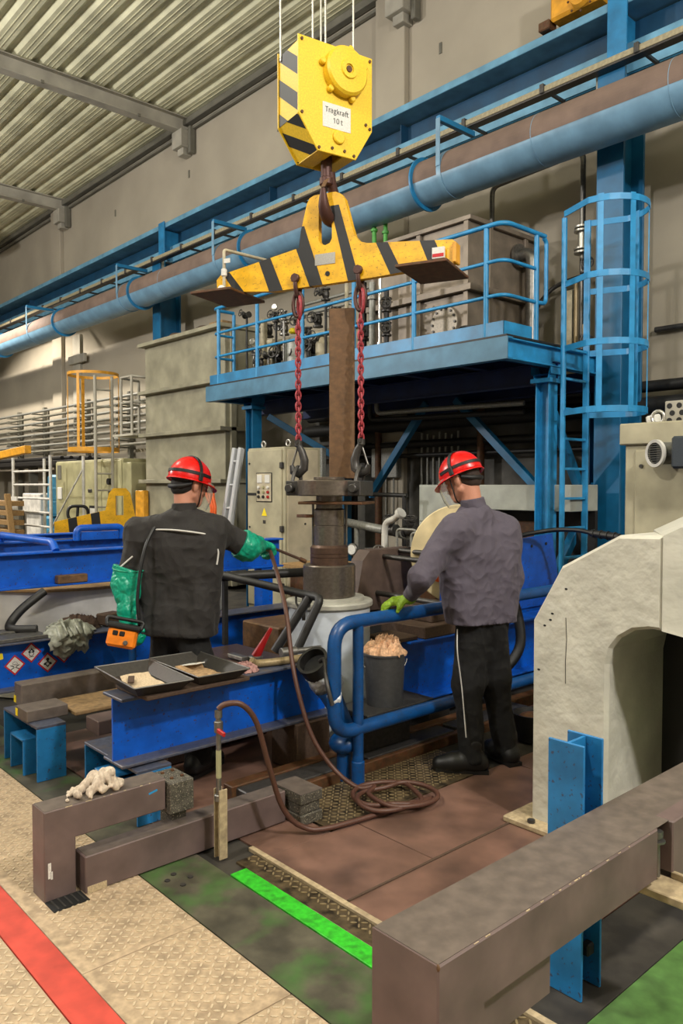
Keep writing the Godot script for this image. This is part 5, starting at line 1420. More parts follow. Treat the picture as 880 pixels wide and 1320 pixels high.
		s = S(); box2(s, V(xm, h * 0.66 - 0.012, z0 + 0.01), V(xm + 0.2, h * 0.66, z1 + 0.02), 0.002); box2(s, V(xm, 0, z0 + 0.01), V(xm + 0.01, h * 0.66, z1 + 0.02), 0.002); box2(s, V(xm + 0.19, 0, z0 + 0.01), V(xm + 0.2, h * 0.66, z1 + 0.02), 0.002)
		putw(s, "inner_frame", "trestle_blue", t)
	# bars on the left trestle
	for q in [[V(-4.72, 0.3, -2.9), V(-4.6, 0.43, -1.64), "frame_top", "brown square bar lying on the left trestle against the hazard beam"], [V(-4.55, 0.30, -3.0), V(-4.22, 0.325, -1.8), "board_tan", "wide tan board lying flat between the two trestles"], [V(-4.44, 0.3, -1.78), V(-4.27, 0.365, -1.55), "frame_top", "short brown block at the front end of the left trestle"], [V(-4.2, 0.22, -2.9), V(-4.04, 0.30, -1.85), "frame_brown", "dark brown bar lying right of the tan board"], [V(-4.04, 0.28, -2.6), V(-3.9, 0.35, -1.95), "wood_dark", "dark short bar under the left drip tray"]]:
		t = thing("steel_bar", q[3], "bar", V((q[0].x + q[1].x) / 2, q[0].y, (q[0].z + q[1].z) / 2))
		s = S(); box2(s, q[0], q[1], 0.005); putw(s, "bar", q[2], t)
		if q[2] == "frame_top":
			s = S(); box2(s, V(q[0].x, q[0].y + 0.01, q[1].z), V(q[0].x + 0.03, q[0].y + 0.05, q[1].z + 0.003)); putw(s, "yellow_mark", "label_yellow", t)
	for q in [V(-4.4, 0, -2.7), V(-4.1, 0, -2.5), V(-3.97, 0, -2.3)]:
		t = thing("support_timber", "rear timber under the tan board" if q.x < -4.3 else ("low timber carrying the dark brown bar" if q.x < -4.0 else "low timber under the bars below the left drip tray"), "timber", q)
		s = S(); box2(s, q - V(0.08, 0, 0.1), q + V(0.06, 0.3 if q.x < -4.3 else (0.22 if q.x < -4.0 else 0.28), 0.1), 0.005); putw(s, "timber", "wood_dark", t)
	# drip trays on the near beam
	t = thing("support_plank", "rough wooden plank under the two black drip trays", "plank", V(-3.4, 0.6, -2.0))
	s = S(); box2(s, V(-3.56, 0.602, -2.3), V(-3.24, 0.622, -1.72), 0.004); putw(s, "plank", "wood_dark", t)
	for k in 2:
		var c: Vector3 = [V(-3.47, 0.622, -1.82), V(-3.46, 0.624, -2.13)][k]
		t = thing("drip_tray", ["nearer black steel drip tray with a dirty sheet on the blue beam", "farther black steel drip tray with crumpled paper on the blue beam"][k], "tray", c, [-0.1, -0.05][k])
		var hx := 0.265; var hz := 0.145
		s = S()
		# floor and four flared walls, with thickness
		var bt := [V(-hx + 0.06, 0, -hz + 0.04), V(hx - 0.06, 0, -hz + 0.04), V(hx - 0.06, 0, hz - 0.04), V(-hx + 0.06, 0, hz - 0.04)]
		var tp := [V(-hx, 0.055, -hz), V(hx, 0.055, -hz), V(hx, 0.055, hz), V(-hx, 0.055, hz)]
		quad(s, bt[0], bt[1], bt[2], bt[3], Vector3.DOWN)
		var up := V(0, 0.006, 0)
		quad(s, bt[0] + up, bt[1] + up, bt[2] + up, bt[3] + up, Vector3.UP)
		for i in 4:
			var j := (i + 1) % 4
			var nn: Vector3 = ((tp[i] + tp[j]) * V(1, 0, 1)).normalized()
			var inn: Vector3 = -nn * 0.005
			var nout := (nn * 0.7 - Vector3.UP * 0.7).normalized()
			quad(s, bt[i], bt[j], tp[j], tp[i], nout)
			quad(s, bt[i] + up + inn, bt[j] + up + inn, tp[j] + inn, tp[i] + inn, -nout)
			quad(s, tp[i], tp[j], tp[j] + inn, tp[i] + inn, Vector3.UP)
		put(s, "pan", "tray_black", t)
		s = S()
		for i in 4: rod(s, tp[i], tp[(i + 1) % 4], 0.004, 6)
		put(s, "rim", "steel", t)
		s = S()
		# a creased sheet
		var W := 9; var D := 6
		var r := RandomNumberGenerator.new(); r.seed = 3 + k
		var P := []
		for i in W:
			for j in D:
				P.append(V(-0.13 + 0.27 * i / (W - 1.0) + 0.02, 0.008 + (r.randf() * 0.005) + (0.02 if i == 0 else 0.0), -0.08 + 0.15 * j / (D - 1.0) + r.randf() * 0.006))
		for i in W - 1:
			for j in D - 1:
				var a: Vector3 = P[i * D + j]; var b: Vector3 = P[(i + 1) * D + j]; var c2: Vector3 = P[(i + 1) * D + j + 1]; var d: Vector3 = P[i * D + j + 1]
				var n := (d - a).cross(b - a).normalized()
				if n.y < 0: n = -n
				tri(s, a, b, c2, n); tri(s, a, c2, d, n)
				tri(s, a - V(0, 0.002, 0), b - V(0, 0.002, 0), c2 - V(0, 0.002, 0), -n); tri(s, a - V(0, 0.002, 0), c2 - V(0, 0.002, 0), d - V(0, 0.002, 0), -n)
		var sh := thing("paper_sheet", ["stained sheet of paper lying in the nearer drip tray", "crumpled paper and rust flakes lying in the farther drip tray"][k], "paper", c, [-0.1, -0.05][k])
		put(s, "sheet", "paper" if k == 0 else "paper_dirty", sh)
		if k == 0:
			s = S(); box(s, V(-0.02, 0.026, 0.05), V(0.12, 0.01, 0.03), 0.002, Basis(Vector3.UP, -0.4)); put(s, "card", "wood_dark", sh)
		else:
			s = S(); box(s, V(-0.1, 0.03, -0.02), V(0.1, 0.006, 0.09), 0.002, Basis(Vector3.UP, 0.5).rotated(Vector3.BACK, 0.2)); put(s, "white_sheet", "white_label", sh)
	rag("rag", "small pinkish rag on the blue beam right of the farther drip tray", "rag_pink", V(-3.44, 0.602, -2.40), V(0.15, 0.05, 0.14), 21)
	# fittings on the beam
	t = thing("coupling_bar", "pale steel bar with rounded hook end lying along the blue beam", "bar", V(-3.42, 0.6, -2.7))
	s = S(); tube(s, spline([V(-3.44, 0.65, -2.45), V(-3.44, 0.625, -2.5), V(-3.4, 0.622, -2.7), V(-3.4, 0.624, -2.92)], 6), [0.016, 0.02, 0.022, 0.022, 0.022, 0.022, 0.022, 0.022, 0.022, 0.022, 0.022, 0.022, 0.022, 0.022, 0.022, 0.022, 0.022, 0.022, 0.022], 10); putw(s, "bar", "brass", t)
	t = thing("shackle_pin", "grey steel pipe fitting lying on the blue beam behind the pale bar", "fitting", V(-3.52, 0.6, -2.75))
	s = S(); cyl(s, V(-3.53, 0.635, -2.72), V(0.2, 0, -1), 0.03, 0.1, 12, 0.004); cyl(s, V(-3.51, 0.635, -2.82), V(0.2, 0, -1), 0.018, 0.16, 10); putw(s, "body", "steel", t)
	# channel behind with the red lever
	t = thing("machine_bed", "dark brown steel bed with channel behind the near blue beam", "machine bed", V(-4.1, 0, -3.0))
	s = S(); box2(s, V(-4.35, 0.5, -2.98), V(-3.62, 0.53, -2.45), 0.004); putw(s, "ledge", "steel_brown", t)
	s = S(); box2(s, V(-4.3, 0, -2.98), V(-4.0, 0.5, -2.55), 0.01); putw(s, "body", "rust_plate", t)
	s = S(); box2(s, V(-4.75, 0.0, -4.3), V(-4.3, 0.6, -3.3), 0.01); box2(s, V(-4.75, 0.6, -4.3), V(-4.25, 0.8, -3.9), 0.01); putw(s, "side_block", "plank_brown", t)
	s = S(); box2(s, V(-4.35, 0.53, -2.52), V(-4.31, 1.0, -2.48), 0.004); box2(s, V(-3.66, 0.3, -2.47), V(-3.62, 0.53, -2.43)); putw(s, "upright", "steel_brown", t)
	t = thing("toggle_clamp", "red handled toggle clamp standing on the dark machine bed", "clamp", V(-3.85, 0.53, -2.75))
	var la := V(-3.83, 0.56, -2.76); var lb := V(-3.78, 0.73, -2.84)
	s = S(); tube(s, [la, la.lerp(lb, 0.35), lb], [0.03, 0.022, 0.012], 10); putw(s, "lever", "red_paint", t)
	s = S(); cyl(s, V(-3.83, 0.53, -2.76), Vector3.UP, 0.045, 0.035, 12, 0.004); box(s, V(-3.93, 0.55, -2.7), V(0.16, 0.025, 0.05), 0.004); putw(s, "base", "steel", t)
	# dark tubular guard rail
	t = thing("dark_tube_rail", "dark steel tube rail bent downward in front of the white drum", "rail", V(-3.9, 0.5, -2.9))
	s = S(); tube(s, bend([V(-4.42, 1.02, -2.82), V(-3.60, 0.93, -3.0), V(-3.50, 0.93, -3.0), V(-3.56, 0.62, -2.86)], 0.07), 0.026, 12); putw(s, "tube", "pipe_dark", t)
	s = S(); rod(s, V(-3.6, 0.93, -3.0), V(-3.72, 0.6, -2.82), 0.028, 10); putw(s, "brace", "pipe_dark", t)
	s = S(); tube(s, bend([V(-3.7, 0.92, -2.97), V(-3.7, 0.86, -2.97), V(-3.6, 0.86, -3.0), V(-3.62, 0.92, -3.0)], 0.03), 0.007, 6); rod(s, V(-3.64, 0.92, -2.98), V(-3.64, 0.78, -2.98), 0.012, 6); putw(s, "hook", "steel_dark", t)
	t = thing("thick_dark_bar", "thick dark round bar behind the hose, level with the blue frame's end", "bar", V(-4.25, 1.0, -3.1))
	s = S(); rod(s, V(-4.45, 0.985, -2.7), V(-4.1, 1.0, -3.5), 0.031, 12); box2(s, V(-4.385, 0.53, -2.915), V(-4.355, 0.97, -2.885)); putw(s, "bar", "pipe_dark", t)

# ---------------------------------------------------------------- the test machine, railing, casting
func build_machine() -> void:
	var s: SurfaceTool
	var t: Node3D
	var c := V(-3.77, 0, -3.3)
	# white drum
	t = thing("white_drum", "white cylindrical drum with flanged rim under the lifted tool", "drum", c)
	s = S(); cyl(s, c, Vector3.UP, 0.262, 0.83, 48, 0.004); putw(s, "shell", "white_paint", t)
	s = S(); lathe(s, [Vector2(0.15, 0.83), Vector2(0.278, 0.83), Vector2(0.28, 0.834), Vector2(0.28, 0.856), Vector2(0.276, 0.862), Vector2(0.225, 0.862), Vector2(0.225, 0.885), Vector2(0.15, 0.885)], c, Vector3.UP, 48); putw(s, "rim", "white_rim", t)
	# tool
	t = thing("test_tool", "dark machined steel tool hanging under the chains, seated on the white drum", "tool", V(c.x, 0.885, c.z))
	s = S(); cyl(s, c + V(0, 0.885, 0), Vector3.UP, 0.168, 0.205, 40, 0.006); putw(s, "drum_collar", "steel_machined", t)
	s = S(); lathe(s, [Vector2(0, 1.09), Vector2(0.122, 1.09), Vector2(0.122, 1.135), Vector2(0.118, 1.137), Vector2(0.122, 1.139), Vector2(0.122, 1.16), Vector2(0.118, 1.162), Vector2(0.122, 1.164), Vector2(0.122, 1.2), Vector2(0.108, 1.215), Vector2(0.1, 1.215)], c, Vector3.UP, 36); putw(s, "grooved_sleeve", "steel_brown", t)
	s = S(); lathe(s, [Vector2(0.098, 1.215), Vector2(0.098, 1.335), Vector2(0.094, 1.337), Vector2(0.094, 1.343), Vector2(0.098, 1.345), Vector2(0.098, 1.44), Vector2(0.085, 1.45), Vector2(0.085, 1.6), Vector2(0, 1.6)], c, Vector3.UP, 36); putw(s, "shaft", "steel_machined", t)
	s = S(); rod(s, c + V(0.08, 1.2, -0.075), c + V(0.08, 1.475, -0.075), 0.008, 8); rod(s, c + V(-0.09, 1.2, 0.06), c + V(-0.09, 1.475, 0.06), 0.008, 8); putw(s, "tie_rod", "steel", t)
	s = S(); box(s, c + V(0.04, 1.485, -0.03), V(0.42, 0.018, 0.3), 0.003, Basis(Vector3.UP, deg_to_rad(30))); putw(s, "middle_plate", "rust_plate", t)
	s = S(); box(s, c + V(-0.1, 1.40, 0.12), V(0.1, 0.02, 0.06), 0.003); putw(s, "bracket", "rust_plate", t)
	s = S(); cyl(s, c + V(0, 1.53, 0), Vector3.UP, 0.205, 0.1, 48, 0.006); cyl(s, c + V(0, 1.63, 0), Vector3.UP, 0.1, 0.02, 30, 0.003); putw(s, "lifting_ring", "steel_machined", t)
	var yb := Basis(Vector3.UP, deg_to_rad(22))
	for sx in [-1, 1]:
		s = S(); box(s, c + yb * V(0.205 * sx, 1.578, 0.0), V(0.12, 0.095, 0.2), 0.005, yb); putw(s, "lug", "steel_dark", t)
		s = S(); cyl(s, c + yb * V(0.225 * sx, 1.578, 0.09), yb * Vector3.BACK, 0.028, 0.05, 14, 0.005); putw(s, "lug_pin", "steel_dark", t)
	# rusty bar standing on the ring
	t = thing("rusty_bar", "tall flat rusty brown steel bar standing upright behind the right chain", "steel bar", V(-3.76, 1.63, -3.42))
	s = S(); box(s, V(-3.775, 2.19, -3.415), V(0.165, 1.1, 0.03), 0.004, Basis(Vector3.UP, deg_to_rad(40))); putw(s, "bar", "plank_brown", t)
	# lance from the worker's hand
	# railing
	t = thing("pipe_railing", "blue pipe railing with a looped end that the right worker leans on", "railing", V(-3.0, 0, -3.6))
	s = S(); tube(s, bend([V(-3.0, 0.3, -5.9), V(-3.0, 0.3, -2.66), V(-3.0, 0.875, -2.66), V(-3.0, 0.875, -5.9)], 0.13, 7), 0.037, 14); putw(s, "looped_rail", "rail_blue", t)
	for z in [-2.83, -3.75, -4.7, -5.6]:
		s = S(); rod(s, V(-3.0, 0, z), V(-3.0, 0.87, z), 0.03, 12); putw(s, "post", "rail_blue", t)
		s = S(); cyl(s, V(-3.0, 0.004, z), Vector3.UP, 0.036, 0.12, 12, 0.003); putw(s, "socket", "rail_blue", t)
	# blue tee pipe with taped mouth
	t = thing("taped_pipe_stub", "open grey pipe stub wrapped in plastic on a blue angled pipe", "pipe", V(-3.2, 0.3, -2.7))
	var a := V(-3.12, 0.27, -2.86); var b := V(-3.20, 0.63, -2.70); var ax := (b - a).normalized()
	s = S(); tube(s, [a, a + ax * 0.22, a + ax * 0.25], [0.04, 0.06, 0.07], 18, false, false); putw(s, "blue_pipe", "rail_blue", t)
	s = S(); sphere(s, V(-3.1, 0.2, -2.82), V(0.085, 0.06, 0.085)); rod(s, V(-3.1, 0, -2.82), V(-3.1, 0.2, -2.82), 0.04, 10); putw(s, "elbow", "rail_blue", t)
	var mo := V(-3.20, 0.615, -2.71); var md := V(0.12, 0.72, 0.65).normalized()
	s = S(); lathe(s, [Vector2(0.06, -0.14), Vector2(0.086, -0.1), Vector2(0.09, 0.06), Vector2(0.074, 0.06), Vector2(0.074, 0.005), Vector2(0, 0.005)], mo, md, 24); putw(s, "mouth", "pipe_dark", t)
	s = S(); cyl(s, mo + md * 0.005, md, 0.073, 0.002, 20); putw(s, "bore", "print_black", t)
	s = S(); field_mesh(s, [["c", mo - md * 0.13, mo - md * 0.0, 0.095, 0.094], ["c", mo - md * 0.09, V(-3.0, 0.6, -2.68), 0.06, 0.035], ["c", V(-3.0, 0.62, -2.66), V(-3.0, 0.5, -2.66), 0.042, 0.045]], 0.008, 70.0, [[mo - md * 0.015, md]], 0.010, 8.0); putw(s, "plastic_wrap", "foil_grey", t)
	s = S(); tube(s, spline([mo + V(0.05, 0.04, 0.02), V(-3.1, 0.67, -2.68), V(-3.0, 0.58, -2.61), V(-2.97, 0.47, -2.62)], 5), 0.012, 6); putw(s, "strap", "steel_dark", t)
	# bucket with rags
	t = thing("black_bucket", "black bucket of orange rags sitting behind the railing", "bucket", V(-3.17, 0.33, -3.2))
	var bc := V(-3.17, 0.33, -3.2)
	s = S(); lathe(s, [Vector2(0, 0.0), Vector2(0.105, 0), Vector2(0.122, 0.29), Vector2(0.128, 0.29), Vector2(0.128, 0.3), Vector2(0.118, 0.3), Vector2(0.1, 0.02), Vector2(0, 0.02)], bc, Vector3.UP, 30); putw(s, "pail", "bucket_black", t)
	s = S(); tube(s, torus_pts(bc + V(0, 0.26, 0), V(0.67, 0, -0.74), V(0.3, -0.6, 0.35), 0.13, 0.13, 16, 0, PI), 0.004, 6); putw(s, "wire_handle", "steel", t)
	var rb := thing("support_ledge", "dark steel ledge carrying the black bucket behind the railing", "ledge", V(-3.2, 0, -3.2))
	s = S(); box2(s, V(-3.32, 0.3, -3.5), V(-3.05, 0.33, -2.95), 0.004); box2(s, V(-3.3, 0, -3.45), V(-3.2, 0.3, -3.0)); putw(s, "ledge", "steel_dark", rb)
	var rg = rag("rag", "orange and white rags piled in the black bucket", "rag_orange", bc + V(0, 0.285, 0), V(0.22, 0.12, 0.22), 33)
	# beams and timbers behind the railing
	for q in [[V(-3.75, 0.6, -4.3), V(-3.35, 0.68, -3.75), "lower brown timber behind the bucket"], [V(-3.72, 0.68, -4.35), V(-3.42, 0.78, -3.9), "upper brown timber stacked behind the bucket"], [V(-3.62, 0.6, -3.72), V(-3.38, 0.63, -3.5), "thin grey wood offcut beside the brown timbers"]]:
		t = thing("timber_block", q[2], "timber", V(-3.55, q[0].y, -4.0))
		s = S(); box2(s, q[0], q[1], 0.006); putw(s, "timber", "wood_dark", t)
	# reel with rods
	t = thing("cream_disc", "large round cream coloured disc behind the right worker's arm", "disc", V(-3.6, 0.75, -4.3))
	var dn := V(0.55, 0.0, 0.83).normalized()
	var dc := V(-3.55, 1.10, -4.35)
	s = S(); cyl(s, dc - dn * 0.05, dn, 0.36, 0.05, 56, 0.006); putw(s, "disc", "cream_disc", t)
	s = S(); cyl(s, dc + dn * 0.0 + V(-0.12, -0.14, 0.08), dn, 0.06, 0.012, 20); putw(s, "orange_mark", "orange_paint", t)
	s = S(); box2(s, V(-3.75, 0.6, -4.6), V(-3.4, 0.76, -4.38), 0.01); putw(s, "cradle", "pipe_dark", t)
	t = thing("brown_end_plate", "thick brown steel end plate with rods left of the cream disc", "plate", V(-4.0, 0.6, -4.2))
	s = S(); prism(s, PackedVector2Array([Vector2(-0.2, 0.70), Vector2(-0.24, 0.75), Vector2(-0.17, 1.06), Vector2(-0.1, 1.13), Vector2(0.35, 1.13), Vector2(0.42, 1.06), Vector2(0.42, 0.70)]), -0.06, 0.06, Transform3D(Basis(V(0, 0, -1), Vector3.UP, V(1, 0, 0)), V(-4.05, 0, -3.98))); putw(s, "plate", "plate_brown", t)
	for q in [V(-4.0, 1.08, -4.02), V(-3.98, 1.115, -4.18), V(-4.0, 0.82, -3.95), V(-3.98, 0.76, -4.2)]:
		s = S(); rod(s, q, q + V(0.75, -0.01, 0.02), 0.019, 10); putw(s, "tie_rod", "steel_dark", t)
	s = S(); box2(s, V(-4.2, 0.0, -4.5), V(-3.7, 0.7, -3.95), 0.01); putw(s, "pedestal", "pipe_dark", t)
	# riveted blue guard
	t = thing("blue_guard_sheet", "bright blue curved guard sheet with rows of bolts right of the right worker", "guard", V(-3.6, 0.6, -5.1))
	s = S()
	var gp := PackedVector2Array([Vector2(-0.8, 0.62), Vector2(0.66, 0.62), Vector2(0.70, 0.75), Vector2(0.66, 0.95), Vector2(0.62, 1.08), Vector2(0.6, 1.2), Vector2(0.1, 1.17), Vector2(-0.4, 1.08), Vector2(-0.8, 0.96)])
	var GT := Transform3D(Basis(V(0, 0, -1), Vector3.UP, V(1, 0, 0)), V(-3.6, 0, -5.0))
	prism(s, gp, -0.012, 0.0, GT); putw(s, "sheet", "royal_blue", t)
	s = S()
	for q in [Vector2(0.5, 1.12), Vector2(0.3, 1.11), Vector2(0.1, 1.09), Vector2(-0.1, 1.05), Vector2(0.5, 0.74), Vector2(0.3, 0.74), Vector2(0.1, 0.74), Vector2(-0.1, 0.74)]: cyl(s, GT * V(q.x, q.y, 0), Vector3.RIGHT, 0.012, 0.008, 8)
	putw(s, "bolt", "pipe_dark", t)
	s = S(); box2(s, V(-3.75, 0, -5.7), V(-3.62, 0.62, -4.6)); putw(s, "stand", "royal_blue", t)
	t = thing("black_cable", "thick black cable arching from the blue guard to the beige machine cabinet", "cable", V(-3.2, 1.2, -5.3))
	s = S(); tube(s, spline([V(-3.62, 1.12, -4.6), V(-3.58, 1.19, -5.0), V(-3.45, 1.24, -5.3), V(-3.2, 1.255, -5.3), V(-3.0, 1.235, -5.25), V(-2.78, 1.22, -5.21)], 6), 0.018, 8); putw(s, "cable", "cable_black", t)
	s = S(); rod(s, V(-3.05, 1.24, -5.26), V(-2.8, 1.222, -5.22), 0.028, 8); for_ties(s); putw(s, "cable_wrap", "pipe_dark", t)
	t = thing("black_hose", "black hose hanging down behind the right worker's legs", "hose", V(-3.15, 0.3, -4.6))
	s = S(); tube(s, spline([V(-3.25, 0.95, -4.4), V(-3.2, 0.8, -4.5), V(-3.14, 0.5, -4.5), V(-3.2, 0.3, -4.35), V(-3.3, 0.15, -4.2)], 6), 0.035, 10); putw(s, "hose", "cable_black", t)
	t = thing("small_pail", "small dirty pail of scrap on the floor behind the right worker's heel", "bucket", V(-2.80, 0, -4.15))
	s = S(); lathe(s, [Vector2(0, 0), Vector2(0.1, 0), Vector2(0.13, 0.17), Vector2(0.12, 0.17), Vector2(0.1, 0.1), Vector2(0, 0.1)], V(-2.8, 0, -4.15), Vector3.UP, 22); putw(s, "pail", "pipe_dark", t)
	s = S(); sphere(s, V(-2.8, 0.12, -4.15), V(0.1, 0.05, 0.1)); putw(s, "scrap", "rust_plate", t)
	t = thing("brown_post_block", "brown timber block behind the right worker beside the white casting", "timber", V(-2.7, 0, -4.6))
	s = S(); box2(s, V(-2.85, 0, -4.75), V(-2.6, 0.42, -4.55), 0.01); putw(s, "block", "wood_dark", t)
	t = thing("rear_beam", "royal blue beam low behind the bucket and the right worker's legs", "beam", V(-3.45, 0, -5.0))
	ibeam_thing(t, V(-3.45, 0.40, -3.62), V(-3.45, 0.40, -5.9), Vector3.UP, 0.4, 0.2, 0.015, 0.012, "royal_blue")
	for z in [-3.9, -5.5]:
		s = S(); box2(s, V(-3.55, 0, z - 0.1), V(-3.35, 0.2, z + 0.1)); putw(s, "foot", "pipe_dark", t)
	# white casting with arched opening
	t = thing("white_casting", "massive white painted portal casting with an arched opening at right", "casting", V(-1.5, 0, -3.3))
	var z0 := -3.62; var z1 := -3.1
	var pl := PackedVector2Array([Vector2(-2.1, 0.0), Vector2(-2.1, 0.965), Vector2(-1.95, 1.23), Vector2(-1.67, 1.385), Vector2(-1.475, 1.392), Vector2(-1.475, 1.0), Vector2(-1.53, 1.0), Vector2(-1.6, 0.985), Vector2(-1.66, 0.945), Vector2(-1.70, 0.89), Vector2(-1.715, 0.82), Vector2(-1.715, 0.0)])
	s = S(); prism(s, inset_outline(pl, 0.0), z0, z1 - 0.02); bevel_cap(s, pl, z1 - 0.02, z1, 0.014); putw(s, "portal", "cast_white", t)
	var hd := V(0.86, 0, -0.51).normalized()
	var WT := Transform3D(Basis(hd, Vector3.UP, hd.cross(Vector3.UP)), V(-1.475, 0, z1))
	var p2 := PackedVector2Array([Vector2(0, 1.0), Vector2(0, 1.392), Vector2(0.45, 1.62), Vector2(1.0, 1.8), Vector2(1.5, 1.8), Vector2(1.5, 0.0), Vector2(1.05, 0.0), Vector2(1.05, 0.5), Vector2(0.6, 0.7), Vector2(0.25, 0.9), Vector2(0.12, 0.97)])
	s = S(); prism(s, p2, -0.45, 0.0, WT); putw(s, "wing", "cast_white", t)
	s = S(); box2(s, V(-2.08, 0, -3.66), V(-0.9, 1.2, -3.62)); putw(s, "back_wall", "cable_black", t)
	s = S(); box2(s, V(-2.2, 0, -3.7), V(-1.6, 0.03, -3.02), 0.006); putw(s, "foot_plate", "pale_edge", t)
	s = S(); cyl(s, V(-2.06, 0.03, -3.05), Vector3.UP, 0.018, 0.015, 6); putw(s, "foot_bolt", "steel_dark", t)
	s = S(); tube(s, [V(-1.92, 1.0, z1 + 0.0005), V(-1.915, 0.9, z1 + 0.0005), V(-1.92, 0.8, z1 + 0.0005), V(-1.918, 0.7, z1 + 0.0005)], 0.0016, 4); putw(s, "crack", "print_black", t)
	s = S()
	for q in [Vector2(-1.92, 1.13), Vector2(-2.0, 0.98), Vector2(-2.06, 0.74), Vector2(-1.99, 1.01), Vector2(-2.03, 0.95)]: sphere(s, V(q.x, q.y, z1), V(0.008, 0.005, 0.0025))
	putw(s, "chipped_spot", "print_black", t)

func for_ties(s: SurfaceTool) -> void:
	for k in 4: cyl(s, V(-3.03 + 0.06 * k, 1.238 - 0.004 * k, -5.258 + 0.01 * k), V(1, -0.06, 0.15), 0.034, 0.012, 8)

func inset_outline(p: PackedVector2Array, d: float) -> PackedVector2Array:
	if d == 0.0: return p
	var r := Geometry2D.offset_polygon(p, -d)
	return r[0]

func bevel_cap(s: SurfaceTool, p: PackedVector2Array, za: float, zb: float, d: float) -> void:
	# a chamfered front layer: outline at za shrinking to an inset outline at zb
	var q := p.duplicate()
	if Geometry2D.is_polygon_clockwise(q): q.reverse()
	var n := q.size()
	var ins := PackedVector2Array()
	for i in n:
		var e0 := (q[i] - q[(i - 1 + n) % n]).normalized(); var e1 := (q[(i + 1) % n] - q[i]).normalized()
		var n0 := Vector2(-e0.y, e0.x); var n1 := Vector2(-e1.y, e1.x)
		var m := (n0 + n1).normalized()
		ins.append(q[i] + m * d / maxf(m.dot(n0), 0.3))
	for i in n:
		var j := (i + 1) % n
		var e := (q[j] - q[i]).normalized()
		quad(s, V(q[i].x, q[i].y, za), V(q[j].x, q[j].y, za), V(ins[j].x, ins[j].y, zb), V(ins[i].x, ins[i].y, zb), V(e.y, -e.x, 1).normalized())
	var idx := Geometry2D.triangulate_polygon(ins)
	for i in range(0, idx.size(), 3):
		tri(s, V(ins[idx[i]].x, ins[idx[i]].y, zb), V(ins[idx[i + 1]].x, ins[idx[i + 1]].y, zb), V(ins[idx[i + 2]].x, ins[idx[i + 2]].y, zb), Vector3.BACK)

# ---------------------------------------------------------------- foreground brackets, standpipe, hose
func side_T(x: float) -> Transform3D:
	# local x runs to -z, local y up, local z to +x
	return Transform3D(Basis(V(0, 0, -1), Vector3.UP, V(1, 0, 0)), V(x, 0, 0))

func slab(s: SurfaceTool, p: PackedVector2Array, d: float, T: Transform3D, bev: float) -> void:
	# a prism of thickness d (local z from -d to 0) with its front and back edges chamfered
	var q := p.duplicate()
	if Geometry2D.is_polygon_clockwise(q): q.reverse()
	var n := q.size()
	var ins := PackedVector2Array()
	for i in n:
		var e0 := (q[i] - q[(i - 1 + n) % n]).normalized(); var e1 := (q[(i + 1) % n] - q[i]).normalized()
		var n0 := Vector2(-e0.y, e0.x); var n1 := Vector2(-e1.y, e1.x)
		var m := (n0 + n1).normalized()
		ins.append(q[i] + m * bev / maxf(m.dot(n0), 0.3))
	for i in n:
		var j := (i + 1) % n
		var e := (q[j] - q[i]).normalized()
		var o := V(e.y, -e.x, 0)
		quad(s, T * V(q[i].x, q[i].y, -bev), T * V(q[j].x, q[j].y, -bev), T * V(ins[j].x, ins[j].y, 0), T * V(ins[i].x, ins[i].y, 0), (T.basis * (o + Vector3.BACK)).normalized())
		quad(s, T * V(q[i].x, q[i].y, -d + bev), T * V(q[j].x, q[j].y, -d + bev), T * V(ins[j].x, ins[j].y, -d), T * V(ins[i].x, ins[i].y, -d), (T.basis * (o - Vector3.BACK)).normalized())
		quad(s, T * V(q[i].x, q[i].y, -d + bev), T * V(q[j].x, q[j].y, -d + bev), T * V(q[j].x, q[j].y, -bev), T * V(q[i].x, q[i].y, -bev), T.basis * o)
	var idx := Geometry2D.triangulate_polygon(ins)
	for i in range(0, idx.size(), 3):
		var a := ins[idx[i]]; var b := ins[idx[i + 1]]; var c := ins[idx[i + 2]]
		tri(s, T * V(a.x, a.y, 0), T * V(b.x, b.y, 0), T * V(c.x, c.y, 0), T.basis.z)
		tri(s, T * V(a.x, a.y, -d), T * V(b.x, b.y, -d), T * V(c.x, c.y, -d), -T.basis.z)

func chips(parent: Node3D, a: Vector3, b: Vector3, n: int, seedv: int, r := 0.003) -> void:
	var g := RandomNumberGenerator.new(); g.seed = seedv
	var s := S()
	var d := (b - a).normalized()
	for i in n:
		var u := g.randf()
		box(s, a.lerp(b, u), V(r * g.randf_range(0.6, 1.6), r * g.randf_range(0.6, 1.4), r * g.randf_range(2, 9)), 0.0, Basis(frame_of(d).x, frame_of(d).z, d).orthonormalized())
	putw(s, "chipped_edge", "edge_chip", parent)

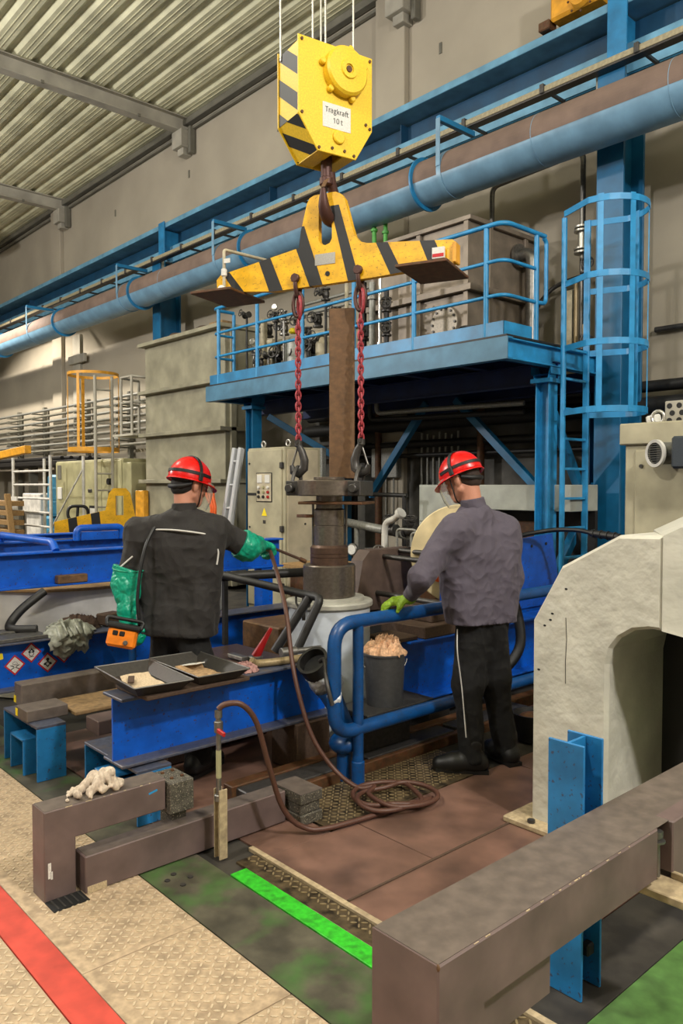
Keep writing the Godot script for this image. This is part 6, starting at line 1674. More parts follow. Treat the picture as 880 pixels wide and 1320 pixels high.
func build_foreground() -> void:
	var s: SurfaceTool
	var t: Node3D
	# left brown bracket
	t = thing("steel_bracket", "brown painted L-shaped steel bracket with a rag on top at lower left", "bracket", V(-2.99, 0, -1.3))
	s = S(); slab(s, PackedVector2Array([Vector2(1.12, 0.0), Vector2(1.245, 0), Vector2(1.245, 0.22), Vector2(1.64, 0.22), Vector2(1.64, 0.35), Vector2(1.12, 0.35)]), 0.12, side_T(-2.93), 0.004); putw(s, "arm", "frame_brown", t)
	s = S(); box2(s, V(-3.045, 0.35, -1.635), V(-2.935, 0.3515, -1.125)); putw(s, "dust_layer", "frame_top", t)
	chips(t, V(-2.932, 0.349, -1.13), V(-2.932, 0.349, -1.6), 10, 3, 0.0022)
	s = S(); box(s, V(-2.929, 0.31, -1.58), V(0.0015, 0.008, 0.04), 0.0, Basis(Vector3.RIGHT, 0.2)); putw(s, "blue_chalk", "blue_light", t)
	s = S(); box(s, V(-2.929, 0.12, -1.14), V(0.0015, 0.06, 0.012)); box(s, V(-2.929, 0.1, -1.148), V(0.0015, 0.03, 0.008)); putw(s, "paint_scrape", "white_label", t)
	t = thing("anchor_block", "grey steel block with bolt heads at the end of the left brown bracket", "block", V(-2.99, 0, -1.7))
	s = S(); box2(s, V(-3.07, 0.2, -1.76), V(-2.9, 0.335, -1.645), 0.004); box2(s, V(-3.05, 0, -1.75), V(-2.95, 0.2, -1.68)); putw(s, "block", "block_grey", t)
	s = S()
	for q in [V(-3.03, 0.335, -1.68), V(-2.95, 0.335, -1.68), V(-3.03, 0.335, -1.73), V(-2.95, 0.335, -1.73)]: cyl(s, q, Vector3.UP, 0.009, 0.006, 6)
	putw(s, "bolt_head", "rust_plate", t)
	t = thing("floor_beam", "brown square steel beam lying on the floor beside the left bracket", "beam", V(-2.93, 0, -1.75))
	s = S(); box2(s, V(-2.985, 0.003, -2.25), V(-2.885, 0.15, -1.262), 0.004); putw(s, "beam", "frame_brown", t)
	s = S(); box2(s, V(-2.98, 0.15, -2.24), V(-2.89, 0.1515, -1.27)); putw(s, "dust_layer", "frame_top", t)
	s = S(); box2(s, V(-2.9, 0.002, -1.35), V(-2.883, 0.03, -1.27)); putw(s, "paint_scrape", "edge_chip", t)
	t = thing("stepped_block", "dark stepped steel block bolted at the far end of the floor beam", "block", V(-2.9, 0, -2.3))
	s = S(); box2(s, V(-3.0, 0, -2.4), V(-2.79, 0.05, -2.265), 0.004); box2(s, V(-2.98, 0.05, -2.39), V(-2.80, 0.1, -2.27), 0.004); box2(s, V(-3.0, 0.1, -2.4), V(-2.79, 0.15, -2.265), 0.004); putw(s, "block", "block_grey", t)
	s = S(); box2(s, V(-3.0, 0.15, -2.4), V(-2.79, 0.152, -2.265)); putw(s, "dust_layer", "frame_top", t)
	# slots in the floor under the bracket feet
	t = thing("floor_slot", "dark slotted floor opening under the left bracket's foot", "floor slot", V(-2.9, 0, -1.15))
	s = S(); box2(s, V(-2.93, 0.0, -1.26), V(-2.84, 0.0032, -1.12)); putw(s, "opening", "print_black", t)
	s = S()
	for k in 5: box2(s, V(-2.93, 0.003, -1.25 + 0.026 * k), V(-2.85, 0.005, -1.243 + 0.026 * k))
	putw(s, "bars", "steel_dark", t)
	t = thing("rag", "crumpled cream cleaning rag on the left brown bracket", "rag", V(-2.99, 0.3515, -1.36))
	s = S()
	field_mesh(s, [["c", V(-0.04, 0.015, 0.085), V(0.035, 0.02, 0.09), 0.016, 0.02], ["c", V(-0.03, 0.015, 0.05), V(-0.02, 0.055, 0.0), 0.022, 0.026], ["c", V(0.035, 0.015, 0.045), V(0.025, 0.06, -0.01), 0.02, 0.025], ["c", V(-0.02, 0.055, 0.0), V(0.02, 0.075, -0.05), 0.024, 0.02], ["c", V(0.035, 0.02, -0.065), V(0.0, 0.07, -0.05), 0.024, 0.022], ["c", V(-0.035, 0.015, -0.085), V(0.02, 0.02, -0.095), 0.02, 0.022], ["c", V(-0.045, 0.01, 0.10), V(0.02, 0.006, 0.135), 0.012, 0.008], ["c", V(0.045, 0.02, 0.0), V(0.05, 0.03, -0.04), 0.016, 0.014], ["c", V(-0.05, 0.02, 0.02), V(-0.045, 0.03, -0.05), 0.018, 0.016]], 0.0045, 150.0, [[V(0, 0, 0), Vector3.DOWN]], 0.011, 17.0, V(1, 0.5, 1))
	put(s, "cloth", "rag_white", t)
	# standpipe
	t = thing("water_standpipe", "thin standpipe with red valve lever rising from an H-shaped stake", "standpipe", V(-2.79, 0, -1.83))
	s = S(); box2(s, V(-2.815, 0, -1.845), V(-2.808, 0.3, -1.805), 0.001); box2(s, V(-2.777, 0, -1.845), V(-2.77, 0.3, -1.805), 0.001); box2(s, V(-2.808, 0, -1.828), V(-2.777, 0.3, -1.822)); putw(s, "stake", "pale_edge", t)
	s = S(); rod(s, V(-2.79, 0.25, -1.815), V(-2.79, 0.62, -1.815), 0.011, 10); putw(s, "pipe", "steel", t)
	s = S(); rod(s, V(-2.79, 0.35, -1.815), V(-2.79, 0.47, -1.815), 0.0116, 10); putw(s, "green_paint", "cabinet_green", t)
	s = S(); cyl(s, V(-2.79, 0.545, -1.815), Vector3.UP, 0.019, 0.05, 10, 0.003); cyl(s, V(-2.79, 0.61, -1.815), Vector3.UP, 0.017, 0.03, 8); cyl(s, V(-2.79, 0.25, -1.815), Vector3.UP, 0.02, 0.03, 8, 0.003); putw(s, "valve", "steel", t)
	s = S(); box(s, V(-2.755, 0.555, -1.805), V(0.055, 0.02, 0.012), 0.003, Basis(Vector3.BACK, -0.15)); putw(s, "lever", "red_paint", t)
	t = thing("water_hose", "brown rubber hose coiled on the floor and led up to the left worker's lance", "hose", V(-2.75, 0, -2.6))
	var hp := [V(-2.79, 0.645, -1.815), V(-2.775, 0.665, -1.84), V(-2.74, 0.66, -1.90), V(-2.73, 0.57, -1.97), V(-2.735, 0.36, -2.04), V(-2.74, 0.15, -2.12), V(-2.72, 0.04, -2.22), V(-2.66, 0.018, -2.36)]
	# coils on the floor
	var cc := V(-2.70, 0.018, -2.80)
	for k in 41:
		var a := -0.9 - TAU * 2.6 * k / 40.0
		var rr := 0.17 - 0.05 * sin(k * 0.55)
		hp.append(cc + V(cos(a + 1.57) * rr * 0.9 + 0.015 * sin(k * 1.3), 0.004 + 0.018 * k / 40.0 + 0.012 * absf(sin(k * 0.4)), -sin(a + 1.57) * rr * 1.05))
	hp.append_array([V(-2.90, 0.03, -2.74), V(-3.03, 0.09, -2.70), V(-3.12, 0.24, -2.63), V(-3.19, 0.42, -2.60), V(-3.27, 0.63, -2.60), V(-3.42, 0.86, -2.68), V(-3.60, 1.02, -2.77), V(-3.80, 1.17, -2.86), V(-3.87, 1.205, -2.89)])
	s = S(); tube(s, spline(hp, 4), 0.0125, 9); putw(s, "hose", "hose_brown", t)
	t = thing("spray_lance", "thin steel lance held by the left worker against the dark drum", "lance", V(-3.85, 1.15, -3.0))
	s = S(); tube(s, [V(-3.88, 1.225, -2.86), V(-3.872, 1.205, -2.93), V(-3.83, 1.125, -3.12)], 0.009, 8); putw(s, "tube", "steel_brown", t)
	s = S(); rod(s, V(-3.835, 1.13, -3.11), V(-3.825, 1.11, -3.15), 0.014, 8); putw(s, "nozzle", "rust_plate", t)
	s = S(); cyl(s, V(-3.88, 1.20, -2.885), V(0.05, 0.3, -1), 0.022, 0.05, 10, 0.004); putw(s, "coupling", "brass", t)
	# big brown frame at lower right
	t = thing("big_steel_frame", "massive brown painted steel frame beam across the lower right corner", "frame", V(-1.14, 0, -2.0))
	s = S(); slab(s, PackedVector2Array([Vector2(1.21, 0.0), Vector2(1.37, 0), Vector2(1.37, 0.45), Vector2(2.18, 0.45), Vector2(2.18, 0.6), Vector2(1.21, 0.6)]), 0.2, side_T(-1.04), 0.004); putw(s, "front_arm", "frame_brown", t)
	s = S(); box2(s, V(-1.24, 0.45, -3.6), V(-1.09, 0.6, -2.18), 0.003); box2(s, V(-1.24, 0.0, -3.6), V(-1.09, 0.45, -3.4)); putw(s, "core_arm", "frame_brown", t)
	s = S(); box2(s, V(-1.09, 0.42, -3.6), V(-1.03, 0.602, -2.255), 0.004); putw(s, "rear_cheek", "frame_brown", t)
	s = S(); box2(s, V(-1.235, 0.6, -3.59), V(-1.045, 0.6015, -1.215)); putw(s, "dust_layer", "frame_top", t)
	s = S(); box2(s, V(-1.2, 0.31, -1.69), V(-1.08, 0.45, -1.37), 0.003); putw(s, "lower_web", "frame_brown", t)
	chips(t, V(-1.042, 0.599, -1.22), V(-1.042, 0.599, -2.15), 16, 5, 0.0018)
	s = S(); sphere(s, V(-1.0435, 0.595, -1.2135), V(0.005, 0.008, 0.004)); putw(s, "rust_corner", "plank_brown", t)
	s = S(); rod(s, V(-1.06, 0.44, -2.22), V(-1.06, 0.57, -2.215), 0.009, 8); cyl(s, V(-1.06, 0.56, -2.215), Vector3.UP, 0.018, 0.018, 6); cyl(s, V(-1.06, 0.545, -2.215), Vector3.UP, 0.024, 0.006, 12); putw(s, "clamp_bolt", "steel", t)
	s = S(); box2(s, V(-1.22, 0.405, -2.27), V(-0.93, 0.43, -2.15), 0.003); box2(s, V(-1.22, 0.43, -2.27), V(-0.93, 0.45, -2.255), 0.002); putw(s, "clamp_channel", "pale_edge", t)
	t = thing("blue_post", "short blue H-section post standing behind the big brown frame", "post", V(-1.31, 0, -2.18))
	s = S(); box2(s, V(-1.375, 0, -2.135), V(-1.25, 0.80, -2.125), 0.002); putw(s, "front_flange", "trestle_blue", t)
	s = S(); box2(s, V(-1.375, 0, -2.245), V(-1.25, 0.80, -2.235), 0.002); putw(s, "rear_flange", "trestle_blue", t)
	s = S(); box2(s, V(-1.318, 0, -2.235), V(-1.308, 0.795, -2.135)); putw(s, "web", "trestle_blue", t)
	s = S(); box2(s, V(-1.30, 0.1, -2.24), V(-1.27, 0.14, -2.2), 0.006); putw(s, "bolt", "print_black", t)

# ---------------------------------------------------------------- hook block, yoke, chains
func clip_to(ol: PackedVector2Array, slot: PackedVector2Array, st: PackedVector2Array) -> Array:
	var o := []
	for p in Geometry2D.intersect_polygons(ol, st):
		if slot.is_empty(): o.append(p)
		else:
			for q in Geometry2D.clip_polygons(p, slot):
				if not Geometry2D.is_polygon_clockwise(q): o.append(q)
	return o

func build_hoist() -> void:
	var s: SurfaceTool
	var t: Node3D
	var none := PackedVector2Array()
	# ---- hook block
	t = thing("hook_block", "yellow crane hook block with black stripes and a capacity label", "hook block", V(-3.804, 4.061, -3.337), deg_to_rad(80))
	var fp := PackedVector2Array([Vector2(-0.299, 0.26), Vector2(0.241, 0.26), Vector2(0.241, -0.2), Vector2(0.117, -0.405), Vector2(-0.162, -0.405), Vector2(-0.299, -0.205)])
	s = S(); slab(s, fp, 0.012, Transform3D(Basis(), V(0, 0, 0.125)), 0.003); put(s, "front_plate", "crane_yellow", t)
	s = S(); slab(s, fp, 0.012, Transform3D(Basis(), V(0, 0, -0.138)), 0.003); put(s, "rear_plate", "crane_yellow", t)
	# shell: side walls without a top, with a slot for the hook
	s = S()
	var w := 0.012
	var pts := [Vector2(-0.288, 0.235), Vector2(-0.288, -0.2), Vector2(-0.155, -0.395)]
	var pts2 := [Vector2(0.23, 0.235), Vector2(0.23, -0.195), Vector2(0.112, -0.395)]
	for P in [pts, pts2]:
		for i in 2:
			var a: Vector2 = P[i]; var b: Vector2 = P[i + 1]; var d := (b - a).normalized(); var nn := Vector2(d.y, -d.x)
			prism(s, PackedVector2Array([a, b, b + nn * 0.012 * (-1.0 if P == pts else 1.0), a + nn * 0.012 * (-1.0 if P == pts else 1.0)]), -0.14, 0.113)
	box2(s, V(-0.155, -0.4, -0.14), V(-0.05, -0.388, 0.113)); box2(s, V(0.03, -0.4, -0.14), V(0.112, -0.388, 0.113))
	put(s, "side_shell", "crane_yellow", t)
	s = S()
	# diagonal stripes on the left wall and the slope below it
	var LT := Transform3D(Basis(Vector3.BACK, Vector3.UP, -Vector3.RIGHT), V(-0.289, 0, 0))
	var wall := PackedVector2Array([Vector2(-0.139, -0.2), Vector2(0.112, -0.2), Vector2(0.112, 0.235), Vector2(-0.139, 0.235)])
	for k in 4:
		var y0 := 0.36 - 0.215 * k
		for p in clip_to(wall, none, PackedVector2Array([Vector2(-0.2, y0 - 0.0), Vector2(0.2, y0 - 0.3), Vector2(0.2, y0 - 0.405), Vector2(-0.2, y0 - 0.105)])): prism(s, p, 0, 0.0015, LT)
	var sd := Vector2(0.133, -0.195).normalized()
	var ST := Transform3D(Basis(Vector3.BACK, -V(sd.x, sd.y, 0), V(-0.195, -0.133, 0).normalized()), V(-0.2885, -0.2, 0))
	var slope := PackedVector2Array([Vector2(-0.139, -0.235), Vector2(0.112, -0.235), Vector2(0.112, 0.0), Vector2(-0.139, 0.0)])
	for k in 4:
		var y0 := 0.20 - 0.19 * k
		for p in clip_to(slope, none, PackedVector2Array([Vector2(-0.2, y0), Vector2(0.2, y0 - 0.28), Vector2(0.2, y0 - 0.37), Vector2(-0.2, y0 - 0.09)])): prism(s, p, 0, 0.0015, ST)
	put(s, "black_stripe", "stripe_black", t)
	s = S(); lathe(s, [Vector2(0.148, 0), Vector2(0.148, 0.05), Vector2(0.135, 0.065), Vector2(0.06, 0.068), Vector2(0.055, 0.078), Vector2(0.03, 0.078), Vector2(0.028, 0.068), Vector2(0.0, 0.068)], V(0.022, 0.105, 0.125), Vector3.BACK, 40); put(s, "sheave_cover", "crane_yellow", t)
	s = S(); cyl(s, V(0.022, 0.105, 0.192), Vector3.BACK, 0.02, 0.008, 10); put(s, "axle_end", "rust_plate", t)
	s = S()
	for a in [25.0, 75.0, 170.0, 230.0, 290.0]:
		var r := deg_to_rad(a)
		cyl(s, V(0.022 + 0.16 * cos(r), 0.105 + 0.16 * sin(r), 0.125), Vector3.BACK, 0.02, 0.035, 10, 0.006)
	put(s, "cover_screw", "crane_yellow", t)
	s = S()
	for p in [Vector2(-0.275, 0.235), Vector2(0.22, 0.235), Vector2(0.22, -0.19), Vector2(-0.275, -0.2), Vector2(-0.155, -0.385), Vector2(0.1, -0.385), Vector2(0.03, -0.37), Vector2(-0.06, -0.37), Vector2(0.19, -0.17)]: cyl(s, V(p.x, p.y, 0.125), Vector3.BACK, 0.01, 0.008, 6)
	put(s, "plate_bolt", "rust_plate", t)
	s = S(); cyl(s, V(-0.014, -0.295, 0.125), Vector3.BACK, 0.042, 0.018, 22, 0.006); put(s, "hook_pin_cap", "crane_yellow", t)
	s = S(); box(s, V(-0.026, -0.174, 0.1265), V(0.204, 0.15, 0.002)); var lab := put(s, "capacity_label", "white_label", t)
	var gt := t.global_transform
	text_part("Tragkraft", 0.042, "print_black", lab, gt * Transform3D(Basis(), V(-0.026, -0.142, 0.128)), "Droid Sans")
	text_part("10 t", 0.042, "print_black", lab, gt * Transform3D(Basis(), V(-0.02, -0.2, 0.128)), "Droid Sans")
	s = S(); cyl(s, V(-0.03, 0.02, -0.06), Vector3.BACK, 0.19, 0.1, 26, 0.01); put(s, "sheave", "steel_dark", t)
	for p in [V(-0.295, 0.2, -0.11), V(-0.125, 0.2, 0.0), V(-0.05, 0.2, 0.03), V(-0.09, 0.2, 0.04), V(0.12, 0.2, 0.09)]:
		s = S(); rod(s, p, p + V(0.0, 4.1, 0.0), 0.0065, 6); put(s, "wire_rope", "steel_bright", t)
	# hook
	s = S(); cyl(s, V(-0.02, -0.5, -0.01), Vector3.UP, 0.036, 0.13, 14); cyl(s, V(-0.02, -0.55, -0.01), Vector3.UP, 0.045, 0.05, 14, 0.006); put(s, "hook_shank", "rust_link", t)
	# hook bowl lies across the yoke plate
	var hc := V(-3.804, 3.395, -3.337)
	var yn := V(sin(deg_to_rad(22)), 0, cos(deg_to_rad(22)))
	s = S()
	var hpts := [hc + V(0, 0.2, 0), hc + V(0, 0.13, 0) - yn * 0.02, hc + V(0, 0.05, 0) - yn * 0.085]
	for k in 10:
		var a := PI + PI * k / 9.0
		hpts.append(hc + yn * cos(a) * 0.09 + Vector3.UP * (sin(a) * 0.10))
	hpts.append(hc + yn * 0.095 + V(0, 0.07, 0))
	tube(s, hpts, [0.034, 0.034, 0.036, 0.036, 0.038, 0.04, 0.042, 0.043, 0.043, 0.042, 0.04, 0.036, 0.03, 0.016], 12); putw(s, "hook", "rust_link", t)
	s = S(); box(s, hc + V(0, 0.13, 0) + yn * 0.055, V(0.03, 0.14, 0.008), 0.003, Basis(yn.cross(Vector3.UP).normalized(), Vector3.UP, yn).rotated(yn.cross(Vector3.UP).normalized(), 0.7)); putw(s, "safety_latch", "plank_brown", t)
	# ---- yoke
	var yr := deg_to_rad(22)
	t = thing("lifting_yoke", "yellow and black striped lifting yoke hanging from the crane hook", "spreader", V(-3.804, 3.216, -3.337), yr)
	var ol := PackedVector2Array([Vector2(-0.855, -0.29), Vector2(-0.862, -0.21), Vector2(-0.825, -0.178), Vector2(-0.215, -0.075), Vector2(-0.2, 0.03), Vector2(-0.155, 0.2), Vector2(-0.135, 0.232), Vector2(-0.1, 0.245), Vector2(0.05, 0.245), Vector2(0.09, 0.225), Vector2(0.115, 0.19), Vector2(0.165, 0.01), Vector2(0.185, -0.05), Vector2(0.22, -0.09), Vector2(0.27, -0.108), Vector2(0.825, -0.16), Vector2(0.85, -0.185), Vector2(0.85, -0.3), Vector2(0.3, -0.325), Vector2(-0.4, -0.335)])
	var slot := PackedVector2Array([Vector2(-0.07, 0.135), Vector2(-0.07, -0.045), Vector2(-0.055, -0.072), Vector2(-0.02, -0.082), Vector2(0.01, -0.072), Vector2(0.025, -0.045), Vector2(0.025, 0.135), Vector2(0.01, 0.165), Vector2(-0.02, 0.175), Vector2(-0.055, 0.165)])
	s = S()
	var se := S()
	for half in [PackedVector2Array([Vector2(-2, -2), Vector2(-0.022, -2), Vector2(-0.022, 2), Vector2(-2, 2)]), PackedVector2Array([Vector2(-0.022, -2), Vector2(2, -2), Vector2(2, 2), Vector2(-0.022, 2)])]:
		for p in clip_to(ol, slot, half): prism(s, p, -0.022, 0.022)
	put(s, "yoke_plate", "yoke_yellow", t)
	var stripes := [[-0.81, -0.755, -0.64, -0.71, -0.17, -0.31], [-0.53, -0.436, -0.33, -0.434, -0.1, -0.35], [-0.29, -0.175, -0.035, -0.13, 0.06, -0.35], [0.015, 0.075, 0.225, 0.145, 0.16, -0.35], [0.32, 0.395, 0.52, 0.437, -0.09, -0.34], [0.61, 0.70, 0.80, 0.70, -0.12, -0.34]]
	s = S()
	for q in stripes:
		for p in clip_to(ol, slot, PackedVector2Array([Vector2(q[0], q[4]), Vector2(q[1], q[4]), Vector2(q[2], q[5]), Vector2(q[3], q[5])])): prism(s, p, -0.0232, 0.0232)
	put(s, "black_stripe", "stripe_black", t)
	for c in [-0.80, 0.685]:
		s = S(); box(s, V(c, -0.322, -0.03), V(0.32, 0.018, 0.44), 0.003); put(s, "end_plate", "rust_plate", t)
	s = S(); box(s, V(-0.023, -0.17, 0.024), V(0.145, 0.07, 0.003)); put(s, "name_plate", "steel_bright", t)
	s = S(); box(s, V(0.745, -0.235, 0.04), V(0.075, 0.065, 0.02)); var stk := put(s, "white_sticker", "white_label", t)
	s = S(); box(s, V(0.745, -0.25, 0.0505), V(0.07, 0.02, 0.002)); put(s, "red_line", "print_red", stk)
	s = S(); box(s, V(0.842, -0.24, 0.0), V(0.022, 0.12, 0.09), 0.004); put(s, "end_stop", "guard_yellow", t)
	s = S(); cyl(s, V(-0.005, -0.265, 0.015), Vector3.BACK, 0.016, 0.012, 12); put(s, "hole", "print_black", t)
	s = S(); tube(s, bend([V(-0.78, -0.3, 0.05), V(-0.78, -0.02, 0.05), V(-0.62, -0.02, -0.38)], 0.02), 0.011, 8); put(s, "bent_rod", "pipe_cream", t)
	s = S(); cyl(s, V(-0.78, -0.2, 0.05), Vector3.UP, 0.02, 0.05, 8, 0.004); box(s, V(-0.75, -0.1, 0.06), V(0.05, 0.03, 0.003)); sphere(s, V(-0.78, -0.295, 0.08), V(0.028, 0.03, 0.028)); put(s, "rod_fitting", "white_label", t)
	# ---- chains
	var YB := Basis(Vector3.UP, yr)
	for k in 2:
		var cxl: float = [-0.235, 0.215][k]
		var top := V(-3.804, 3.216, -3.337) + YB * V(cxl, -0.27, 0.0)
		var bot := V(-3.77, 1.578, -3.3) + YB * V([-0.225, 0.225][k], 0, 0.0)
		t = thing("sling_chain", ["left red sling chain with clevis hook hanging from the striped yoke", "right red sling chain with clevis hook in front of the rusty bar"][k], "chain", V(bot.x, bot.y, bot.z))
		var ux := YB.x; var uz := YB.z
		s = S(); cyl(s, top + uz * 0.022, uz, 0.03, 0.03, 8, 0.004); cyl(s, top - uz * 0.052, uz, 0.026, 0.03, 12); rod(s, top - uz * 0.04, top + uz * 0.04, 0.016, 8)
		tube(s, bend([top + uz * 0.036, top + uz * 0.036 - V(0, 0.06, 0), top - V(0, 0.13, 0), top - uz * 0.036 - V(0, 0.06, 0), top - uz * 0.036], 0.05, 6), 0.014, 8); putw(s, "shackle", "rust_link", t)
		var y := top.y - 0.105
		s = S(); tube(s, torus_pts(V(top.x, y - 0.06, top.z), ux, Vector3.UP, 0.036, 0.08, 16), 0.013, 8, true); putw(s, "master_link", "rust_link", t)
		s = S(); tube(s, torus_pts(V(top.x, y - 0.08, top.z) + ux * 0.01, (ux + uz).normalized(), Vector3.UP, 0.03, 0.075, 16), 0.011, 8, true); putw(s, "master_link", "chain_red", t)
		var y0 := y - 0.17
		var y1 := bot.y + 0.30
		var n := 22
		var link_mesh := []
		for v in 2:
			var d1 := (ux + uz).normalized() if v == 0 else (ux - uz).normalized()
			s = S(); tube(s, torus_pts(Vector3.ZERO, d1, Vector3.UP, 0.0165, 0.031, 12), 0.0068, 6, true)
			link_mesh.append(s.commit())
		for i in n:
			var p := V(top.x, y0, top.z).lerp(V(bot.x, y1, bot.z), (i + 0.5) / n)
			var o := MeshInstance3D.new(); o.mesh = link_mesh[i % 2]; o.material_override = M.chain_red; o.name = "link"
			t.add_child(o, true); o.global_position = p
		# clevis hook
		var h := V(bot.x, y1, bot.z)
		var u := ux if k == 1 else -ux
		s = S(); cyl(s, h - V(0, 0.03, 0), Vector3.UP, 0.024, 0.04, 10, 0.005); cyl(s, h - uz * 0.03, uz, 0.014, 0.06, 8); putw(s, "clevis", "steel_dark", t)
		s = S(); tube(s, [h - V(0, 0.02, 0), h - V(0, 0.06, 0) - u * 0.025, h - V(0, 0.12, 0) - u * 0.045, h - V(0, 0.17, 0) - u * 0.04, h - V(0, 0.205, 0) + u * 0.0, h - V(0, 0.19, 0) + u * 0.04, h - V(0, 0.15, 0) + u * 0.052], [0.02, 0.024, 0.028, 0.031, 0.032, 0.026, 0.013], 10); putw(s, "hook", "steel_dark", t)
		s = S(); rod(s, h - V(0, 0.045, 0) + u * 0.01, h - V(0, 0.155, 0) + u * 0.048, 0.007, 6); putw(s, "latch", "steel", t)
		var lo := h - V(0, 0.175, 0)
		var pin := bot
		s = S(); tube(s, bend([pin + uz * 0.1, V(pin.x, lo.y - 0.03, pin.z) + uz * 0.06, lo + V(0, 0.025, 0), V(pin.x, lo.y - 0.03, pin.z) - uz * 0.03, pin - uz * 0.03], 0.04, 5), 0.013, 8); putw(s, "lower_shackle", "steel_dark", t)

# ---------------------------------------------------------------- people
func hand_prims(w: Vector3, fwd: Vector3, palm: Vector3, thumb: Vector3, curl: Array, sc := 1.0, r := 0.0105) -> Array:
	# w wrist, fwd towards the fingers, palm the way the palm faces, thumb the thumb's side
	var o := []
	fwd = fwd.normalized(); palm = (palm - fwd * palm.dot(fwd)).normalized(); thumb = thumb.normalized()
	for i in 4:
		var off := (1.5 - i) * 0.0195 * sc
		var kn := w + fwd * (0.092 - 0.004 * absf(i - 1.2)) * sc + thumb * off
		o.append(["c", w + thumb * off * 0.55 + fwd * 0.012, kn, 0.016 * sc, 0.0125 * sc])
		var L: float = [0.041, 0.046, 0.043, 0.033][i] * sc
		var d := fwd; var p := kn
		var ax := fwd.cross(palm).normalized()
		for j in 3:
			d = d.rotated(ax, curl[j] + 0.04 * i)
			var q: Vector3 = p + d * L * [1.0, 0.68, 0.55][j]
			o.append(["c", p, q, (r - 0.0006 * j) * sc, (r - 0.0011 - 0.0006 * j) * sc])
			p = q
	var tb := w + fwd * 0.03 * sc + thumb * 0.03 * sc
	var d2 := (fwd * 0.7 + thumb * 0.55 + palm * 0.5).normalized()
	o.append(["c", w + fwd * 0.018 + thumb * 0.012, tb, 0.018 * sc, 0.0145 * sc])
	var t2 := tb + d2 * 0.04 * sc
	o.append(["c", tb, t2, 0.0145 * sc, 0.012 * sc])
	var d3 := (d2 + palm * 0.5 - thumb * 0.35).normalized()
	o.append(["c", t2, t2 + d3 * 0.03 * sc, 0.012 * sc, 0.0095 * sc])
	return o

func head_prims(T: Transform3D) -> Array:
	# local: x right, y up, face towards -z, origin at the head's centre
	var B := T.basis
	var o := []
	o.append(["e", T * V(0, 0.022, 0.012), B, V(0.074, 0.092, 0.092)])
	o.append(["e", T * V(0, -0.035, -0.028), B, V(0.058, 0.075, 0.062)])
	o.append(["c", T * V(-0.02, -0.094, -0.062), T * V(0.02, -0.094, -0.062), 0.022, 0.022])
	for s in [-1, 1]:
		o.append(["c", T * V(0.05 * s, -0.06, 0.0), T * V(0.02 * s, -0.09, -0.055), 0.024, 0.022])
		o.append(["c", T * V(0.015 * s, 0.018, -0.086), T * V(0.045 * s, 0.018, -0.072), 0.011, 0.01])
		o.append(["e", T * V(0.036 * s, -0.022, -0.068), B, V(0.02, 0.016, 0.016)])
		o.append(["e", T * V(0.076 * s, -0.014, 0.012), B * Basis(Vector3.UP, 0.35 * s), V(0.0085, 0.031, 0.019)])
		o.append(["e", T * V(0.0805 * s, -0.005, 0.018), B, V(0.007, 0.02, 0.013)])
		o.append(["c", T * V(0.009 * s, -0.043, -0.098), T * V(0.009 * s, -0.041, -0.09), 0.007, 0.007])
	o.append(["c", T * V(0, 0.008, -0.087), T * V(0, -0.034, -0.108), 0.009, 0.012])
	o.append(["c", T * V(-0.018, -0.066, -0.084), T * V(0.018, -0.066, -0.084), 0.0085, 0.0085])
	o.append(["c", T * V(-0.015, -0.076, -0.082), T * V(0.015, -0.076, -0.082), 0.0085, 0.0085])
	return o

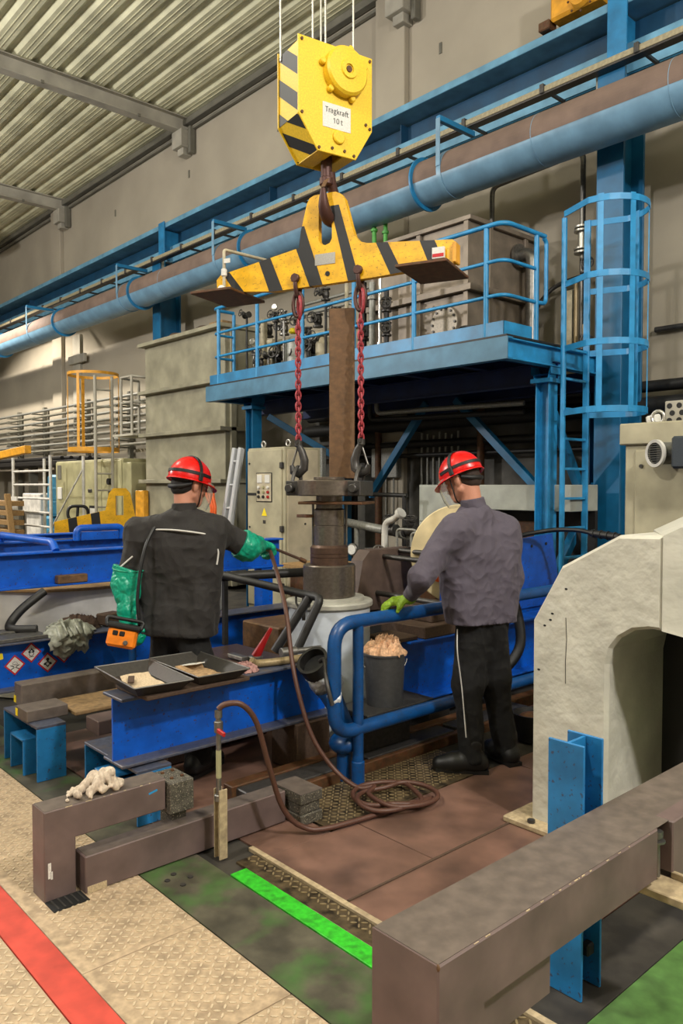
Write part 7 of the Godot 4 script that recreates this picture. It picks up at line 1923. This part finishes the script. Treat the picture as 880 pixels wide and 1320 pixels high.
func helmet(parent: Node3D, T: Transform3D) -> void:
	# T: the head's frame; shell, brim, straps, visor
	var c := V(0, 0.035, 0.005)
	var R := V(0.109, 0.120, 0.131)
	var n := 36; var m := 12
	var s := S()
	var prev := PackedVector3Array(); var pn := PackedVector3Array()
	for j in m + 1:
		var th := PI * 0.5 * j / m * 1.06 + 0.0001
		var P := PackedVector3Array(); var N := PackedVector3Array()
		for i in n:
			var a := TAU * i / n
			var d := V(sin(th) * sin(a), cos(th), -sin(th) * cos(a))
			var q := d * R
			# a shallow raised ridge along the crown
			var rid := exp(-pow(q.x / 0.028, 2.0)) * 0.006 * clampf(cos(th) * 1.6, 0.0, 1.0)
			q.y += rid
			var nn := (d / R).normalized()
			P.append(T * (c + q)); N.append((T.basis * nn).normalized())
		if j > 0: ring_quads(s, prev, pn, P, N)
		prev = P; pn = N
	# rolled rim and peak: an outward lip that grows to the front
	var A := PackedVector3Array(); var NA := PackedVector3Array(); var Bq := PackedVector3Array(); var Cq := PackedVector3Array(); var NB := PackedVector3Array(); var ND := PackedVector3Array()
	for i in n:
		var a := TAU * i / n
		var front := pow(maxf(cos(a), 0.0), 2.0)
		var base := c + V(sin(a) * R.x, -0.012, -cos(a) * R.z)
		var out := V(sin(a), 0, -cos(a))
		var lip := 0.008 + 0.045 * front
		A.append(T * base); NA.append((T.basis * (out * 0.4 + Vector3.UP)).normalized())
		Bq.append(T * (base + out * lip + V(0, -0.010 - 0.016 * front, 0))); NB.append((T.basis * (out + Vector3.UP * 0.6)).normalized())
		Cq.append(T * (base + out * (lip - 0.003) + V(0, -0.014 - 0.016 * front, 0))); ND.append(T.basis * Vector3.DOWN)
	ring_quads(s, A, NA, Bq, NB); ring_quads(s, Bq, NB, Cq, ND)
	var D := PackedVector3Array()
	for i in n:
		var a := TAU * i / n
		D.append(T * (c + V(sin(a) * (R.x - 0.006), -0.016, -cos(a) * (R.z - 0.006))))
	ring_quads(s, Cq, ND, D, ND)
	var sh := putw(s, "helmet", "helmet_red", parent)
	# strap over the crown and band round the shell
	s = S()
	var pa := []
	for k in 17:
		var th := -PI * 0.5 + PI * k / 16.0
		pa.append(T * (c + V(sin(th) * (R.x + 0.002), cos(th) * (R.y + 0.008), 0.012)))
	for k in 16:
		var p0: Vector3 = pa[k]; var p1: Vector3 = pa[k + 1]; var d := (p1 - p0).normalized(); var zz := T.basis.z
		box(s, (p0 + p1) * 0.5, V((p1 - p0).length() * 1.1, 0.005, 0.019), 0.0, Basis(d, zz.cross(d).normalized(), zz))
	pa = []
	for k in 33:
		var a := PI * 0.32 + (TAU - PI * 0.64) * k / 32.0
		var dd := V(sin(a), 0, -cos(a))
		pa.append(T * (c + dd * (R + V(0.002, 0, 0.002)) * 0.985 + V(0, 0.022, 0)))
	for k in 32:
		var p0: Vector3 = pa[k]; var p1: Vector3 = pa[k + 1]; var d := (p1 - p0).normalized(); var yy := T.basis.y
		box(s, (p0 + p1) * 0.5, V((p1 - p0).length() * 1.1, 0.017, 0.005), 0.0, Basis(d, yy, d.cross(yy).normalized()))
	putw(s, "helmet_strap", "strap_black", sh)
	s = S()
	for q in [-1, 1]: box(s, T * (c + V(q * (R.x + 0.003), 0.005, 0.012)), V(0.012, 0.05, 0.028), 0.004, T.basis)
	putw(s, "strap_buckle", "strap_black", sh)
	# nape cradle
	s = S(); tube(s, [T * V(-0.082, -0.005, 0.05), T * V(-0.055, -0.028, 0.09), T * V(0, -0.034, 0.103), T * V(0.055, -0.028, 0.09), T * V(0.082, -0.005, 0.05)], [0.01, 0.014, 0.017, 0.014, 0.01], 8); putw(s, "nape_pad", "strap_black", sh)
	# chin straps
	s = S()
	for q in [-1, 1]:
		tube(s, spline([T * V(0.088 * q, 0.01, -0.02), T * V(0.078 * q, -0.05, -0.03), T * V(0.05 * q, -0.105, -0.05), T * V(0.0, -0.125, -0.062)], 4), 0.004, 6)
	putw(s, "chin_strap", "strap_black", sh)
	# clear visor
	s = S()
	var vr := V(0.115, 0, 0.155)
	var rows := [[0.025, 1.0], [-0.03, 1.02], [-0.085, 0.99], [-0.125, 0.9]]
	for j in 3:
		for k in 14:
			var a0 := -1.25 + 2.5 * k / 14.0; var a1 := -1.25 + 2.5 * (k + 1) / 14.0
			var f := func(a: float, row: Array, e: float) -> Vector3: return T * V(sin(a) * (vr.x - e) * row[1], row[0], -cos(a) * (vr.z - e) * row[1] + 0.005)
			var nn: Vector3 = (T.basis * V(sin((a0 + a1) / 2), 0, -cos((a0 + a1) / 2))).normalized()
			quad(s, f.call(a0, rows[j], 0.0), f.call(a1, rows[j], 0.0), f.call(a1, rows[j + 1], 0.0), f.call(a0, rows[j + 1], 0.0), nn)
	putw(s, "visor", "visor", sh)

func hair(parent: Node3D, T: Transform3D, m: String) -> void:
	var s := S()
	field_mesh(s, [["e", T * V(0, 0.024, 0.018), T.basis, V(0.079, 0.094, 0.094)], ["e", T * V(0, -0.03, 0.062), T.basis, V(0.058, 0.05, 0.045)]], 0.005, 90.0, [[T * V(0, -0.052, 0.0), T.basis * V(0, -1, -0.25).normalized()], [T * V(0, 0, -0.012), T.basis * V(0, -0.35, -1).normalized()]], 0.0015, 60.0)
	putw(s, "hair", m, parent)

func seam(s: SurfaceTool, pts: Array, r := 0.004) -> void:
	tube(s, spline(pts, 5), r, 6)

func person(d: Dictionary) -> Node3D:
	var t := thing("person", d.label, "person", d.base)
	var J: Dictionary = d.j
	var f: Vector3 = d.face; var right := f.cross(Vector3.UP).normalized()
	var HT: Transform3D = d.head
	# body: one skin surface under the clothes
	var pr := []
	pr.append(["c", J.neck - V(0, 0.06, 0), HT * V(0, -0.05, 0.03), 0.056, 0.055])
	pr.append(["c", J.hip, J.chest, 0.07, 0.075])
	for sd in ["L", "R"]:
		var e: float = 1.0 if sd == "R" else -1.0
		pr.append(["c", J.chest + V(0, 0.06, 0), J["sh" + sd], 0.07, 0.05])
		pr.append(["c", J["sh" + sd], J["el" + sd], 0.048, 0.04])
		pr.append(["c", J["el" + sd], J["ha" + sd], 0.04, 0.029])
		pr.append(["c", J.hip + right * e * 0.08, J["kn" + sd], 0.07, 0.05])
		pr.append(["c", J["kn" + sd], J["an" + sd], 0.054, 0.038])
	var s := S()
	field_mesh(s, pr, 0.016, 55.0)
	field_mesh(s, head_prims(HT) + [["c", J.neck - V(0, 0.02, 0), HT * V(0, -0.05, 0.03), 0.056, 0.055]], 0.0042, 150.0)
	for h in d.get("bare_hands", []):
		field_mesh(s, h, 0.004, 220.0)
	putw(s, "body", "skin", t)
	# eyes
	s = S()
	for e in [-1, 1]: sphere(s, HT * V(0.031 * e, 0.0, -0.0795), V(0.0125, 0.0125, 0.0125), Basis(), 12, 8)
	putw(s, "eye", "eye_white", t)
	s = S()
	for e in [-1, 1]: sphere(s, HT * V(0.031 * e, -0.001, -0.0895), V(0.0058, 0.0058, 0.004), HT.basis, 10, 6)
	putw(s, "iris", "hair_brown", t)
	s = S()
	for e in [-1, 1]: tube(s, [HT * V(0.016 * e, 0.022, -0.098), HT * V(0.034 * e, 0.026, -0.092), HT * V(0.05 * e, 0.02, -0.08)], [0.003, 0.004, 0.002], 6)
	putw(s, "eyebrow", d.hair, t)
	hair(t, HT, d.hair)
	helmet(t, HT)
	# jacket
	var jp: Array = d.jacket
	s = S()
	field_mesh(s, jp, 0.0115, 42.0, d.jacket_cuts, d.get("folds", 0.018), 3.0, V(1, 0.5, 1))
	var jk := putw(s, "jacket", d.jm, t)
	s = S()
	for p in d.collar: pass
	field_mesh(s, [["c", J.neck + V(0, 0.0, 0), J.neck.lerp(HT * V(0, -0.05, 0.03), 0.42), 0.074, 0.068]], 0.006, 80.0, [[J.neck.lerp(HT * V(0, -0.05, 0.03), 0.48), (HT * V(0, -0.05, 0.03) - J.neck).normalized() + V(0, 0.3, 0)]])
	putw(s, "collar", d.jm, jk)
	# trousers
	s = S()
	var tp := []
	for sd in ["L", "R"]:
		var e: float = 1.0 if sd == "R" else -1.0
		tp.append(["c", J.hip + right * e * 0.065 - V(0, 0.05, 0), J["kn" + sd], 0.098, 0.085])
		tp.append(["c", J["kn" + sd], J["an" + sd] + V(0, -0.03, 0), 0.083, 0.075])
	tp.append(["c", J.hip - right * 0.05 - V(0, 0.02, 0), J.hip + right * 0.05 - V(0, 0.02, 0), 0.10, 0.10])
	field_mesh(s, tp, 0.013, 45.0, [[V(0, J.anL.y - 0.045, 0), Vector3.DOWN]], 0.012, 3.5, V(1, 0.6, 1))
	putw(s, "trousers", "trousers_black", t)
	# boots
	for sd in ["L", "R"]:
		var an: Vector3 = J["an" + sd]
		var fd: Vector3 = d["foot" + sd]
		var g := V(an.x, 0.0, an.z)
		s = S()
		field_mesh(s, [["c", an + V(0, 0.06, 0), g + V(0, 0.07, 0), 0.058, 0.056], ["c", g + V(0, 0.05, 0) - fd * 0.04, g + V(0, 0.05, 0) + fd * 0.1, 0.05, 0.05], ["c", g + V(0, 0.045, 0) + fd * 0.1, g + V(0, 0.04, 0) + fd * 0.18, 0.052, 0.042]], 0.008, 60.0, [[V(0, 0.014, 0), Vector3.DOWN]])
		var bo := putw(s, "boot", "boot_black", t)
		s = S()
		var sole := PackedVector2Array([Vector2(-0.045, 0.09), Vector2(-0.05, 0.0), Vector2(-0.052, -0.12), Vector2(-0.035, -0.2), Vector2(0.0, -0.222), Vector2(0.035, -0.2), Vector2(0.052, -0.12), Vector2(0.05, 0.0), Vector2(0.045, 0.09)])
		var rd := fd.cross(Vector3.UP)
		prism(s, sole, 0.001, 0.022, Transform3D(Basis(rd, fd, rd.cross(fd)).orthonormalized() if false else Basis(rd, -fd, Vector3.UP), g)); putw(s, "sole", "cable_black", bo)
	return t

func look(c: Vector3, yaw: float, pitch: float, roll := 0.0) -> Transform3D:
	return Transform3D(Basis.from_euler(V(deg_to_rad(pitch), deg_to_rad(yaw), deg_to_rad(roll))), c)

func build_people() -> void:
	var s: SurfaceTool
	# ---- left worker
	var o := V(-0.10, 0, -0.06)
	var f := V(-0.56, 0, -0.83).normalized(); var r := f.cross(Vector3.UP).normalized()
	var j := {
		"neck": V(-3.765, 1.44, -2.235) + o, "chest": V(-3.775, 1.22, -2.215) + o, "hip": V(-3.765, 0.86, -2.2) + o,
		"shL": V(-3.90, 1.335, -2.04) + o, "shR": V(-3.675, 1.335, -2.40) + o,
		"elL": V(-3.93, 1.075, -1.96) + o, "haL": V(-3.86, 0.87, -1.93) + o,
		"elR": V(-3.73, 1.24, -2.63), "haR": V(-3.842, 1.235, -2.80),
		"knL": V(-3.93, 0.47, -2.17) + o, "anL": V(-3.93, 0.1, -2.14) + o, "knR": V(-3.72, 0.48, -2.33), "anR": V(-3.70, 0.1, -2.27)}
	var jac := []
	for k in 5:
		var u := k / 4.0
		var c: Vector3 = (j.hip + V(0, -0.1, 0)).lerp(j.chest + V(0, 0.03, 0), u)
		var wid: float = lerpf(0.108, 0.145, u)
		jac.append(["c", c - r * wid, c + r * wid, lerpf(0.122, 0.115, u), lerpf(0.122, 0.115, u)])
	jac.append(["c", j.chest + V(0, 0.1, 0) - r * 0.16, j.chest + V(0, 0.1, 0) + r * 0.16, 0.085, 0.085])
	jac.append(["c", j.neck - V(0, 0.05, 0), j.chest, 0.085, 0.12])
	jac.append(["c", j.neck - V(0, 0.03, 0), j.shL, 0.065, 0.078]); jac.append(["c", j.neck - V(0, 0.03, 0), j.shR, 0.065, 0.078])
	jac.append(["c", j.shL, j.elL, 0.08, 0.066]); jac.append(["c", j.elL, j.elL.lerp(j.haL, 0.5), 0.064, 0.055])
	jac.append(["c", j.shR, j.elR, 0.08, 0.064]); jac.append(["c", j.elR, j.elR.lerp(j.haR, 0.4), 0.062, 0.052])
	var hemdir := V(0, -1, 0)
	var p1 := person({"label": "worker in red helmet and black jacket with long green gloves, seen from behind at left", "base": V(-3.8, 0, -2.25), "j": j, "face": f, "head": look(V(-3.775, 1.60, -2.275) + o, 8.0, -14.0), "hair": "hair_dark", "jm": "jacket_black", "jacket": jac, "jacket_cuts": [[V(0, 0.755, 0), hemdir]], "collar": [], "footL": V(-0.6, 0, -0.8), "footR": V(-0.35, 0, -0.93)})
	var jk: Node3D = p1.get_node("jacket")
	# reflective piping across the back and on the sleeves
	s = S()
	var bk := -f
	seam(s, [j.chest + V(0, 0.135, 0) - r * 0.20 + bk * 0.085, j.chest + V(0, 0.132, 0) - r * 0.12 + bk * 0.116, j.chest + V(0, 0.132, 0) + bk * 0.121, j.chest + V(0, 0.122, 0) + r * 0.12 + bk * 0.114, j.chest + V(0, 0.105, 0) + r * 0.21 + bk * 0.075], 0.0055)
	putw(s, "reflective_piping", "piping_grey", jk); s = S()
	seam(s, [j.chest + r * 0.235 + V(0, 0.05, 0) + bk * 0.062, j.chest + r * 0.252 + V(0, 0.01, 0) + bk * 0.055, j.chest + r * 0.245 + V(0, -0.06, 0) + bk * 0.06], 0.0055)
	putw(s, "reflective_piping", "piping_grey", jk); s = S()
	seam(s, [j.shL.lerp(j.elL, 0.5) + bk * 0.07 + r * 0.03, j.shL.lerp(j.elL, 0.72) + bk * 0.072 - r * 0.02], 0.005)
	putw(s, "reflective_piping", "piping_grey", jk)
	# gauntlet gloves
	var gl := []
	var gd: Vector3 = (j.haR - j.elR).normalized()
	var R0: Vector3 = j.elR - (j.elR - j.shR).normalized() * 0.05
	gl.append(["c", R0, j.elR, 0.088, 0.084]); gl.append(["c", j.elR, j.haR - gd * 0.04, 0.084, 0.056]); gl.append(["c", j.haR - gd * 0.05, j.haR, 0.047, 0.038])
	var side := gd.cross(Vector3.UP).normalized()
	gl += hand_prims(j.haR, V(-0.25, -0.12, -1), V(-0.3, -1.0, 0.0), V(-1, 0.3, 0.2), [0.9, 1.1, 0.9], 1.12, 0.0125)
	s = S(); field_mesh(s, gl, 0.005, 120.0, [[R0, -(j.elR - j.shR).normalized()]], 0.006, 12.0); putw(s, "glove", "glove_green", p1)
	gl = []
	gd = (j.haL - j.elL).normalized()
	var L0: Vector3 = j.shL.lerp(j.elL, 0.78)
	gl.append(["c", L0, j.elL + gd * 0.04, 0.094, 0.086]); gl.append(["c", j.elL + gd * 0.04, j.haL - gd * 0.02, 0.08, 0.05]); gl.append(["c", j.haL - gd * 0.03, j.haL, 0.05, 0.04])
	gl += hand_prims(j.haL, V(0.12, -1, 0.05), V(0.9, 0.0, -0.5), V(-0.3, 0, -0.9), [0.7, 1.0, 0.8], 1.12, 0.0125)
	s = S(); field_mesh(s, gl, 0.0055, 120.0, [[L0, (j.shL - j.elL).normalized()]], 0.010, 9.0); putw(s, "glove", "glove_green", p1)
	s = S(); tube(s, torus_pts(L0, (j.shL - j.elL).normalized().cross(V(0, 0, 1)).normalized(), V(0, 0, 1), 0.092, 0.092, 20), 0.004, 6, true); putw(s, "glove_hem", "glove_green", p1)
	# remote control held at the left hand
	var rc := look(V(-3.90, 0.775, -1.93), 58.0, -8.0, -12.0)
	var t := thing("radio_remote", "orange radio remote control box hanging in the left worker's left hand", "remote control", rc.origin - V(0, 0.06, 0))
	s = S(); box(s, rc * V(0, 0, 0), V(0.155, 0.105, 0.11), 0.014, rc.basis); putw(s, "case", "remote_orange", t)
	s = S(); box(s, rc * V(0, 0.06, 0), V(0.19, 0.03, 0.13), 0.01, rc.basis); putw(s, "top_frame", "cable_black", t)
	s = S(); tube(s, bend([rc * V(-0.09, 0.06, 0.05), rc * V(-0.1, 0.1, 0.04), rc * V(0.1, 0.1, 0.04), rc * V(0.09, 0.06, 0.05)], 0.03), 0.01, 8); putw(s, "handle", "cable_black", t)
	s = S()
	for q in [-0.038, -0.002]: box(s, rc * V(q, 0.022, 0.056), V(0.028, 0.026, 0.008), 0.004, rc.basis)
	putw(s, "display_window", "cable_black", t)
	s = S(); cyl(s, rc * V(0.025, -0.022, 0.055), rc.basis.z, 0.013, 0.014, 12, 0.003); putw(s, "key_switch", "steel", t)
	s = S(); tube(s, spline([rc * V(0.08, 0.06, 0), V(-3.86, 1.0, -2.0), V(-3.87, 1.25, -2.05), V(-3.9, 1.40, -2.15)], 6), 0.01, 6); putw(s, "shoulder_strap", "cable_black", t)
	# ---- right worker
	f = V(-0.95, 0, -0.31).normalized(); r = f.cross(Vector3.UP).normalized()
	j = {
		"neck": V(-2.75, 1.455, -3.49), "chest": V(-2.735, 1.22, -3.52), "hip": V(-2.72, 0.90, -3.53),
		"shL": V(-2.755, 1.345, -3.31), "shR": V(-2.705, 1.335, -3.695),
		"elL": V(-2.80, 1.11, -3.11), "haL": V(-2.955, 0.968, -3.185),
		"elR": V(-2.675, 1.07, -3.735), "haR": V(-2.84, 0.90, -3.81),
		"knL": V(-2.76, 0.48, -3.45), "anL": V(-2.70, 0.1, -3.42), "knR": V(-2.72, 0.48, -3.65), "anR": V(-2.66, 0.1, -3.69)}
	jac = []
	for k in 5:
		var u := k / 4.0
		var c: Vector3 = (j.hip + V(0, -0.1, 0)).lerp(j.chest + V(0, 0.03, 0), u)
		var wid: float = lerpf(0.10, 0.135, u)
		jac.append(["c", c - r * wid, c + r * wid, lerpf(0.122, 0.115, u), lerpf(0.122, 0.115, u)])
	jac.append(["c", j.chest + V(0, 0.1, 0) - r * 0.14, j.chest + V(0, 0.1, 0) + r * 0.14, 0.09, 0.09])
	jac.append(["c", j.neck - V(0, 0.05, 0), j.chest, 0.085, 0.12])
	jac.append(["c", j.neck - V(0, 0.03, 0), j.shL, 0.065, 0.078]); jac.append(["c", j.neck - V(0, 0.03, 0), j.shR, 0.065, 0.078])
	jac.append(["c", j.shL, j.elL, 0.082, 0.066]); jac.append(["c", j.elL, j.haL.lerp(j.elL, 0.18), 0.066, 0.052])
	jac.append(["c", j.shR, j.elR, 0.082, 0.066]); jac.append(["c", j.elR, j.haR.lerp(j.elR, 0.15), 0.064, 0.048])
	var gd2: Vector3 = (j.haL - j.elL).normalized()
	var p2 := person({"label": "worker in red helmet and grey jacket leaning a gloved hand on the blue railing", "base": V(-2.7, 0, -3.55), "j": j, "face": f, "head": look(V(-2.815, 1.63, -3.46), 96.0, -24.0), "hair": "hair_brown", "jm": "jacket_grey", "jacket": jac, "jacket_cuts": [[V(0, 0.825, 0), hemdir]], "collar": [], "footL": V(-0.75, 0, 0.66), "footR": V(-0.9, 0, -0.3), "bare_hands": [hand_prims(j.haR, V(-0.6, -0.75, -0.1), V(0.2, 0.3, 0.9), V(-0.8, 0.5, 0), [0.35, 0.4, 0.3])]})
	gl = []
	gl.append(["c", j.haL - gd2 * 0.05, j.haL, 0.04, 0.036])
	gl += hand_prims(j.haL, V(-0.62, -0.16, 0.72), V(-0.1, -1, -0.1), V(0.7, -0.1, 0.65), [0.35, 0.75, 0.7], 1.1, 0.0125)
	s = S(); field_mesh(s, gl, 0.0045, 150.0, [], 0.003, 20.0); putw(s, "glove", "glove_lime", p2)
	# side piping on the trousers
	s = S()
	seam(s, [j.hip + V(-0.04, -0.1, 0.17), j.knL + V(0.03, 0.2, 0.125), j.knL + V(0.035, 0.0, 0.092), j.anL + V(0.03, 0.12, 0.09)], 0.0035)
	putw(s, "reflective_piping", "piping_grey", p2.get_node("trousers"))
